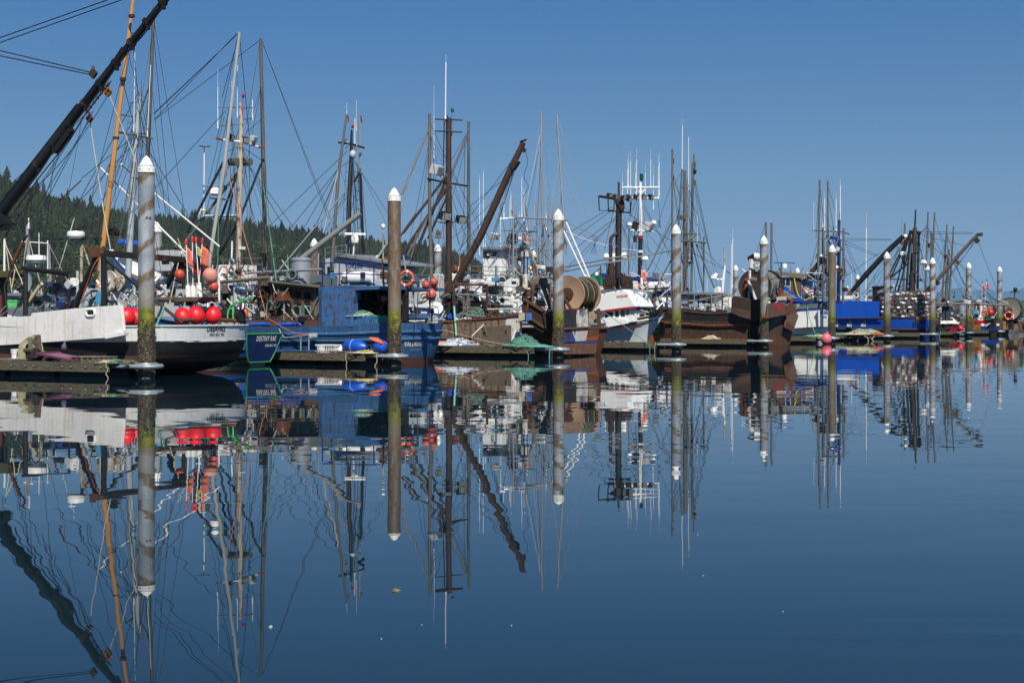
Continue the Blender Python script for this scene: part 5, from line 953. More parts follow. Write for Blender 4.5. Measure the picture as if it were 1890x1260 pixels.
B.ladder((1003, 400, -1.5), (1000, 560, -1.5), .5, ALU, .018, .5, 'x'); B.ladder((948, 380, 1.0), (946, 540, 1.0), .4, ALU, .018, .45, 'x'); B.ladder((985, 405, -.6), (990, 560, -.8), .35, ALU, .016, .4, 'x'); B.ladder((1012, 400, -1.9), (1014, 540, -1.9), .35, ALU, .016, .45, 'x')
B.dome(909, 468, .8, .26); B.dome(917, 465, .2, .14); B.dome(968, 447, .0, .14); B.dome(903, 470, 1.0, .15); B.lamp(913, 436, .8, .42, GREYW); B.lamp(965, 462, .2, .45, BLACKM); B.lamp(975, 462, -.2, .4, GREYW); B.blk('dark_reflector', BLACKM, 938, 432, 952, 450, .5, .3); B.scanner(968, 440, 0, .4); MB().tube([B.p(970, 464, .3), B.p(970, 474, .3)], .28, 14).build('light_cluster', GREYW, B.o)
for x, y0, y1, yy in ((885, 332, 470, 1.2), (892, 320, 460, .8), (924, 390, 470, .8), (930, 370, 400, .8), (943, 360, 400, .8), (963, 330, 400, .2), (967, 355, 410, .2), (941, 375, 400, .7), (1008, 395, 405, -1.6), (958, 398, 404, .6), (896, 440, 520, .5)): B.antenna(x, y0, y1, yy, .02, lean=0, tip=8)
B.tube('swivel_pole', POLE, [.06, .03], (974, 405, 0), (966, 360, 0)); MB().ball(B.p(944, 392, .6), (.06, .06, .14), 8, 6).build('mast_light', REDP, B.o)
B.stays([[(1000, 215, -1.5), (985, 400, -.6)], [(1003, 230, -1.5), (1018, 400, -2.4)], [(1030, 220, -2.1), (1090, 420, -3.5)], [(1028, 225, -2.1), (1027, 395, -2.2)], [(1040, 310, -2.2), (1082, 440, -3.2)], [(1034, 280, -2.1), (1015, 390, -1.6)], [(1000, 300, -1.5), (1010, 395, -1.7)], [(998, 240, -1.5), (965, 410, .2)], [(1048, 412, -2.3), (1110, 440, -3.6)], [(1036, 300, -2.1), (1035, 440, -2.2)], [(1043, 420, -2.2), (1140, 455, -4)], [(955, 405, .6), (900, 500, 1.4)], [(990, 430, -.7), (1035, 530, -1.8)]], ALU, .011)
B.railing([(866, 515, 1.3), (945, 518, 1.3)], .7, ALU, .02, 2, .9); B.railing([(840, 545, 1.8), (960, 560, 1.8)], .8, ALU, .022, 2, 1.0)
rope_heap('coil of green hose on the white longliner', B.W((958, 524, .8)), .2, .15, .5, 12, .02, ROPEG, 55)
for k, (x, y, yy, w_, m_) in enumerate(((844, 512, 1.0, .9, PLASTW), (855, 500, .5, .6, PLASTW), (870, 535, 1.2, 1.1, PLASTW), (900, 560, 1.5, .8, GREYW), (935, 556, 1.4, .7, PLASTW), (848, 540, 1.6, .7, GREYW), (915, 535, 1.6, .6, BLACKM))):
    MB().box(B.p(x, y, yy), (w_, .6, .45)).build('deck_box', m_, B.o, smooth=False, bevel=.05)
for k, (x, y, yy) in enumerate(((846, 525, 1.2), (866, 520, 1.0), (884, 548, 1.6), (925, 575, 1.5), (950, 575, 1.3), (940, 540, 1.5))):
    buoy('fender', ['white', 'yellowed white', 'grey white', 'short white', 'slim white', 'scuffed white'][k] + ' fender on the rail of the white longliner, ' + ['near the rust red mast', 'by the boom foot', 'amidships', 'by its ladder foot', 'beside the trawl gallows', 'below the floodlight'][k], B.W((x, y, yy)), .13, PLASTW, None, 2.3, axis=(.1, 0, 1), cat='fender')
# ---------------------------------------------------------------- small white cabin boat, bow out
B = Boat('cabin_boat', 'small white cabin boat with red stripe and its grey shaded bow pointing out', slip(3, 13.2, 3.0), bow=-1, cat='cabin boat')
BT.append(B)
B.hull(9.8, 3.5, [(0, 1.15), (.5, 1.25), (.8, 1.6), (1, 2.05)], [(.1, 0), (.93, 1), (1, 2)], [BLACK, paint('pale_grey_hull', '#c9ced4', .4, .2, .05, .2), GREYWOOD], wl=.55, bow=1.4, tb=.35, pw=2.0, flare=1.3, bul=.3)
B.strake(.90, .06, CLEANW, .0, .97, stern=False); B.strake(1.0, .055, GREYWOOD, .0, .985, stern=False, name='cap_rail')
B.name_side('INCREASE', 1166, 604, .26, paint('maroon_lettering', '#5a1a22', .6, .2), 1.42, 1.05, .16)
hs = B.slab('wheelhouse', CLEANW, [(1106, 606), (1108, 572), (1160, 566), (1168, 574), (1170, 594)], 1.1, -1.1, bevel=.05); B.slab('flybridge', CLEANW, [(1078, 574), (1094, 545), (1150, 534), (1158, 538), (1174, 566), (1112, 575)], 1.25, -1.25, hs, bevel=.06); B.slab('red_stripe', REDP, [(1110, 576), (1109, 573), (1150, 567.5), (1174, 566), (1173, 569), (1150, 571)], 1.32, 1.2, hs, bevel=0)
B.windows([(1117, 576, 1131, 587), (1135.5, 574, 1142, 585), (1146, 573, 1153, 584), (1156, 572, 1160, 581)], 1.1, hs); B.slab('side_coaming', CLEANW, [(1111, 606), (1111, 590), (1125, 584), (1158, 590), (1158, 597)], 1.2, 1.05, hs)
B.name_side('INCREASE', 1148, 547, .19, INKR, 1.265, .8, .1); B.name_side('1', 1147, 553, .15, INKR, 1.265, .8, .1); MB().lathe([(0, 0), (.06, 0), (.06, .02), (0, .02)], B.p(1092, 561, 1.27), (0, -1, 0), 12).build('through_hull', DARKIN, hs)
for x, y in ((1113, 538), (1134, 533), (1144, 531)): B.tube('rod_holder', POLE, .035, (x, y - 4, 1.1), (x + 3, y + 5, 1.25))
winch(B, B.p(1162, 585, .5), .3, .5, GREYW); B.tube('bow_frame_post', GALV, .05, (1171, 535, .5), (1171, 585, .5)); B.tube('bow_frame_post', GALV, .05, (1189, 538, -.5), (1189, 575, -.5)); B.tube('bow_frame_post', GALV, .05, (1165, 536, .4), (1200, 538, -.5)); B.tube('bow_brace', GALV, .07, (1178, 574, .2), (1188, 562, .0)); B.slab('bow_planks', GREYWOOD, [(1172, 580), (1172, 577), (1213, 575), (1213, 579)], .3, -.3); B.tube('bow_cleat', GALV, .03, (1207, 576, .1), (1207, 562, .1), (1210, 560, .1), (1211, 574, .1))
c = B.p(1206, 582, .15); MB().bar(c, c + Vector((.5, 0, .25)), .25, .2).build('anchor_roller', BLACKM, B.o, smooth=False, bevel=.03)
B.rope(ROPEG, .02, [(1112, 574, 1.3), (1160, 607, 2.6), (1199, 637, 4.2)], 'mooring_line'); B.rope(ROPEL, .025, [(1110, 610, 1.75), (1114, 628, 2.2), (1121, 637, 3.4), (1127, 630, 3.4)], 'mooring_line')
for a, b in (((1045, 415), (1098, 535)), ((1052, 420), (1120, 537))): pass
B.stays([[(1003, 500, .8), (1175, 468, .8)], [(1020, 505, .3), (1240, 462, -.3)]], ALU, .045, name='lowered_outrigger')
# ---------------------------------------------------------------- brown trawler behind the cabin boat, black mast and exhaust
B = Boat('trawler', 'brown rust trawler with worn yellow stern letters and a thick black mast with square frames', slip(3, 6.2, 9.7), cat='trawler')
BT.append(B)
B.hull(13, 4.6, [(0, 1.95), (.5, 1.9), (1, 3.2)], [(.35, 0), (1, 1)], [RUSTO, RBLACK], sf=.95, wls=.7, rake=.1, bulge=.06, bul=.4, flare=.6, rail=RUSTD)
X0 = B.tx(0, 1.4) - .02; B.tslab('dark_transom_plate', RBLACK, [(1198, 636), (1196, 594), (1227, 594), (1227, 617), (1214, 617), (1196, 618)], X0 - .04, .04)
B.tslab('rust_transom_plate', RUSTO, [(1194, 634), (1196, 618), (1227, 617), (1216, 629), (1205, 637)], X0 - .045, .05); B.tslab('white_stern_plate', GREYW, [(1214, 587), (1214, 581), (1225, 580), (1226, 587)], X0 - .06, .04); B.tname('NETIUS', 1210.5, 602, .32, INKY, X0 - .05, 1.25); B.tname('NEABAY', 1209.5, 611.5, .3, INKY, X0 - .05, 1.1)
B.slab('shelter_deck', SLATE, [(1085, 545), (1085, 536), (1160, 533), (1160, 545)], 1.5, -1.5); B.tube('stern_arch', RUST, .06, (1195, 533, .8), (1231, 533, -1.6)); B.tube('stern_arch', RUST, .06, (1231, 533, -1.6), (1231, 572, -1.6)); B.tube('stern_arch', RUSTD, .09, (1215, 545, -.6), (1224, 572, -.8)); B.slab('deck_plates', RUSTD, [(1186, 578), (1190, 568), (1238, 569), (1238, 580)], .3, -1.6)
B.tube('mast', paint('flaking_black_mast', '#1d1b1a', .6, .4, .35, .4, .4, rustcol='#6b6660'), [.2, .19, .17, .07, .06], (1140, 545, 0), (1142, 400, 0), (1142.5, 365, 0), (1142, 360, 0), (1142, 336, 0), n=10)
for q in ([(1105, 362), (1122, 363), (1123, 390), (1106, 388)], [(1122, 363), (1134, 366), (1133, 391), (1123, 389)]): B.tube('square_frame', BLACKM, .04, *[(a, b, .8) for a, b in q + q[:1]], n=5)
B.tube('spreader', BLACKM, .08, (1105, 362, .8), (1140, 368, .1), (1165, 367, -.7)); B.tube('spreader', BLACKM, .06, (1165, 367, -.7), (1163, 393, -.7), (1140, 390, 0), (1123, 389, .8)); MB().ball(B.p(1147, 380, .1), (.2, .2, .45), 9, 7).ball(B.p(1141, 372, .1), (.2, .22, .36), 9, 7).build('mast_blocks', RUSTD, B.o)
for x, y in ((1125, 363), (1136, 365), (1151, 367), (1162, 370)): B.lamp(x, y - 2, .3, .34, BLACKM)
B.tube('exhaust_pipe', RUSTD, .11, (1127, 520, .5), (1127, 445, .5), (1128.5, 438, .5), (1133, 434, .4), (1140, 431, .2), n=10); B.tube('exhaust_box', RUSTD, .2, (1128, 515, .5), (1128, 485, .5), n=10)
winch(B, B.p(1130, 521, .6), .42, .9, RUSTD); winch(B, B.p(1154, 520, .0), .38, .9, RUSTD); winch(B, B.p(1142, 522, .4), .36, .7, BLACKM)
B.slab('green_awning', plain('green_awning_cloth', '#1f7f66', .7, .2, 3), [(1082, 523), (1086, 510), (1098, 505), (1100, 526), (1084, 530)], .6, -.4, bevel=.05)
winch(B, B.p(1196, 552, -.3), .42, .6, RUSTL); MB().bar(B.p(1180, 570, 0), B.p(1188, 556, 0), .15, .15).build('stern_gear', GALV, B.o, smooth=False); B.tube('white_bollard', PLASTW, .14, (1193, 575, 0), (1192, 566, 0), n=10)
B.stays([[(1130, 382, .3), (1046, 432, 2.2)], [(1133, 385, .3), (1040, 455, 2.2)], [(1138, 400, .1), (1060, 460, 1.8)], [(1140, 402, .1), (1050, 490, 1.8)], [(1160, 395, -.6), (1240, 445, -2.5)], [(1134, 380, .4), (1116, 460, .8)], [(1135, 440, .3), (1121, 505, .3)]], RUSTD, .013); B.stays([[(1040, 425, 2.4), (1185, 463, -1.0), .25]], PLASTW, .014); B.stays([[(1135, 388, .4), (1117, 455, .4)]], ROPEL, .014)
for cx, cy, yy in ((1099, 448, 1.0), (1216, 415, -1.5)):
    mb = MB(); a = B.p(cx - 6, cy - 14, yy); b = B.p(cx + 8, cy - 10, yy); c = B.p(cx - 10, cy + 20, yy); d = B.p(cx + 2, cy + 20, yy)
    if cx > 1200: a, b, c, d = B.p(1214, 408, yy), B.p(1220, 407, yy), B.p(1214, 420, yy), B.p(1221, 420, yy)
    k = (b - a).length / (d - a).length
    for i in range(9):
        u = i / 8; w1 = abs(1 - 2 * u) * .9 + .1
        mid = (a + b) / 2 * (1 - u) + (c + d) / 2 * u; h_ = (b - a) / 2 * w1; mb.tube([mid - h_, mid + h_], .006, 3)
    for i in range(7): v = i / 6; mb.tube([a.lerp(b, v), ((a + b + c + d) / 4).lerp(a.lerp(b, v), .1), c.lerp(d, v)], .006, 3)
    mb.build('wind_net_dayshape', FLAGK, B.o)
life_ring('orange life ring behind the bow frame of the white cabin boat', B.W((1186, 527, .4)), .24, B.M.to_3x3() @ Vector((-.6, 1, 0))); flag_pole('orange flag on a short pole behind the white cabin boat bow', B.W((1185, 545, .6)), B.W((1184, 497, .6)), FLAGO, None, (.3, .6))
# ---------------------------------------------------------------- white and blue seiner across the walkway, white antenna mast
o_ = ond(1238, 583, 118); B = Boat('fishing_boat', 'white seiner with blue roof stripe and a white mast crowded with antennas', Vector((o_.x, o_.y, 0)))
BT.append(B)
B.hull(14, 4.8, [(0, 1.5), (.5, 1.7), (1, 3.6)], [(.25, 0), (.55, 1), (1, 2)], [BROWNB, RAILB, WHITE], rail=RAILB)
cb = B.blk('main_house', CLEANW, 1165, 525, 1210, 580, 1.6, -1.6, bevel=.05); B.slab('blue_roof_edge', RAILB, [(1098, 509), (1096, 503), (1190, 513), (1190, 519)], 1.5, -1.6); B.blk('wheelhouse', CLEANW, 1098, 509, 1160, 560, 1.3, -1.5, bevel=.05); B.windows([(1104, 516, 1114, 527), (1118, 517, 1128, 527)], 1.3); B.blk('aft_house', SLATE, 1165, 540, 1238, 575, 1.7, -1.0); B.slab('blue_roof_edge', RAILB, [(1205, 541), (1205, 536), (1243, 537), (1243, 542)], 1.8, -1.5)
for x0, y0, x1, y1 in ((1148, 523, 1180, 526), (1216, 523, 1245, 524), (1195, 520, 1240, 519)): B.blk('roof_locker', PLASTW, x0, y0, x1, y1 + 6, .6, -.6, bevel=.04)
B.tube('mast', PLASTW, [.16, .14, .1], (1182, 440, 0), (1182.5, 400, 0), (1182, 332, 0), n=10); B.tube('mast', BLACKM, .17, (1181, 525, 0), (1182, 440, 0), n=10); MB().tube([B.p(1182, 441, 0), B.p(1182, 435, 0)], .185, 10).build('red_band', REDP, B.o); MB().tube([B.p(1184, 334, 0), B.p(1184, 321, 0)], .14, 8).build('green_mast_light', plain('green_lens', '#0f3d34', .3), B.o)
B.tube('crosstree', PLASTW, .07, (1149, 346, 1.6), (1217, 346, -1.7)); B.tube('crosstree', PLASTW, .07, (1150, 365, 1.5), (1217, 366, -1.7)); B.tube('crosstree_strut', PLASTW, .05, (1171, 346, .6), (1182, 358, 0)); B.tube('crosstree_strut', PLASTW, .05, (1194, 346, -.6), (1182, 358, 0))
for x, y0, y1, yy in ((1149, 335, 365, 1.6), (1158, 312, 365, 1.2), (1160, 300, 346, 1.1), (1164, 298, 365, .9), (1173, 318, 365, .4), (1175, 294, 365, .4), (1191, 320, 365, -.4), (1201, 294, 346, -.9), (1206, 324, 385, -1.2), (1215, 306, 366, -1.6), (1217, 300, 360, -1.7)): B.antenna(x, y0, y1, yy, .028, tip=20)
for x in (1160, 1174, 1187, 1201): B.lamp(x, 364, (1182 - x) * .05, .5, BLACKM)
B.dome(1162, 415, .9, .2); B.dome(1206, 412, -1.0, .24); B.lamp(1197, 418, -.6, .75, GREYW); B.lamp(1173, 416, .4, .7, FLAGK); B.tube('lamp_arm', PLASTW, .07, (1163, 425, 1.0), (1205, 427, -1.0)); B.tube('radar_post', POLE, .05, (1161, 420, 1.0), (1160, 520, 1.0)); MB().tube([B.p(1172, 447, .5), B.p(1172, 435, .5)], .14, 8).build('lantern', BLACKM, B.o)
B.dome(1135, 474, 1.4, .3); B.dome(1120, 474, 1.4, .28); B.dome(1153, 474, .6, .36); B.dome(1190, 478, .0, .28); B.dome(1182, 465, 0, .2)
B.stays([[(1178, 370, 0), (1150, 500, 1.3)], [(1186, 372, 0), (1240, 480, -2)], [(1183, 375, 0), (1262, 510, -2.5)], [(1180, 375, .1), (1165, 470, .8)], [(1179, 380, .1), (1158, 520, 1.0)], [(1185, 440, 0), (1205, 470, -1)], [(1215, 370, -1.6), (1218, 408, -1.7)]], r=.012)
B.railing([(1190, 520, .5), (1245, 522, -.6)], .7, POLE, .025, 1, 1.2)
# ---------------------------------------------------------------- silver troller behind the long rusty hull
B = Boat('fishing_boat', 'white troller with tall silver mast cluster behind the long rusty hull', slip(4, 4.6, 9.9))
BT.append(B)
B.hull(12, 4.2, [(0, 1.4), (.5, 1.5), (1, 2.6)], [(.25, 0), (1, 1)], [BROWNB, WHITE], rail=GREYW)
B.blk('cabin', CLEANW, 1290, 545, 1318, 575, .8, -1.4, bevel=.04); B.windows([(1296, 549, 1302, 560), (1306, 549, 1313, 560)], .8); B.slab('cabin_roof', ALU, [(1245, 543), (1245, 538), (1326, 540), (1326, 544)], 1.2, -1.6); B.blk('aft_cabin', paint('pale_blue_house', '#8fa5b8', .5, .2), 1255, 545, 1287, 575, .9, -1.2); B.windows([(1272, 548, 1279, 560)], .9, None)
B.slab('white_console', CLEANW, [(1322, 576), (1322, 560), (1338, 548), (1345, 550), (1350, 576)], .6, -.8); B.blk('bait_tank', CLEANW, 1192, 556, 1238, 575, .4, -1.0) if False else B.slab('white_bait_tank', CLEANW, [(1198, 576), (1201, 560), (1213, 549), (1222, 549), (1239, 560), (1240, 576)], 1.2, -.2, bevel=.05)
for x0, y0, x1, y1, yy, r_ in ((1241, 275, 1240, 560, 1.2, .09), (1281, 285, 1277, 430, -1.2, .08), (1278, 300, 1276, 560, -1.1, .09)): B.tube('trolling_pole', POLE, [r_, r_ * .75], (x1, y1, yy), (x0, y0, yy), n=8)
B.tube('mast', POLE, [.17, .16, .1], (1264, 560, 0), (1265, 400, 0), (1264, 315, 0), n=10); B.tube('mast_leg', POLE, .06, (1259, 312, .3), (1252, 420, .7)); B.tube('mast_leg', POLE, .05, (1279, 340, -.5), (1276, 430, -.8))
B.tube('spreader', POLE, .045, (1250, 430, 1.0), (1287, 432, -1.0)); B.tube('spreader', POLE, .06, (1252, 444, 1.0), (1303, 448, -1.6)); B.tube('spreader', POLE, .03, (1258, 346, .4), (1271, 348, -.3)); B.blk('radar_shelf', POLE, 1250, 397, 1262, 405, .5, .0); B.tube('curved_davit', POLE, .08, (1263, 446, 0), (1275, 440, -.4), (1285, 434, -.8)); B.tube('post', POLE, .06, (1299, 560, -1.6), (1299, 437, -1.6))
B.antenna(1259, 232, 315, .3, .03, lean=.5, tip=12); B.antenna(1271, 253, 350, -.2, .026); B.antenna(1287, 395, 450, -1.0, .02); MB().ball(B.p(1281, 316, -1.2), (.2, .1, .26), 8, 6).build('reflector', BLACKM, B.o)
for x, ys in ((1241.5, (297, 330)), (1281.5, (304, 338))):
    for y in ys: B.tube('pole_spring', RUST, .05, (x + 1.5, y - 5, 1.2 if x < 1260 else -1.2), (x + 1.5, y + 5, 1.2 if x < 1260 else -1.2))
B.ladder((1265, 410, .2), (1262, 560, .3), .4, POLE, .02, .45)
for x0, y0, x1, y1, y_0, y_1 in ((1272, 450, 1262, 560, 0, .6), (1278, 450, 1298, 535, -.6, -1.4), (1285, 450, 1320, 535, -1, -1.8), (1238, 412, 1195, 500, 1.2, 2.0), (1255, 450, 1195, 560, .6, 1.6)): B.tube('brace_pole', POLE, .05, (x0, y0, y_0), (x1, y1, y_1))
B.stays([[(1242, 330, 1.2), (1212, 420, 2.2)], [(1242, 320, 1.2), (1258, 372, .4)], [(1259, 316, .3), (1242, 345, 1.1)], [(1285, 340, -1.2), (1312, 470, -2.6)], [(1283, 350, -1.2), (1308, 460, -2.6)], [(1268, 330, 0), (1300, 470, -1.6)], [(1265, 460, 0), (1350, 505, -1.5)], [(1285, 450, -1), (1390, 545, -2.0)], [(1262, 400, 0), (1246, 540, .9)], [(1270, 380, -.2), (1285, 540, -1.2)], [(1240, 420, 1.2), (1200, 520, 2.0)]], r=.0125)
B.stays([[(1260, 558, 1.0), (1350, 543, 2.0)], [(1262, 568, 1.0), (1345, 556, 2.0)]], ROPEL, .035, name='spar'); B.railing([(1250, 565, 1.6), (1345, 567, 1.6)], .9, ALU, .025, 1, 1.4)
B.tube('white_radar_mast', PLASTW, [.13, .07], (1332, 540, -.4), (1338, 490, -.4)); B.dome(1321, 508, -.2, .16); B.dome(1317, 513, .0, .22); B.dome(1326, 534, -.2, .18); B.tube('radar_arm', PLASTW, .05, (1318, 515, 0), (1336, 516, -.4)); B.antenna(1337, 455, 495, -.4, .05, RMAST); B.antenna(1349, 450, 560, -.8, .025, lean=1); B.antenna(1351.5, 440, 530, -.9, .03, lean=1, tip=22); B.antenna(1305, 513, 545, -.8, .02)
tg = B.slab('orange_panel', BUOYO, [(1365, 539), (1365, 527), (1372, 526), (1373, 539)], -1.2, -1.25)
# ---------------------------------------------------------------- long dark rusty trawler with the grey netted drum
B = Boat('trawler', 'long black and rust trawler with a net drum under a white rusty gantry', slip(4, .35, 3.55), cat='trawler')
BT.append(B)
B.hull(13.5, 4.9, [(0, 2.15), (.25, 2.0), (1, 3.0)], [(.33, 0), (.64, 2), (1, 1)], [RUST, RBLACK, paint('scraped_rust_hull', '#4a372c', .75, .5, .5, .6, .3, rustcol='#7a4626', gscale=1.8, pale=.55)], sf=.95, wls=.9, rake=.35, bulge=.12, bul=.4, flare=.8, rail=RUSTD, railr=.05)
B.strake(.64, .12, RUST, .05, .9, stern=False)
for t in (.2, .3, .42, .55, .68): a = Vector((B.xx(t, .72), B.hb(t, .72) + .02, .72 * B.shz(t))); MB().bar(a - Vector((.7, 0, 0)), a + Vector((.7, 0, .02)), .1, .16).build('fender_bar', RUSTD, B.o, smooth=False)
B.slab('trawl_door', RUSTD, [(1349, 580), (1350, 550), (1356, 546), (1382, 551), (1384, 553), (1384, 590), (1368, 585)], 2.75, 2.6, bevel=.03); B.slab('door_lower_plate', paint('mid_brown_plate', '#4a362c', .8, .5, .4, .4), [(1350, 577), (1351, 568), (1384, 574), (1384, 589), (1366, 585)], 2.8, 2.74, bevel=.02); B.slab('door_edge', RUSTD, [(1384, 553), (1401, 552), (1404, 592), (1384, 590)], 2.6, 2.2); B.slab('shadow_patch', FLAGK, [(1384, 640), (1384, 592), (1400, 592), (1398, 640)], 2.46, 2.4, bevel=0)  # last slab paints the gantry's cast shadow in black on the hull
X0 = B.tx(0, 1.8)
B.tslab('name_plate', paint('brown_name_plate', '#5a453a', .7, .4, .3, .5, .2), [(1416, 585), (1418, 560), (1446, 557), (1455, 577)], X0 - .28, .08); B.tname('NEXUS', 1436.5, 564, .42, INKR, X0 - .29, 1.2); B.tname('NEAH BAY', 1441, 572, .27, INKR, X0 - .29, 1.15)
B.tslab('stern_ledge', RUST, [(1416, 588), (1416, 584), (1455, 576), (1455, 580)], X0 - .3, .3); B.tslab('ledge_shade_strip', DARKIN, [(1418, 590), (1418, 585), (1453, 579), (1452, 583)], X0 - .06, .05)  # dark strip puts the shade under the ledge into colour
B.tslab('stern_wing_plate', RUST, [(1451, 565), (1462, 556), (1472, 578), (1457, 582)], X0 - .1, .06); B.tslab('stern_wing_plate', paint('lighter_rust_plate', '#6b5140', .8, .5, .3, .6, .2), [(1452, 582), (1472, 579), (1474, 583), (1464, 612), (1448, 605)], X0 - .12, .05); B.tslab('stern_stripe_plate', paint('red_brown_plate', '#553024', .8, .5, .4, .6, .2), [(1453, 592), (1466, 604), (1462, 611), (1447, 604)], X0 - .14, .02)
nd = net_drum(B, B.p(1405, 529, .1), 1.08, .4, 2.3, RUSTD, NETG, .9, 77, mcore=RUSTD)
for sg, r_, m_ in (([(1385, 490, 1.2), (1383, 555, 1.3)], .11, RUSTW), ([(1404, 490, 1.2), (1406, 520, 1.2)], .09, RUSTW), ([(1388, 478, 1.2), (1387, 495, 1.2)], .2, RUSTW), ([(1404, 478, 1.0), (1403, 492, 1.0)], .16, RUSTW), ([(1378, 524, 1.5), (1371, 552, 1.6)], .1, RUSTO), ([(1381, 518, 1.5), (1395, 554, 1.6)], .1, GREYW), ([(1416, 537, .2), (1450, 556, -1.0)], .09, RUSTO), ([(1438, 540, -.8), (1462, 556, -1.6)], .09, RUSTO), ([(1418, 545, .4), (1420, 560, .4)], .09, RUSTW)): B.tube('gantry_leg', m_, r_, *sg, n=8)
MB().bar(B.p(1376, 515, 1.5), B.p(1389, 517, 1.4), .2, .14).build('gantry_bracket', RUSTO, B.o, smooth=False); MB().bar(B.p(1386, 527, 1.0), B.p(1410, 524, 1.0), .12, .12).build('gantry_rail', RUSTW, B.o, smooth=False); MB().bar(B.p(1388, 491, 1.2), B.p(1406, 489, 1.0), .2, .14).build('gantry_top', RUSTW, B.o, smooth=False)
a_, b_ = B.p(1381, 478, 1.2), B.p(1391, 474, 1.2); MB().tube([a_, b_], [.13, .2], 10).build('motor_end', BLACKM, B.o); MB().tube([b_, B.p(1404, 475, 1.0)], .26, 14).build('winch_motor', RUSTW, B.o); MB().ball(B.p(1396, 523, 1.1), .16, 10, 7).build('bearing', GREYW, B.o); B.blk('drum_guard', RUSTD, 1384, 535, 1408, 556, 1.4, .6)
B.tslab('hanging_net_frame', RUSTD, [(1414, 556), (1414, 553), (1446, 548), (1446, 551)], X0 + .3, .1)
rope_heap('grey net spilling from the drum on the dark rusty trawler', B.W((1432, 550, -.4)), .5, .4, 1.0, 24, .02, NETG, 61, 'net', 'net_bundle', m2=ROPEO)
B.tube('trolling_pole', POLE, .07, (1414, 480, -1.0), (1413.5, 410, -1.0)); B.tube('trolling_pole', POLE, .07, (1423.5, 500, -1.4), (1424, 411, -1.4)); B.stays([[(1412, 412, -1), (1394, 475, 0)], [(1425, 440, -1.4), (1440, 500, -2)]], r=.012)
for k in range(7): a = B.p(1240 + k * 16 + (k % 3) * 4, 577, 1.9); MB().box(a, (.35, .25, .35 + .1 * (k % 2))).build('deck_fitting', RUSTD, B.o, smooth=False, bevel=.03)
# ---------------------------------------------------------------- white boat with blue rails
B = Boat('fishing_boat', 'white boat with blue rail line, grey wheelhouse, blue mast and blue stern letters', slip(5, 1.7, 3.45))
BT.append(B)
B.hull(14, 4.4, [(0, 1.25), (.5, 1.3), (1, 2.6)], [(.5, 0), (1, 1)], [paint('dirty_white_bottom', '#b9b6ae', .55, .4, .3, .5), WHITE], sf=.93, wls=.9, rake=.1, bulge=.08, bul=.3, flare=.9)
B.slab('overhang_side', WHITE, [(1466, 606), (1464, 573), (1512, 569.5), (1512, 603)], 2.55, -.7, bevel=.03); B.slab('blue_rail_line', RAILB, [(1464, 573.5), (1464, 571), (1513, 567.5), (1513, 570)], 2.62, 2.4)
X0 = B.p(1512.5, 590, 2.55).x - .03; B.tslab('stern_board', CLEANW, [(1512, 603), (1511, 571), (1531, 570), (1531, 603)], X0 - .03, .06); B.tname('MISS EMER', 1521, 577, .36, INKB, X0 - .045, 1.05); B.tname('NEAH BAY', 1522, 585, .22, INKB, X0 - .045, .95); B.tslab('blue_top_edge', RAILB, [(1511, 571.5), (1511, 568.5), (1532, 567.5), (1532, 570.5)], X0 - .05, .1)
B.slab('bulwark_top', SLATE, [(1465, 571), (1480, 564), (1511, 559), (1512, 568)], 2.3, 2.0)
cb = B.slab('wheelhouse', GREYW, [(1438, 560), (1438, 512), (1477, 517), (1477, 560)], 1.6, -1.2, bevel=.04); B.slab('roof', GREYWOOD, [(1425, 505), (1430, 500), (1482, 506), (1482, 515)], 1.8, -1.5, cb); B.windows([(1442, 513, 1449, 527), (1451, 513, 1458, 527)], 1.6, cb, GREYW); B.slab('wood_wall', OLDWOOD, [(1460, 555), (1460, 512), (1477, 513), (1477, 555)], 1.64, 1.58, cb)
B.slab('blue_wave_bulwark', BBLUE, [(1438, 553), (1438, 529), (1452, 529), (1462, 541), (1482, 552), (1482, 558)], 1.9, 1.8); B.slab('silver_panel', ALU, [(1440, 552), (1440, 534), (1450, 536), (1472, 551)], 1.95, 1.88); B.slab('blue_deck_edge', RAILB, [(1438, 560), (1438, 554), (1528, 556), (1528, 560)], 1.8, -1.5)
B.scanner(1448, 485, .4, .85, paint('blue_radar_bar', '#3f6ea8', .4, .1)); B.railing([(1478, 556, 1.6), (1530, 557, 1.6)], 1.4, RAILB, .03, 2, 1.0, 'blue_railing'); B.railing([(1465, 556, 1.2), (1505, 527, 1.2)], .01, GALV, .05, 0, 9, 'handrail'); B.tube('slanted_pole', GALV, .045, (1446, 560, 1.8), (1545, 417, .0))
for x0, y0, x1, y1, yy, r_, m_ in ((1513, 332, 1509, 560, .9, .09, POLE), (1528, 334, 1527, 560, .2, .085, POLE), (1519, 420, 1519, 560, .5, .11, POLE), (1549, 406, 1547, 560, -1.0, .13, RAILB), (1557, 421, 1556, 560, -1.4, .09, POLE), (1538, 418, 1538, 520, -.4, .05, POLE)): B.tube('mast', m_, [r_, r_ * .8], (x1, y1, yy), (x0, y0, yy), n=8)
B.tube('spreader', POLE, .05, (1500, 425, 1.5), (1555, 428, -1.3), (1567, 432, -1.9)); B.tube('spreader', POLE, .03, (1510, 440, 1), (1560, 443, -1.5)); MB().bar(B.p(1526, 436, .2), B.p(1549, 442, -1.0), .14, .16).build('mast_head_bar', RAILB, B.o, smooth=False)
for a, b in (((1548, 440), (1534, 470)), ((1532, 465), (1500, 545)), ((1530, 480), (1508, 540)), ((1526, 440), (1540, 462)), ((1520, 503), (1530, 503))): B.tube('blue_brace', RAILB, .07, (a[0], a[1], -.6), (b[0], b[1], .4))
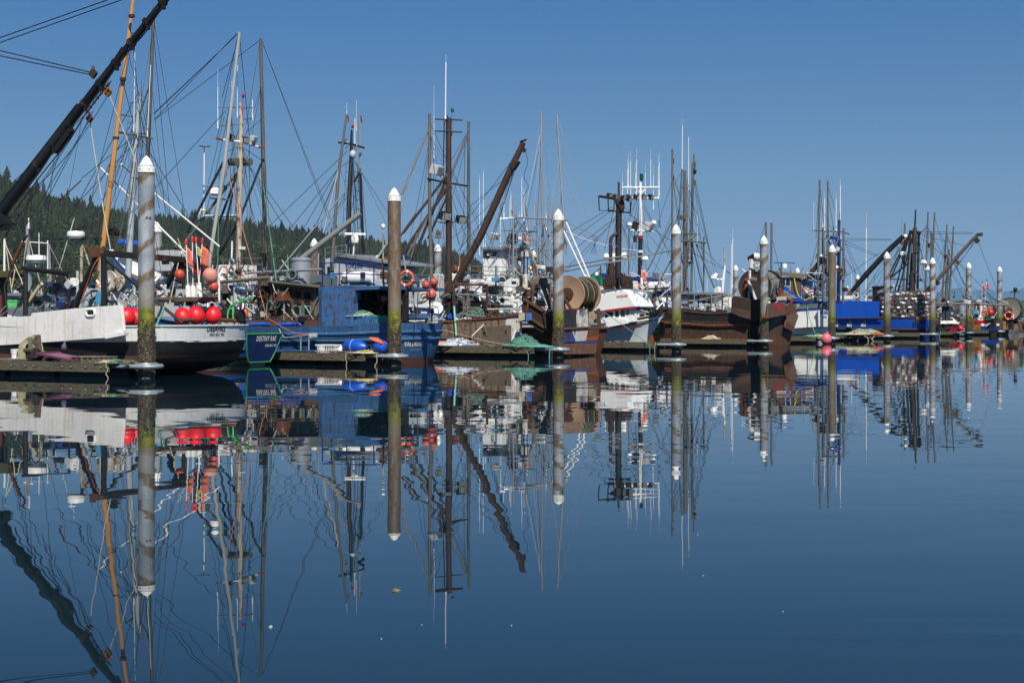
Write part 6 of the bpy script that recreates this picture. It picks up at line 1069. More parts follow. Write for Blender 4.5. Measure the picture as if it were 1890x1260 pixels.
bm = B.tube('crane_boom', RUSTD, [.15, .18], (1484, 520, .9), (1516, 480, .5)); B.tube('crane_boom', RUSTD, .12, (1484, 530, .9), (1486, 516, .9)); B.blk('boom_head', BLACKM, 1511, 475, 1521, 484, .7, .3); B.tube('shelf', GALV, .05, (1505, 476, .9), (1528, 477, .1)); B.dome(1517, 473, .5, .16); B.dome(1545, 494, -.9, .14); B.lamp(1553, 500, -1.1, .4, BLACKM); B.lamp(1553, 512, -1.1, .45, RUSTD); B.lamp(1545, 460, -.8, .4, GREYW)
for x, y0, y1, yy in ((1543, 367, 425, -.6), (1551, 342, 440, -1.1), (1522, 366, 425, .4), (1519, 405, 425, .5), (1549, 392, 410, -1.0)): B.antenna(x, y0, y1, yy, .035, REDP if x == 1549 else None, tip=14)
B.antenna(1502, 372, 424, 1.5, .012); B.ladder((1521, 440, .5), (1519, 560, .6), .35, POLE, .02, .4); B.ladder((1550, 440, -1.0), (1549, 560, -1.0), .35, BLACKM, .02, .4)
B.stays([[(1514, 345, .9), (1522, 430, .4)], [(1529, 345, .2), (1545, 400, -.8)], [(1510, 440, .9), (1495, 500, 1.6)], [(1528, 360, .2), (1540, 430, -.4)], [(1560, 446, -1.5), (1590, 510, -3)], [(1560, 450, -1.5), (1580, 505, -3)], [(1512, 350, .9), (1506, 440, 1.2)]], r=.0125)
B.rope(plain('yellow_hose_rubber', '#c9c93a', .5, .2), .03, [(1465, 505, 1.7), (1468, 525, 1.8), (1474, 545, 1.8), (1484, 553, 1.7), (1497, 550, 1.6), (1503, 556, 1.7)], 'yellow_hose'); B.rope(ROPEG, .03, [(1490, 567, 2.65), (1495, 590, 2.9), (1504, 614, 4.2)], 'mooring_line')
BC = 'red and white pot buoys bunched on the white boat'
for k in range(12):
    c = B.W((1484 + (k * 5) % 19, 533 + (k * 7) % 17, 1.3 - .08 * k)); a = rnd.uniform(-1, 1); root = empty('pot_buoy', c); tag(root, 'red and white pot buoy bunched on the blue railing of the white boat', 'pot buoy', BC); ax = Vector((a, .3, rnd.uniform(-.9, .3))).normalized()
    MB().lathe([(0, -.22), (.08, -.19), (.1, 0), (.1, .02)], (0, 0, 0), ax, 10).build('white_half', PLASTW, root); MB().lathe([(.1, .02), (.1, .05), (.08, .2), (0, .23)], (0, 0, 0), ax, 10).build('red_half', BUOYR, root)
# ---------------------------------------------------------------- bright blue crab boat with two booms
B = Boat('crab_boat', 'bright blue crab boat stacked with pots, with two slanting booms', slip(7, 1.0, 3.75), cat='crab boat')
BT.append(B)
B.hull(17.5, 5.0, [(0, 1.75), (.3, 1.7), (1, 2.6)], [(.33, 0), (1, 1)], [DBLUE, BBLUE], sf=.95, wls=.9, rake=.1, bulge=.3, bul=.4, flare=.8, rail=RUSTD, railr=.06)
B.strake(.42, .13, RUSTD, 0, .95); wl_ = B.slab('blue_wall', BBLUE, [(1541, 590), (1541, 554.5), (1620, 556), (1620, 590)], 2.6, 2.45, bevel=.02); B.slab('blue_wall', BBLUE, [(1619, 590), (1619, 556), (1620, 556), (1620, 590)], 2.5, -2.4); B.tube('black_rail', RUSTD, .05, (1541, 588, 2.66), (1630, 587, 2.66))
for x in (1541, 1566, 1592): B.slab('freeing_port', GREYW, [(x - 3, 603), (x - 3, 598), (x + 5, 598), (x + 5, 603)], 2.56, 2.4, bevel=0); B.tube('rail_stanchion', RUSTD, .04, (x + 4, 588, 2.6), (x + 4, 598, 2.6))
B.name_side('NEAH BAY', 1712, 587, .42, INKY, 2.52, .85) if False else B.name_side('NEAH BAY', 1708, 587, .40, INKY, 2.46, .8)
for x in range(1688, 1724, 4): B.tube('tyre_chafe_bar', RUSTD, .045, (x, 590, 2.5), (x, 597, 2.5))
MB().ball(B.p(1728, 597, 1.4), (.35, .35, .6), 12, 8).build('stern_fender', RUBBER, B.o)
B.blk('white_locker', PLASTW, 1545, 546, 1569, 553, 1.8, .8, bevel=.05); B.blk('dark_house', BLACKM, 1610, 530, 1636, 560, .6, -1.0, bevel=.05); B.blk('house_coping', BLACKM, 1609, 528, 1637, 531, .7, -1.1); B.tube('exhaust', RUSTD, .1, (1625, 540, .3), (1632, 526, .3), (1643, 520, .3)); B.blk('radar_house', CLEANW, 1600, 545, 1612, 555, .5, -.8)
bm = B.tube('boom', BLACKM, [.16, .24, .24, .2], (1563, 548, 1.2), (1600, 505, 1.0), (1640, 462, .8), (1667, 436, .7), n=10); B.tube('boom', RUST, .17, (1560, 552, 1.2), (1572, 537, 1.2)); MB().ball(B.p(1671, 436, .7), .18, 10, 7).build('boom_light', PLASTW, bm); block(B, 1664, 448, .7, .18, RUST)
bm2 = B.tube('boom', paint('flaking_boom', '#5c544c', .6, .5, .5, .6, .4, rustcol='#3a2a22'), [.17, .16, .13], (1728, 519, -1.4), (1770, 470, -1.6), (1803, 434, -1.8), n=10); B.tube('boom', BLACKM, .2, (1696, 552, -1.0), (1729, 518, -1.4)); MB().bar(B.p(1802, 434, -1.8), B.p(1814, 432, -1.9), .26, .3).build('boom_head', RUSTD, B.o, smooth=False, bevel=.04); block(B, 1803, 444, -1.8, .22, RUSTD); block(B, 1767, 484, -1.6, .16, RUST); block(B, 1730, 522, -1.4, .2, RUSTD)
B.tube('mast', paint('dark_lattice_mast', '#2a2522', .6, .4, .4, .4, .3), [.26, .25, .2, .09, .07], (1682, 550, 0), (1687, 450, 0), (1688.5, 424, 0), (1689, 418, 0), (1690, 387, 0), n=10); B.tube('mast_pole', BLACKM, .11, (1693, 550, -.8), (1696, 428, -.9)); B.tube('mast_pole', BLACKM, .1, (1672, 550, .6), (1680, 430, .4)); B.tube('mast_head', BLACKM, .16, (1680, 428, .3), (1698, 430, -.8))
for a, b, r_ in (((1678, 432), (1640, 510), .07), ((1679, 430), (1650, 545), .07), ((1676, 440), (1630, 545), .07), ((1683, 440), (1655, 550), .07), ((1676, 486), (1643, 513), .08), ((1643, 515), (1674, 516), .045), ((1684, 468), (1696, 466), .05)): B.tube('mast_stay_pole', BLACKM, r_, (a[0], a[1], .4), (b[0], b[1], 1.2))
B.ladder((1690, 440, -.3), (1684, 550, -.2), .5, BLACKM, .025, .45); B.ladder((1694, 440, -.6), (1690, 550, -.6), .6, RUSTD, .025, .45); B.scanner(1656, 527, .4, .45); B.tube('radar_post', PLASTW, .06, (1656, 530, .4), (1656, 556, .4)); B.tube('pole', POLE, [.1, .08], (1667, 550, .3), (1670, 412, .2)); B.lamp(1666, 468, .8, .4, PLASTW); B.lamp(1670, 475, .5, .5, BLACKM); B.antenna(1598, 420, 555, 1.0, .05, lean=1, tip=30); B.antenna(1663, 424, 440, .4, .02, POLE, lean=1, tip=30); B.antenna(1602, 507, 555, .8, .07, GALV); B.antenna(1572, 500, 552, .5, .025)
B.stays([[(1560, 440, 2.0), (1645, 442, .8)], [(1560, 444, 2.0), (1645, 443, .8)], [(1560, 445, 2.0), (1621, 471, .9)], [(1560, 450, 2.0), (1620, 474, .9)], [(1700, 428, -.8), (1796, 429, -1.8)], [(1700, 432, -.8), (1796, 431, -1.8)], [(1700, 434, -.8), (1780, 453, -1.7)], [(1700, 440, -.6), (1753, 480, -1.6)], [(1806, 448, -1.8), (1840, 535, -3.0)], [(1800, 446, -1.8), (1740, 525, -1.4)], [(1797, 448, -1.8), (1720, 560, -1.2)], [(1660, 455, .8), (1620, 540, 1.0)], [(1665, 450, .7), (1650, 480, .8)], [(1640, 470, .8), (1600, 530, 1.3)], [(1625, 465, .9), (1558, 512, 1.6)], [(1560, 478, 2.0), (1580, 505, 1.8)], [(1769, 486, -1.6), (1838, 555, -2.8)], [(1660, 460, .7), (1590, 545, 1.2)], [(1725, 530, -1.4), (1690, 440, -.4)]], r=.0145)
blueB = B
def make_pot():
    root = empty('crab_pot', (0, 0, 0)); mb = MB(); r = .5
    for z in (0, .34): mb.ring((0, 0, z), (0, 0, 1), r, .02, 18, 4)
    for k in range(8): a = k * .785; mb.tube([(math.cos(a) * r, math.sin(a) * r, 0), (math.cos(a) * r, math.sin(a) * r, .34)], .014, 4)
    mb.build('pot_frame', plain('grey_pot_frame', '#5f5e5a', .8, .4), root); mb = MB()
    for k in range(12): a = k * .5236; mb.tube([(math.cos(a) * r, math.sin(a) * r, .34), (math.cos(a + 2.4) * r, math.sin(a + 2.4) * r, .34)], .012, 3); mb.tube([(math.cos(a) * r, math.sin(a) * r, 0), (math.cos(a + .52) * r, math.sin(a + .52) * r, .34)], .006, 3); mb.tube([(math.cos(a + .52) * r, math.sin(a + .52) * r, 0), (math.cos(a) * r, math.sin(a) * r, .34)], .006, 3)
    mb.build('pot_mesh', plain('pale_pot_mesh', '#8a8982', .9, .4, 12), root); mb = MB().lathe([(0, -.2), (.075, -.17), (.09, 0)], (.12, -.34, .16), (1, .15, .1), 8).build('buoy_white_half', PLASTW, root); MB().lathe([(.09, 0), (.07, .15), (0, .18)], (.12, -.34, .16), (1, .15, .1), 8).build('buoy_red_half', plain('faded_red_float', '#d0606a', .5, .3), root); MB().lathe([(0, -.2), (.08, -.17), (.1, 0), (.08, .15), (0, .18)], (-.2, .36, .2), (1, -.3, .2), 8).build('spare_float', plain('pale_pink_float', '#d9b3ae', .5, .2), root); MB().lathe([(0, -.2), (.08, -.17), (.1, 0), (.08, .15), (0, .18)], (.25, .33, .1), (1, .3, -.1), 8).build('spare_float', PLASTW, root); return root
pp = make_pot(); k = 0; GPOT = 'crab pots stacked on the blue boat'
a = B.p(1630, 584, 2.0); b = B.p(1714, 582, 2.0)
for lv in range(6):
    for i in range(7):
        for row in range(2):
            if lv == 5 and (i + row) % 3 == 0: continue
            o = pp if k == 0 else copy_tree(pp); k += 1; q = B.M @ Vector((a.x + (b.x - a.x) * (i + .4) / 7 + rnd.uniform(-.05, .05), 1.75 - 1.05 * row + rnd.uniform(-.05, .05), 1.78 + lv * .37 + rnd.uniform(-.04, .07))); o.location = q; o.rotation_euler = (0, 0, B.o.rotation_euler.z + rnd.choice((0, 3.14)) + rnd.uniform(-1.1, 1.1) + 3.14)
            tag(o, 'round crab pot with a red and white float in the stack on the blue boat', 'crab pot', GPOT)
# ---------------------------------------------------------------- weathered trollers beyond
B = Boat('fishing_boat', 'weathered troller with four grey poles behind the crab boat stern', slip(7, 6.5, 10))
BT.append(B)
B.hull(12, 4.2, [(0, 1.3), (1, 2.4)], [(.3, 0), (1, 1)], [BROWNB, DBLUE], rail=GREYW); B.blk('cabin', paint('dark_house_paint', '#3a3f45', .6, .3, .2), 1738, 565, 1752, 592, .6, -.8)
for x0, y0, x1, y1, yy, r_ in ((1713, 391, 1707, 555, 1.4, .1), (1725, 392, 1721, 480, -.2, .1), (1719, 430, 1719, 550, .3, .13), (1748, 414, 1738, 560, -1.8, .1), (1760, 417, 1751, 560, -2.4, .1), (1751, 460, 1746, 560, -2.2, .14)): B.tube('pole', POLE, [r_, r_ * .7], (x1, y1, yy), (x0, y0, yy), n=7)
B.lamp(1714, 453, .9, .5, BLACKM); B.lamp(1746, 473, -1.9, .4, BLACKM); B.dome(1705, 485, 1.4, .3); B.dome(1711, 497, 1.2, .3); B.ladder((1748, 475, -2.0), (1745, 560, -2.0), .6, POLE, .03, .5); B.antenna(1719, 428, 435, .3, .03, REDP, tip=6)
B.tube('boom_pole', GREYWOOD, .1, (1700, 559, 1.6), (1862, 563, -3.0)); B.stays([[(1713, 400, 1.4), (1700, 470, 1.6)], [(1725, 400, 0), (1745, 470, -1.8)], [(1750, 440, -1.9), (1700, 540, .8)], [(1720, 440, .3), (1690, 540, 1.5)], [(1752, 470, -2.2), (1800, 560, -3.2)], [(1735, 430, -1.2), (1790, 545, -3)], [(1748, 430, -1.8), (1735, 500, -1)], [(1718, 445, .3), (1733, 560, -.8)], [(1775, 520, -2.6), (1850, 560, -3.4)]], r=.0135)
# ---------------------------------------------------------------- small white wooden boat
B = Boat('fishing_boat', 'low white wooden workboat with strings of yellow and pink floats', slip(8, 1.2, 3.3))
BT.append(B)
B.hull(10, 3.6, [(0, .95), (.5, .95), (1, 1.8)], [(.15, 0), (1, 1)], [BLACK, paint('flaking_white_planks', '#cfcdc6', .6, .4, .15, .4)], sf=.95, wls=.9, bulge=.1, bul=.2, rail=OLDWOOD)
B.blk('low_house', OLDWOOD, 1775, 588, 1800, 598, 1.2, -.6); B.blk('engine_box', BLACKM, 1818, 585, 1834, 607, .6, -.6); B.tube('post', RUSTD, .12, (1835, 565, .3), (1834, 600, .3)); B.tube('rail_pole', GREYWOOD, .05, (1760, 584, 1.2), (1830, 583, .2)); B.tube('grey_tank', GALV, .35, (1776, 563, .8), (1776, 588, .8), n=14); B.tube('float_rack', RUSTD, .05, (1808, 557, .4), (1824, 556, -.4)); B.tube('float_rack', RUSTD, .04, (1823, 556, -.4), (1823, 592, -.4)); MB().ring(B.p(1797, 580, .6), (.3, 1, 0), .45, .1, 20, 6).build('hauler_wheel', GALV, B.o)
for k, (x, col, n_, lb) in enumerate(((1810, PLASTW, 8, 'white'), (1814, plain('pink_float', '#d06a78', .5, .1), 6, 'pink'), (1818, YELLOW, 5, 'yellow'), (1821, YELLOW, 6, 'longer yellow'))):
    root = empty('float_string', B.W((x, 560, .2))); tag(root, 'hanging string of %s floats on the low white workboat' % lb, 'float string', 'strings of floats on the white workboat')
    for j in range(n_): MB().ball((0, 0, -.15 - j * .22 - (0 if k < 2 else .5)), (.09, .09, .11), 8, 6).build('float', col, root)
    MB().tube([(0, 0, 0), (0, 0, -.2 - n_ * .23)], .012, 4).build('line', ROPEL, root)
buoy('ball_buoy', 'red ball buoy hung by the dark post on the white workboat', B.W((1828, 577, .4)), .3, BUOYR, neck=BUOYO); buoy('ball_buoy', 'white topped red buoy on the white workboat deck', B.W((1809, 590, .6)), .3, PLASTW); tote('red plastic bin on the white workboat', B.W((1806, 597, .8)), 1.0, .7, .3, BUOYR, HEAD); 
for k, x in enumerate((1811, 1816)): flag_pole(['pole with pink and red flags on the white workboat', 'second flag pole with pink pennants on the white workboat'][k], B.W((x, 585, .2)), B.W((x + 2 + 3 * k, 523 - 4 * k, .2)), plain('pink_flag', '#c83a5a', .8, .2), None, (.2, .55), FLAGK)
rope_heap('white tarp heap over dark gear behind the crab boat stern', B.W((1748, 598, 2.4)), 1.0, .8, .7, 40, .05, PLASTW, 71, 'tarp', 'tarp_bundle'); o = heap((0, 0, 0), .9, .8, .9, 72).build('net_pile', plain('dark_net', '#1c2322', .95, .4, 8, bmp=1)); o.location = B.W((1746, 607, 2.6)) - Vector((0, 0, .2)); tag(o, 'dark net pile with white tarp on top, behind the crab boat stern', 'net')
MB_ = MB().ring((0, 0, 0), (.4, 1, .2), .55, .09, 22, 6).ring((0, 0, 0), (.4, 1, .2), .28, .05, 16, 6).build('wire_reel', paint('white_reel', '#c6beb0', .6, .3, .3)); MB_.location = B.W((1736, 581, 2.2)); tag(MB_, 'white wire reel standing behind the crab boat stern', 'reel')
# ---------------------------------------------------------------- tan sterned gillnetter at the far right
B = Boat('fishing_boat', 'tan rusty sterned gillnetter with a green net drum at the far right', slip(9, .2, 3.4))
BT.append(B)
B.hull(9, 4.0, [(0, 1.45), (1, 2.2)], [(.3, 0), (1, 1)], [RUSTD, TANST], sf=.95, wls=.85, rake=.3, bulge=.1, bul=.25, rail=RUSTD)
X0 = B.tx(0, 1); B.tslab('tan_stern_panel', TANST, [(1852, 609), (1852, 593), (1878, 593), (1878, 607)], X0 - .1, .06); B.tname('N2', 1873.5, 600, .4, INK, X0 - .11, .9)
for a, b in (((1878, 592), (1890, 595)), ((1878, 593), (1884, 612)), ((1886, 594), (1890, 612)), ((1880, 606), (1890, 613)), ((1890, 594), (1890, 613))): B.tube('swim_ladder', RUSTO, .06, (a[0], a[1], -1.6), (b[0], b[1], -2.2))
net_drum(B, B.p(1867, 571, 0), 1.05, .3, 1.7, paint('grey_drum_flange', '#8a8378', .6, .4, .3), NETGR, 1.12, 91, mcore=RUST); B.blk('life_ring_board', BLACKM, 1853, 573, 1868, 591, 1.5, 1.4); B.tube('drum_stand', BLACKM, .09, (1853, 565, 1.2), (1854, 592, 1.4)); B.tube('drum_stand', RUSTD, .09, (1878, 585, -.8), (1868, 570, -.6))
life_ring('orange life ring on a black board at the far right stern', B.W((1861.5, 582.5, 1.58)), .36, B.M.to_3x3() @ Vector((-.25, 1, 0))); buoy('ball_buoy', 'small orange ball buoy beside the green net drum', B.W((1881, 582, -1.5)), .11, BUOYO)
B.tube('light_post', RUSTD, .06, (1872.5, 560, -1.0), (1872.5, 537, -1.0)); B.tube('light_crossarm', RUSTD, .05, (1864, 539, -.6), (1881, 539, -1.4)); MB().ball(B.p(1874, 534, -1), .22, 10, 7).build('post_lamp', BLACKM, B.o)
# ================================================================ things lying on the finger docks, and deck clutter
def FP(i, px, yl=.3, z=.456):
    q = pile_xy(i) - V * yl; t = (px - CX) / F; s_ = (t * q.y - q.x) / (U.x - t * U.y); q = q + U * s_; return Vector((q.x, q.y, z))
def dist(q): return q.y
# first finger
c = FP(0, 29, .3); root = empty('bucket', c); tag(root, 'white plastic bucket on the nearest finger dock beside the old timber cradle', 'bucket'); MB().lathe([(0, 0), (.125, 0), (.15, .38), (.16, .38), (.16, .35)], n=22).build('pail', PLASTW, root)
mb = MB()
for z in (.33, .29, .25): mb.ring((0, 0, z), (0, 0, 1), .15, .008, 22, 5)
mb.build('rim_ribs', PLASTW, root); MB().tube([(.15 * math.cos(a), .15 * math.sin(a), .33 - .18 * math.sin(a)) for a in [k * .3142 for k in range(11)]], .005, 4).build('handle', GALV, root)
root = empty('timber_cradle', FP(0, 62, .1), HEAD); tag(root, 'mossy old timber cradle with upright boards on the nearest finger dock', 'cradle'); MB().box((-.28, .1, .42), (.28, .12, .84), Matrix.Rotation(.12, 3, 'Y')).build('upright', OLDWOOD, root, smooth=False, bevel=.02); MB().box((.22, -.25, .4), (.22, .1, .78), Matrix.Rotation(-.15, 3, 'Y')).build('upright', OLDWOOD, root, smooth=False, bevel=.02); MB().box((0, .1, .17), (1.0, .35, .3)).box((0, .3, .36), (.5, .14, .1)).build('base_block', OLDWOOD, root, smooth=False, bevel=.02); MB().box((-.12, .25, .5), (.1, .1, .5)).box((.4, .2, .06), (1.4, .5, .05)).build('plank', GREYWOOD, root, smooth=False, bevel=.01)
c = FP(0, 55, .32); mb = MB()
for k in range(5): mb.tube(smooth_path([c + Vector((-.35 + .05 * k, 0, .05)), c + Vector((-.3 + .04 * k, -.04, .5)), c + Vector((0, .03 * k, .78 - .05 * k)), c + Vector((.33 - .05 * k, 0, .62 - .04 * k)), c + Vector((.42 - .04 * k, .02, .25))], 6), .028, 6)
tag(mb.build('hose', plain('beige_hose', '#a39b7c', .7, .2)), 'beige hose looped over the old timber cradle', 'hose')
c = FP(0, 66, .5); rope_heap('black cloth bundle at the foot of the timber cradle', c + Vector((0, 0, .1)), .22, .16, .32, 16, .035, FLAGK, 101, 'cloth', 'cloth_bundle'); rope_heap('clear plastic bag bundle behind the white bucket', FP(0, 42, .25), .18, .15, .42, 18, .03, plain('clear_plastic', '#b9bdbf', .3, .2), 102, 'bag', 'plastic_bag')
root = empty('purple_board', FP(0, 122, .25, .60), HEAD); tag(root, 'faded purple painted board propped on blocks on the nearest finger dock', 'board'); ro = Matrix.Rotation(-.13, 3, 'Y') @ Matrix.Rotation(-.02, 3, 'X')
MB().box((0, 0, .0), (1.55, .95, .035), ro).build('panel', paint('faded_purple', '#7d5168', .6, .3, .06, .2), root, smooth=False, bevel=.01); mb = MB()
for sx in (-1, 1): mb.box(ro @ Vector((sx * .77, 0, .03)), (.05, .99, .06), ro)
mb.box(ro @ Vector((0, .47, .03)), (1.5, .05, .06), ro); mb.build('border', paint('purple_trim', '#6a3a52', .6, .3), root, smooth=False); MB().box((.6, 0, -.1), (.12, .5, .16)).box((-.6, 0, -.12), (.12, .5, .16)).build('support_block', OLDWOOD, root, smooth=False)
root = empty('pallet', FP(0, 172, .0), HEAD); tag(root, 'grey wooden pallet lying behind the purple board', 'pallet'); mb = MB()
for k in range(5): mb.box((0, -.45 + k * .22, .17), (1.1, .13, .025))
mb.build('slats', GREYWOOD, root, smooth=False); mb = MB()
for x in (-.48, 0, .48): mb.box((x, 0, .08), (.1, 1.0, .15))
mb.build('bearers', OLDWOOD, root, smooth=False)
def planks(lb, i, px, n, L, seed, yl=.1, m=None):
    q_ = random.Random(seed); mb = MB(); root = None
    for k in range(n): mb.box((q_.uniform(-.2, .2), -.35 + .7 * k / max(1, n - 1), .03 + .045 * (k % 2)), (L * q_.uniform(.7, 1.1), .14, .04), Matrix.Rotation(q_.uniform(-.12, .12), 3, 'Z'))
    o = mb.build('loose_planks', m or GREYWOOD, smooth=False); o.location = FP(i, px, yl); o.rotation_euler.z = HEAD; tag(o, lb, 'planks')
planks('loose grey planks left of the green netting on the nearest finger', 0, 200, 4, 1.8, 1); planks('loose boards beside the blue buoy on the second finger', 1, 640, 4, 2.6, 2); planks('blue and grey boards under the blue hull on the second finger', 1, 545, 6, 2.2, 3, 0, paint('worn_blue_board', '#31558c', .7, .4, .2)); planks('scattered grey boards on the third finger near the plywood', 2, 868, 5, 2.2, 4)
rope_heap('pale line made fast on the cleat of the nearest finger', FP(0, 197, .55), .28, .15, .1, 12, .014, ROPEL, 110); rope_heap('small green net bundle by the cleat on the nearest finger', FP(0, 214, .4), .3, .2, .12, 26, .012, ROPEG, 111, 'net', 'net_bundle')
def drop_line(lb, i, px, m, z1=-.1, yl=.77, r=.013, sway=.05):
    a = FP(i, px, yl, .5); q_ = random.Random(int(px)); pts = [a + Vector((0, .1, -.02)), a] + [a + Vector((q_.uniform(-sway, sway), 0, (z1 - .5) * k / 5)) for k in range(1, 6)]
    tag(MB().tube(smooth_path(pts, 4), r, 5).build('hanging_line', m), lb, 'rope')
drop_line('pale line hanging to the water from the nearest finger', 0, 198, ROPEL); drop_line('pale line hanging from the second finger near its cleat', 1, 638, ROPEL); drop_line('short line hanging at the pile hoop of the second finger', 1, 694, ROPEL); drop_line('sea green line hanging to the water below the green net heap', 2, 974, ROPEG, r=.022, sway=.12); drop_line('thick blue rope hanging to the water at the third finger end', 2, 1013, ROPEB, r=.035, sway=.06); drop_line('green mooring line tail hanging from the fourth finger', 3, 1199, ROPEG, r=.02); drop_line('pale line hanging from the fourth finger next to the green one', 3, 1209, ROPEL)
mb = MB(); m_ = plain('dock_moss', '#4c5a22', .95, .4, 9)
for px in (155, 166, 185, 206, 230): c = FP(0, px, .62); mb.ball(c, (.16, .1, .045), 9, 5)
tag(mb.build('moss', m_, smooth=True), 'green moss tufts along the edge of the nearest finger', 'moss', kind='stuff')
a = DEE.W((120, 571, 2.56)); tag(MB().tube([a, DEE.W((120, 640, 2.6))], .008, 4).build('hanging_line', ROPEL), 'thin line hanging down the white bulwark', 'rope'); buoy('fender', 'small dusty purple fender at the foot of the thin line on the white bulwark', DEE.W((118, 642, 2.75)), .09, paint('dusty_purple', '#4d4a70', .6, .3), None, 1.6, cat='fender')
# second finger
root = empty('fish_basket', FP(1, 606, .25), HEAD); tag(root, 'white slatted plastic basket beside the long blue buoy', 'basket'); mb = MB()
for k in range(9):
    x = -.36 + .09 * k
    for s_ in (-1, 1): mb.bar((x * .86, s_ * .2, .02), (x, s_ * .25, .3), .035, .015)
for k in range(5):
    y = -.2 + .1 * k
    for s_ in (-1, 1): mb.bar((s_ * .33, y * .86, .02), (s_ * .4, y, .3), .035, .015)
mb.build('slats', PLASTW, root, smooth=False); mb = MB()
for s_ in (-1, 1): mb.box((0, s_ * .26, .31), (.86, .035, .05)).box((s_ * .41, 0, .31), (.035, .54, .05))
mb.box((0, 0, .02), (.7, .42, .03)); mb.build('rim', PLASTW, root, smooth=False)
root = empty('fender', FP(1, 655, .3, .72), HEAD); tag(root, 'long bright blue inflatable fender lying on the second finger', 'fender'); MB().lathe([(0, -.56), (.08, -.55), (.16, -.48), (.24, -.3), (.275, 0), (.25, .28), (.17, .46), (.1, .54), (.075, .62), (0, .63)], (0, 0, 0), (-1, .0, -.05), 24).build('body', BUOYB, root); MB().tube([(-.55, 0, -.02), (-.66, 0, -.04)], .1, 12).build('end_cap', NAVY, root); MB().ring((.05, 0, 0), (1, 0, 0), .272, .006, 24, 4).build('seam', PLASTW, root)
buoy('ball_buoy', 'round blue ball buoy under an orange slab beside the brown pile', FP(1, 703, .3, .72), .26, BUOYB, None, neck=NAVY, axis=(-1, .2, .1)); o = MB().box((0, 0, 0), (.62, .5, .07)).box((.05, 0, .05), (.5, .45, .04)).build('orange_slab', plain('orange_foam', '#e8704e', .8, .15, 5), smooth=False, bevel=.02); o.location = FP(1, 699, .3, .93); o.rotation_euler = (0.1, -.3, HEAD); tag(o, 'orange foam slab resting on the round blue buoy', 'foam slab')
rope_heap('tangle of pale and yellow rope in front of the blue buoys', FP(1, 678, .45), .5, .25, .14, 26, .018, ROPEL, 120, m2=plain('yellow_rope', '#b09a50', .85, .2)); buoy('buoy', 'white round float beside the basket on the second finger', FP(1, 629, .3, .58), .14, PLASTW, None, 1.0)
for k, px in enumerate((555, 570)): tag(MB().tube([FP(1, px, .3, .4), FP(1, px, .3, 1.05)], .03, 8).lathe([(.03, 0), (.06, .01), (.06, .03), (0, .03)], FP(1, px, .3, 1.05), n=8).build('standpipe', GALV), ['grey standpipe on the second finger, nearer the skiff', 'grey standpipe on the second finger, nearer the basket'][k], 'pipe')
# third finger
rope_heap('rumpled white and blue tarp on the third finger', FP(2, 848, .2), 1.0, .35, .34, 30, .05, plain('crumpled_tarp', '#b4b8bc', .6, .3, 8), 130, 'tarp', 'tarp_bundle', m2=plain('slate_blue_tarp', '#4a6a98', .7, .2)); rope_heap('orange line and floats at the inner end of the third finger', FP(2, 812, .2), .4, .2, .28, 20, .03, BUOYO, 131)
root = empty('plywood_sheet', FP(2, 916, .1), HEAD); tag(root, 'weathered plywood sheet standing on edge on the third finger', 'plywood'); MB().box((0, 0, .5), (1.6, .04, .95), Matrix.Rotation(.12, 3, 'X') @ Matrix.Rotation(.06, 3, 'Y')).build('sheet', OLDWOOD, root, smooth=False, bevel=.006); MB().bar((.5, -.2, .02), (.55, .15, .9), .07, .07).bar((-.6, -.2, .02), (-.6, .1, .9), .07, .07).build('prop', GREYWOOD, root, smooth=False)
a = FP(2, 871, .4, .95); b = FP(2, 893, .2, 1.5); tag(MB().tube([a, b], .03, 7).build('pole', PLASTW), 'white pole leaning on the plywood sheet', 'pole'); tag(MB().tube([FP(2, 945, .2, .8), FP(2, 953, .1, 1.25)], .03, 7).build('pole', PLASTW), 'short white pole at the right end of the plywood sheet', 'pole')
root = empty('timber_trestle', FP(2, 840, -.3), HEAD); tag(root, 'weathered timber trestle standing behind the white tarp', 'trestle'); mb = MB()
for (p0, p1) in (((-.9, 0, .2), (.9, 0, .32)), ((-.9, 0, 1.12), (.9, 0, 1.2)), ((-.85, 0, 0), (-.85, 0, 1.2)), ((.8, 0, 0), (.8, 0, 1.25)), ((-.8, .1, .3), (-.3, .1, 1.1)), ((-1.1, .1, .5), (1.0, .1, .42))): mb.bar(p0, p1, .12, .07)
mb.build('rails', OLDWOOD, root, smooth=False)
root = empty('net_heap', FP(2, 968, .2)); tag(root, 'heap of sea green netting and rope on the third finger', 'net'); heap((0, 0, 0), .6, .45, .4, 140).build('netting', plain('sea_green_net', '#40695a', .95, .35, 14, bmp=1), root); tangle((0, 0, .03), .75, .5, .55, 60, .016, 141).build('rope', ROPEG, root); tangle((0, 0, .0), .8, .5, .5, 10, .014, 142).build('pale_rope', ROPEL, root)
rope_heap('trailing green and blue rope between the net heap and the pile', FP(2, 1003, .4), .55, .25, .1, 26, .02, ROPEG, 143, m2=ROPEB); tag(MB().tube(smooth_path([FP(2, 800, -.6, 1.35), FP(2, 860, .1, .95), FP(2, 920, .4, .62), FP(2, 975, .5, .55)], 6), .016, 5).build('mooring_line', ROPEL), 'slack pale mooring line crossing the third finger', 'rope')
for k, (x0, m_, lb) in enumerate(((962, plain('cream_board', '#b8b090', .8, .2), 'cream'), (975, plain('denim_blue', '#4a70b0', .8, .2), 'denim blue'))):
    q = [RT.W((x0 - 5, 579 + k * -1, 2.95)), RT.W((x0 + 6, 577, 2.95)), RT.W((x0 + 7, 590, 2.95)), RT.W((x0 - 4, 593, 2.95))]; tag(MB().prism(q, (0, .03, 0)).build('hanging_cloth', m_, smooth=False), lb + ' cloth hung over the tilted trawl door', 'cloth')
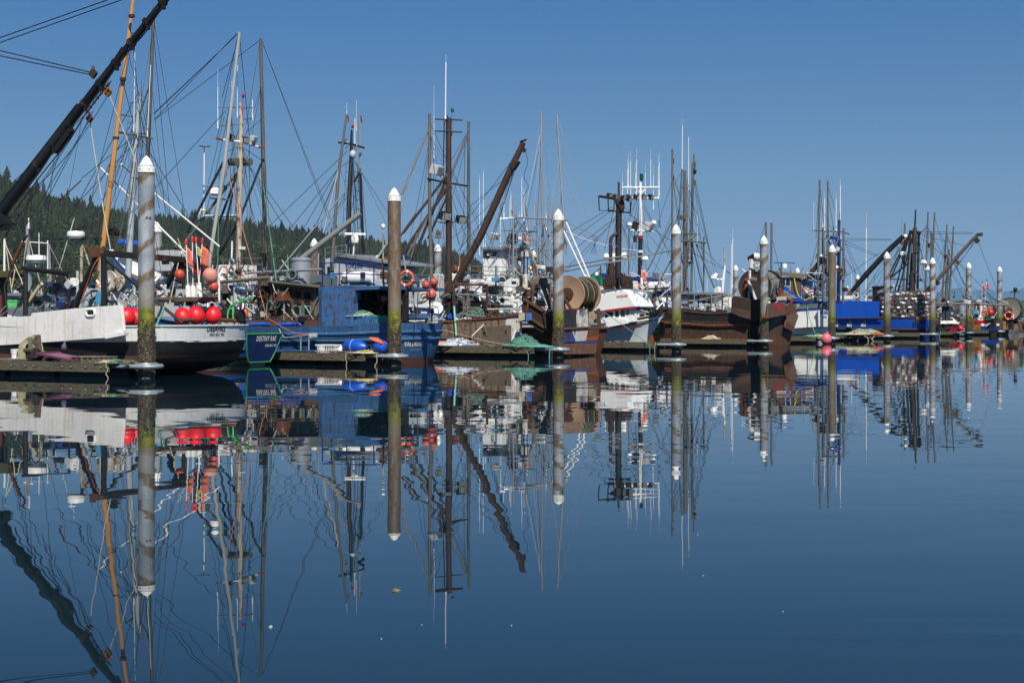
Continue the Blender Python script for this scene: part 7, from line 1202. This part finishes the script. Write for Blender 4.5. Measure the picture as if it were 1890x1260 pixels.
# farther fingers
rope_heap('pale rope heap on the finger beside the long rusty hull', FP(4, 1312, .3), .45, .25, .28, 22, .025, ROPEL, 150); buoy('ball_buoy', 'pink ball buoy hanging at the end of the finger by the blue lettered boat', FP(5, 1525, .95, .30), .37, plain('pink_buoy', '#d86a78', .4, .12), None, axis=(0.1, -.25, 1)); rope_heap('yellow hose coiled on the finger by the blue lettered boat', FP(5, 1508, .2), .7, .3, .14, 16, .03, plain('yellow_coil', '#c2b23a', .6, .2), 151, 'hose', 'hose_coil'); rope_heap('green rope heap under the yellow hose coil', FP(5, 1502, .4), .8, .3, .15, 24, .02, ROPEG, 152)
rope_heap('large pale rope heap spilling over the finger below the blue hull', FP(6, 1596, .4), 1.4, .5, .5, 46, .028, ROPEL, 160, m2=ROPEG); rope_heap('orange rope beside the large pale rope heap', FP(6, 1618, .2), .8, .4, .2, 22, .025, plain('dull_orange_rope', '#9a5a38', .9, .2), 161); rope_heap('green rope at the inner end of the finger below the blue hull', FP(6, 1555, .2), .8, .3, .12, 20, .02, ROPEG, 162)
for k, px in enumerate((1586, 1600, 1611)): drop_line(['green strand', 'pale strand', 'longer pale strand'][k] + ' hanging off the large rope heap', 6, px, [ROPEG, ROPEL, ROPEL][k], r=.03, sway=.2)
tote('dark red plastic crate on the finger below the white workboat', FP(8, 1760, .2), .75, .5, .45, paint('dark_red_crate', '#8a2030', .5, .2), HEAD, name='crate', cat='crate'); buoy('ball_buoy', 'red ball buoy standing on the finger below the white workboat', FP(8, 1773, .3, .75), .25, BUOYR, None, neck=DBLUE)
root = empty('cool_box', FP(9, 1828, .3), HEAD); tag(root, 'white and blue cool box on the farthest finger', 'cool box'); MB().box((0, 0, .22), (1.7, .7, .44)).build('body', RAILB, root, smooth=False, bevel=.04); MB().box((0, 0, .56), (1.75, .75, .22)).build('lid', PLASTW, root, smooth=False, bevel=.04)
drop_line('green line hanging from the finger behind the crab boat', 8, 1735, ROPEG, r=.03)
# floating scraps in the open water
for k, (px, py, s_, m_, lb) in enumerate(((731, 1090, 1.0, plain('kelp', '#6a6a4a', .6, .4, 30), 'small clump of pale kelp afloat in the open water'), (500, 1157, .6, plain('pale_scrap', '#a8b0b4', .7, .2), 'pale scrap of foam floating left of the kelp clump'))):
    c = onz(px, py, .0); rope_heap(lb, c, (.03 if k == 0 else .012) * s_, .02 * s_, .016 * s_, 12, .003, m_, 170 + k, 'kelp' if k == 0 else 'scrap', 'floating_kelp' if k == 0 else 'floating_scrap')
mb = MB()
for k in range(7):
    c = onz(rnd.uniform(700, 1890), 700 + 560 * rnd.random() ** .7, .002); s_ = rnd.uniform(.002, .004) * c.y / 14; mb.ball(c, (s_ * 1.6, s_, .004), 6, 4)
tag(mb.build('floating_specks', plain('white_speck', '#b8bcc0', .8, .2)), 'tiny pale specks of scum floating on the open water', 'scum', kind='stuff')
# ---------------------------------------------------------------- clutter that is part of the boats: hoses, pipes, boxes, fittings
def clutter(B, rect, yr, n, seed, bright=.25, hang=.2):
    q_ = random.Random(seed); x0, y0, x1, y1 = rect; dull = [BLACKM, RUSTD, POLE, GREYW, RUST, OLDWOOD, SLATE, RUBBER, GALV]; lively = [PLASTW, PLASTW, PLASTW, WHITE, WHITE, GREYW, ROPEL, ROPEL, ROPEG, ROPEB, RAILB, ROPEP, YRUST]
    for k in range(n):
        px, py, y = q_.uniform(x0, x1), q_.uniform(y0, y1), q_.uniform(*yr); c = B.p(px, py, y); m_ = q_.choice(lively if q_.random() < bright else dull); t = q_.random()
        if t < .26:
            d = Vector((q_.uniform(-1, 1), q_.uniform(-.6, .6), q_.uniform(-.5, .9))); MB().tube([c, c + d * q_.uniform(.4, 1.1)], q_.uniform(.018, .045), 6).build('pipe', m_, B.o)
        elif t < .46:
            pts = [c + Vector((q_.uniform(-.7, .7), q_.uniform(-.3, .3), q_.uniform(-.5, .4))) for j in range(4)]; MB().tube(smooth_path(pts, 5), q_.uniform(.012, .022), 5).build('hose', RUBBER if q_.random() < .5 else m_, B.o)
        elif t < .68:
            s_ = q_.uniform(.12, .34); MB().box(c, (s_ * q_.uniform(.7, 1.8), s_, s_ * q_.uniform(.6, 1.5)), Matrix.Rotation(q_.uniform(-.4, .4), 3, 'Z') @ Matrix.Rotation(q_.uniform(-.15, .15), 3, 'Y')).build('gear_box', m_, B.o, smooth=False, bevel=.02)
        elif t < .8: MB().tube([c, c + Vector((q_.uniform(-.06, .06), 0, q_.uniform(.5, 1.3)))], q_.uniform(.02, .05), 6).build('stanchion', m_, B.o)
        elif t < .9: MB().ring(c, (q_.uniform(-1, 1), 1, q_.uniform(-.5, .5)), q_.uniform(.1, .24), q_.uniform(.02, .05), 14, 6).build('line_coil', m_, B.o)
        else: MB().lathe([(0, -.1), (.1, -.1), (.13, 0), (.1, .1), (0, .1)], c, (q_.uniform(-1, 1), q_.uniform(-1, 1), .3), 12).build('sheave', m_, B.o)
def fan(B, tops, bx, by, yb, n, seed, m=None, r=.0095):
    q_ = random.Random(seed)
    for k in range(n): t = q_.choice(tops); B.stays([[t, (q_.uniform(*bx), q_.uniform(*by), q_.uniform(*yb)), q_.choice((0, 0, .12, .3))]], m, r)
print('BOATS', [b.o.name for b in BT])
DE, TR, AL, SK, VA, GB, RTb, LL, IN, NU, WB, ST, NX, ME, CB, WT, WW, TN = BT
clutter(DE, (10, 515, 250, 565), (-1.0, 1.6), 34, 1); clutter(DE, (290, 535, 410, 560), (-1.6, -.4), 24, 2, .3); clutter(TR, (20, 540, 300, 575), (-1, 1), 18, 3, .5)
clutter(VA, (385, 500, 490, 600), (.2, 1.9), 60, 4, .3); clutter(VA, (486, 584, 592, 602), (1.8, 2.1), 16, 5, .15); clutter(VA, (488, 535, 530, 590), (1.6, 1.9), 8, 55, .1); clutter(VA, (655, 545, 800, 600), (-1, 1.4), 40, 6, .2); clutter(VA, (595, 505, 800, 528), (-1.6, 1.5), 30, 7, .35); clutter(VA, (380, 480, 490, 520), (-1, .6), 22, 8, .4); clutter(VA, (500, 505, 590, 522), (-1.5, 1), 16, 81, .2)
clutter(GB, (290, 450, 380, 520), (-1, 1), 22, 9, .5); clutter(GB, (600, 470, 780, 520), (-1, .8), 26, 10, .4)
clutter(RTb, (840, 505, 1000, 588), (.2, 1.8), 90, 11, .3); clutter(RTb, (745, 520, 850, 590), (.4, 1.8), 34, 12, .3); clutter(RTb, (965, 545, 1040, 600), (.8, 1.9), 24, 13, .1); clutter(LL, (860, 490, 1020, 570), (-1.6, 1.2), 110, 14, .55); clutter(LL, (930, 440, 1010, 500), (-1, .8), 22, 141, .4)
clutter(IN, (1160, 555, 1212, 582), (-.8, .8), 20, 15, .3); clutter(NU, (1085, 500, 1240, 572), (-1.4, 1.4), 60, 16, .3); clutter(WB, (1100, 505, 1250, 560), (-1.4, 1.4), 46, 17, .5); clutter(ST, (1240, 535, 1350, 574), (-1.6, 1.2), 60, 18, .5); clutter(ST, (1255, 440, 1275, 540), (-.3, .3), 14, 181, 0); clutter(NX, (1240, 560, 1350, 580), (-1, 1.8), 30, 19, .1); clutter(NX, (1375, 490, 1450, 560), (-.8, 1.3), 34, 20, .2)
clutter(ME, (1440, 505, 1530, 568), (-1.2, 1.6), 44, 21, .45); clutter(ME, (1508, 500, 1562, 550), (-1.4, .8), 20, 22, .3); clutter(ME, (1543, 440, 1553, 500), (-1.1, -.9), 8, 221, .1); clutter(CB, (1545, 530, 1640, 556), (-1, 1.6), 34, 23, .4); clutter(CB, (1675, 430, 1700, 556), (-.5, .4), 26, 24, .1); clutter(CB, (1640, 530, 1710, 556), (-1, .8), 20, 241, .3); clutter(WT, (1700, 545, 1850, 590), (-3, 1.5), 60, 25, .4); clutter(WW, (1745, 565, 1840, 603), (-.8, 1.4), 60, 26, .55); clutter(TN, (1845, 570, 1885, 596), (-1.2, 1.4), 18, 27, .4)
fan(VA, [(443, 230, 0), (444, 262, 0), (482, 160, -1.2), (425, 190, 1.1)], (350, 520), (450, 540), (-2, 2), 16, 31); fan(GB, [(648, 280, 0), (627, 310, 1.0), (666, 310, -1)], (570, 740), (430, 520), (-2, 2), 12, 32); fan(RTb, [(828, 300, 0), (828, 345, 0), (794, 250, 1), (864, 250, -1), (920, 360, .8)], (740, 960), (450, 560), (-2, 2), 16, 33)
fan(LL, [(1000, 250, -1.5), (1030, 260, -2), (968, 410, .1), (950, 400, .9), (1002, 405, -1.5)], (880, 1060), (470, 550), (-2.2, 1.5), 18, 34); fan(NU, [(1142, 370, 0), (1140, 395, 0)], (1040, 1230), (460, 540), (-2, 2), 10, 35); fan(WB, [(1182, 350, 0), (1182, 400, 0)], (1110, 1260), (440, 540), (-2, 1.5), 8, 36)
fan(ST, [(1264, 330, 0), (1266, 380, 0), (1281, 330, -1.2), (1242, 330, 1.2)], (1200, 1340), (450, 560), (-2, 2), 18, 37); fan(ME, [(1545, 430, -1), (1514, 380, .9), (1528, 380, .2)], (1480, 1590), (480, 550), (-2, 1.5), 10, 38); fan(CB, [(1689, 430, 0), (1655, 450, .8), (1695, 435, -.8)], (1600, 1740), (500, 556), (-1.8, 1.8), 16, 39); fan(WT, [(1713, 420, 1.2), (1748, 430, -1.9), (1759, 440, -2.3)], (1700, 1800), (520, 560), (-3, 1.6), 10, 40)
fan(TR, [(257, 200, 0), (256, 250, 0), (215, 240, 1.2), (279, 150, -1.3), (235, 90, 1)], (130, 340), (380, 520), (-2.5, 2), 18, 41); fan(DE, [(150, 225, .5), (100, 290, .5), (60, 345, .5)], (-10, 130), (430, 570), (-.5, 1.6), 8, 42)
# ---------------------------------------------------------------- summer haze over the strait
m = bpy.data.materials.new('haze'); m.use_nodes = True; nt = m.node_tree
for n in list(nt.nodes):
    if n.type == 'BSDF_PRINCIPLED': nt.nodes.remove(n)
pv = nt.nodes.new('ShaderNodeVolumePrincipled'); pv.inputs['Density'].default_value = 4.2e-5; pv.inputs['Color'].default_value = (.36, .66, 1.0, 1); pv.inputs['Anisotropy'].default_value = 0.0
nt.links.new(pv.outputs[0], [n for n in nt.nodes if n.type == 'OUTPUT_MATERIAL'][0].inputs['Volume'])
hz = MB().box((5000, 14500, 349), (38000, 30000, 700)).build('haze', m, smooth=False); hz['kind'] = 'stuff'; hz['label'] = 'thin summer haze that turns the far mountains blue'
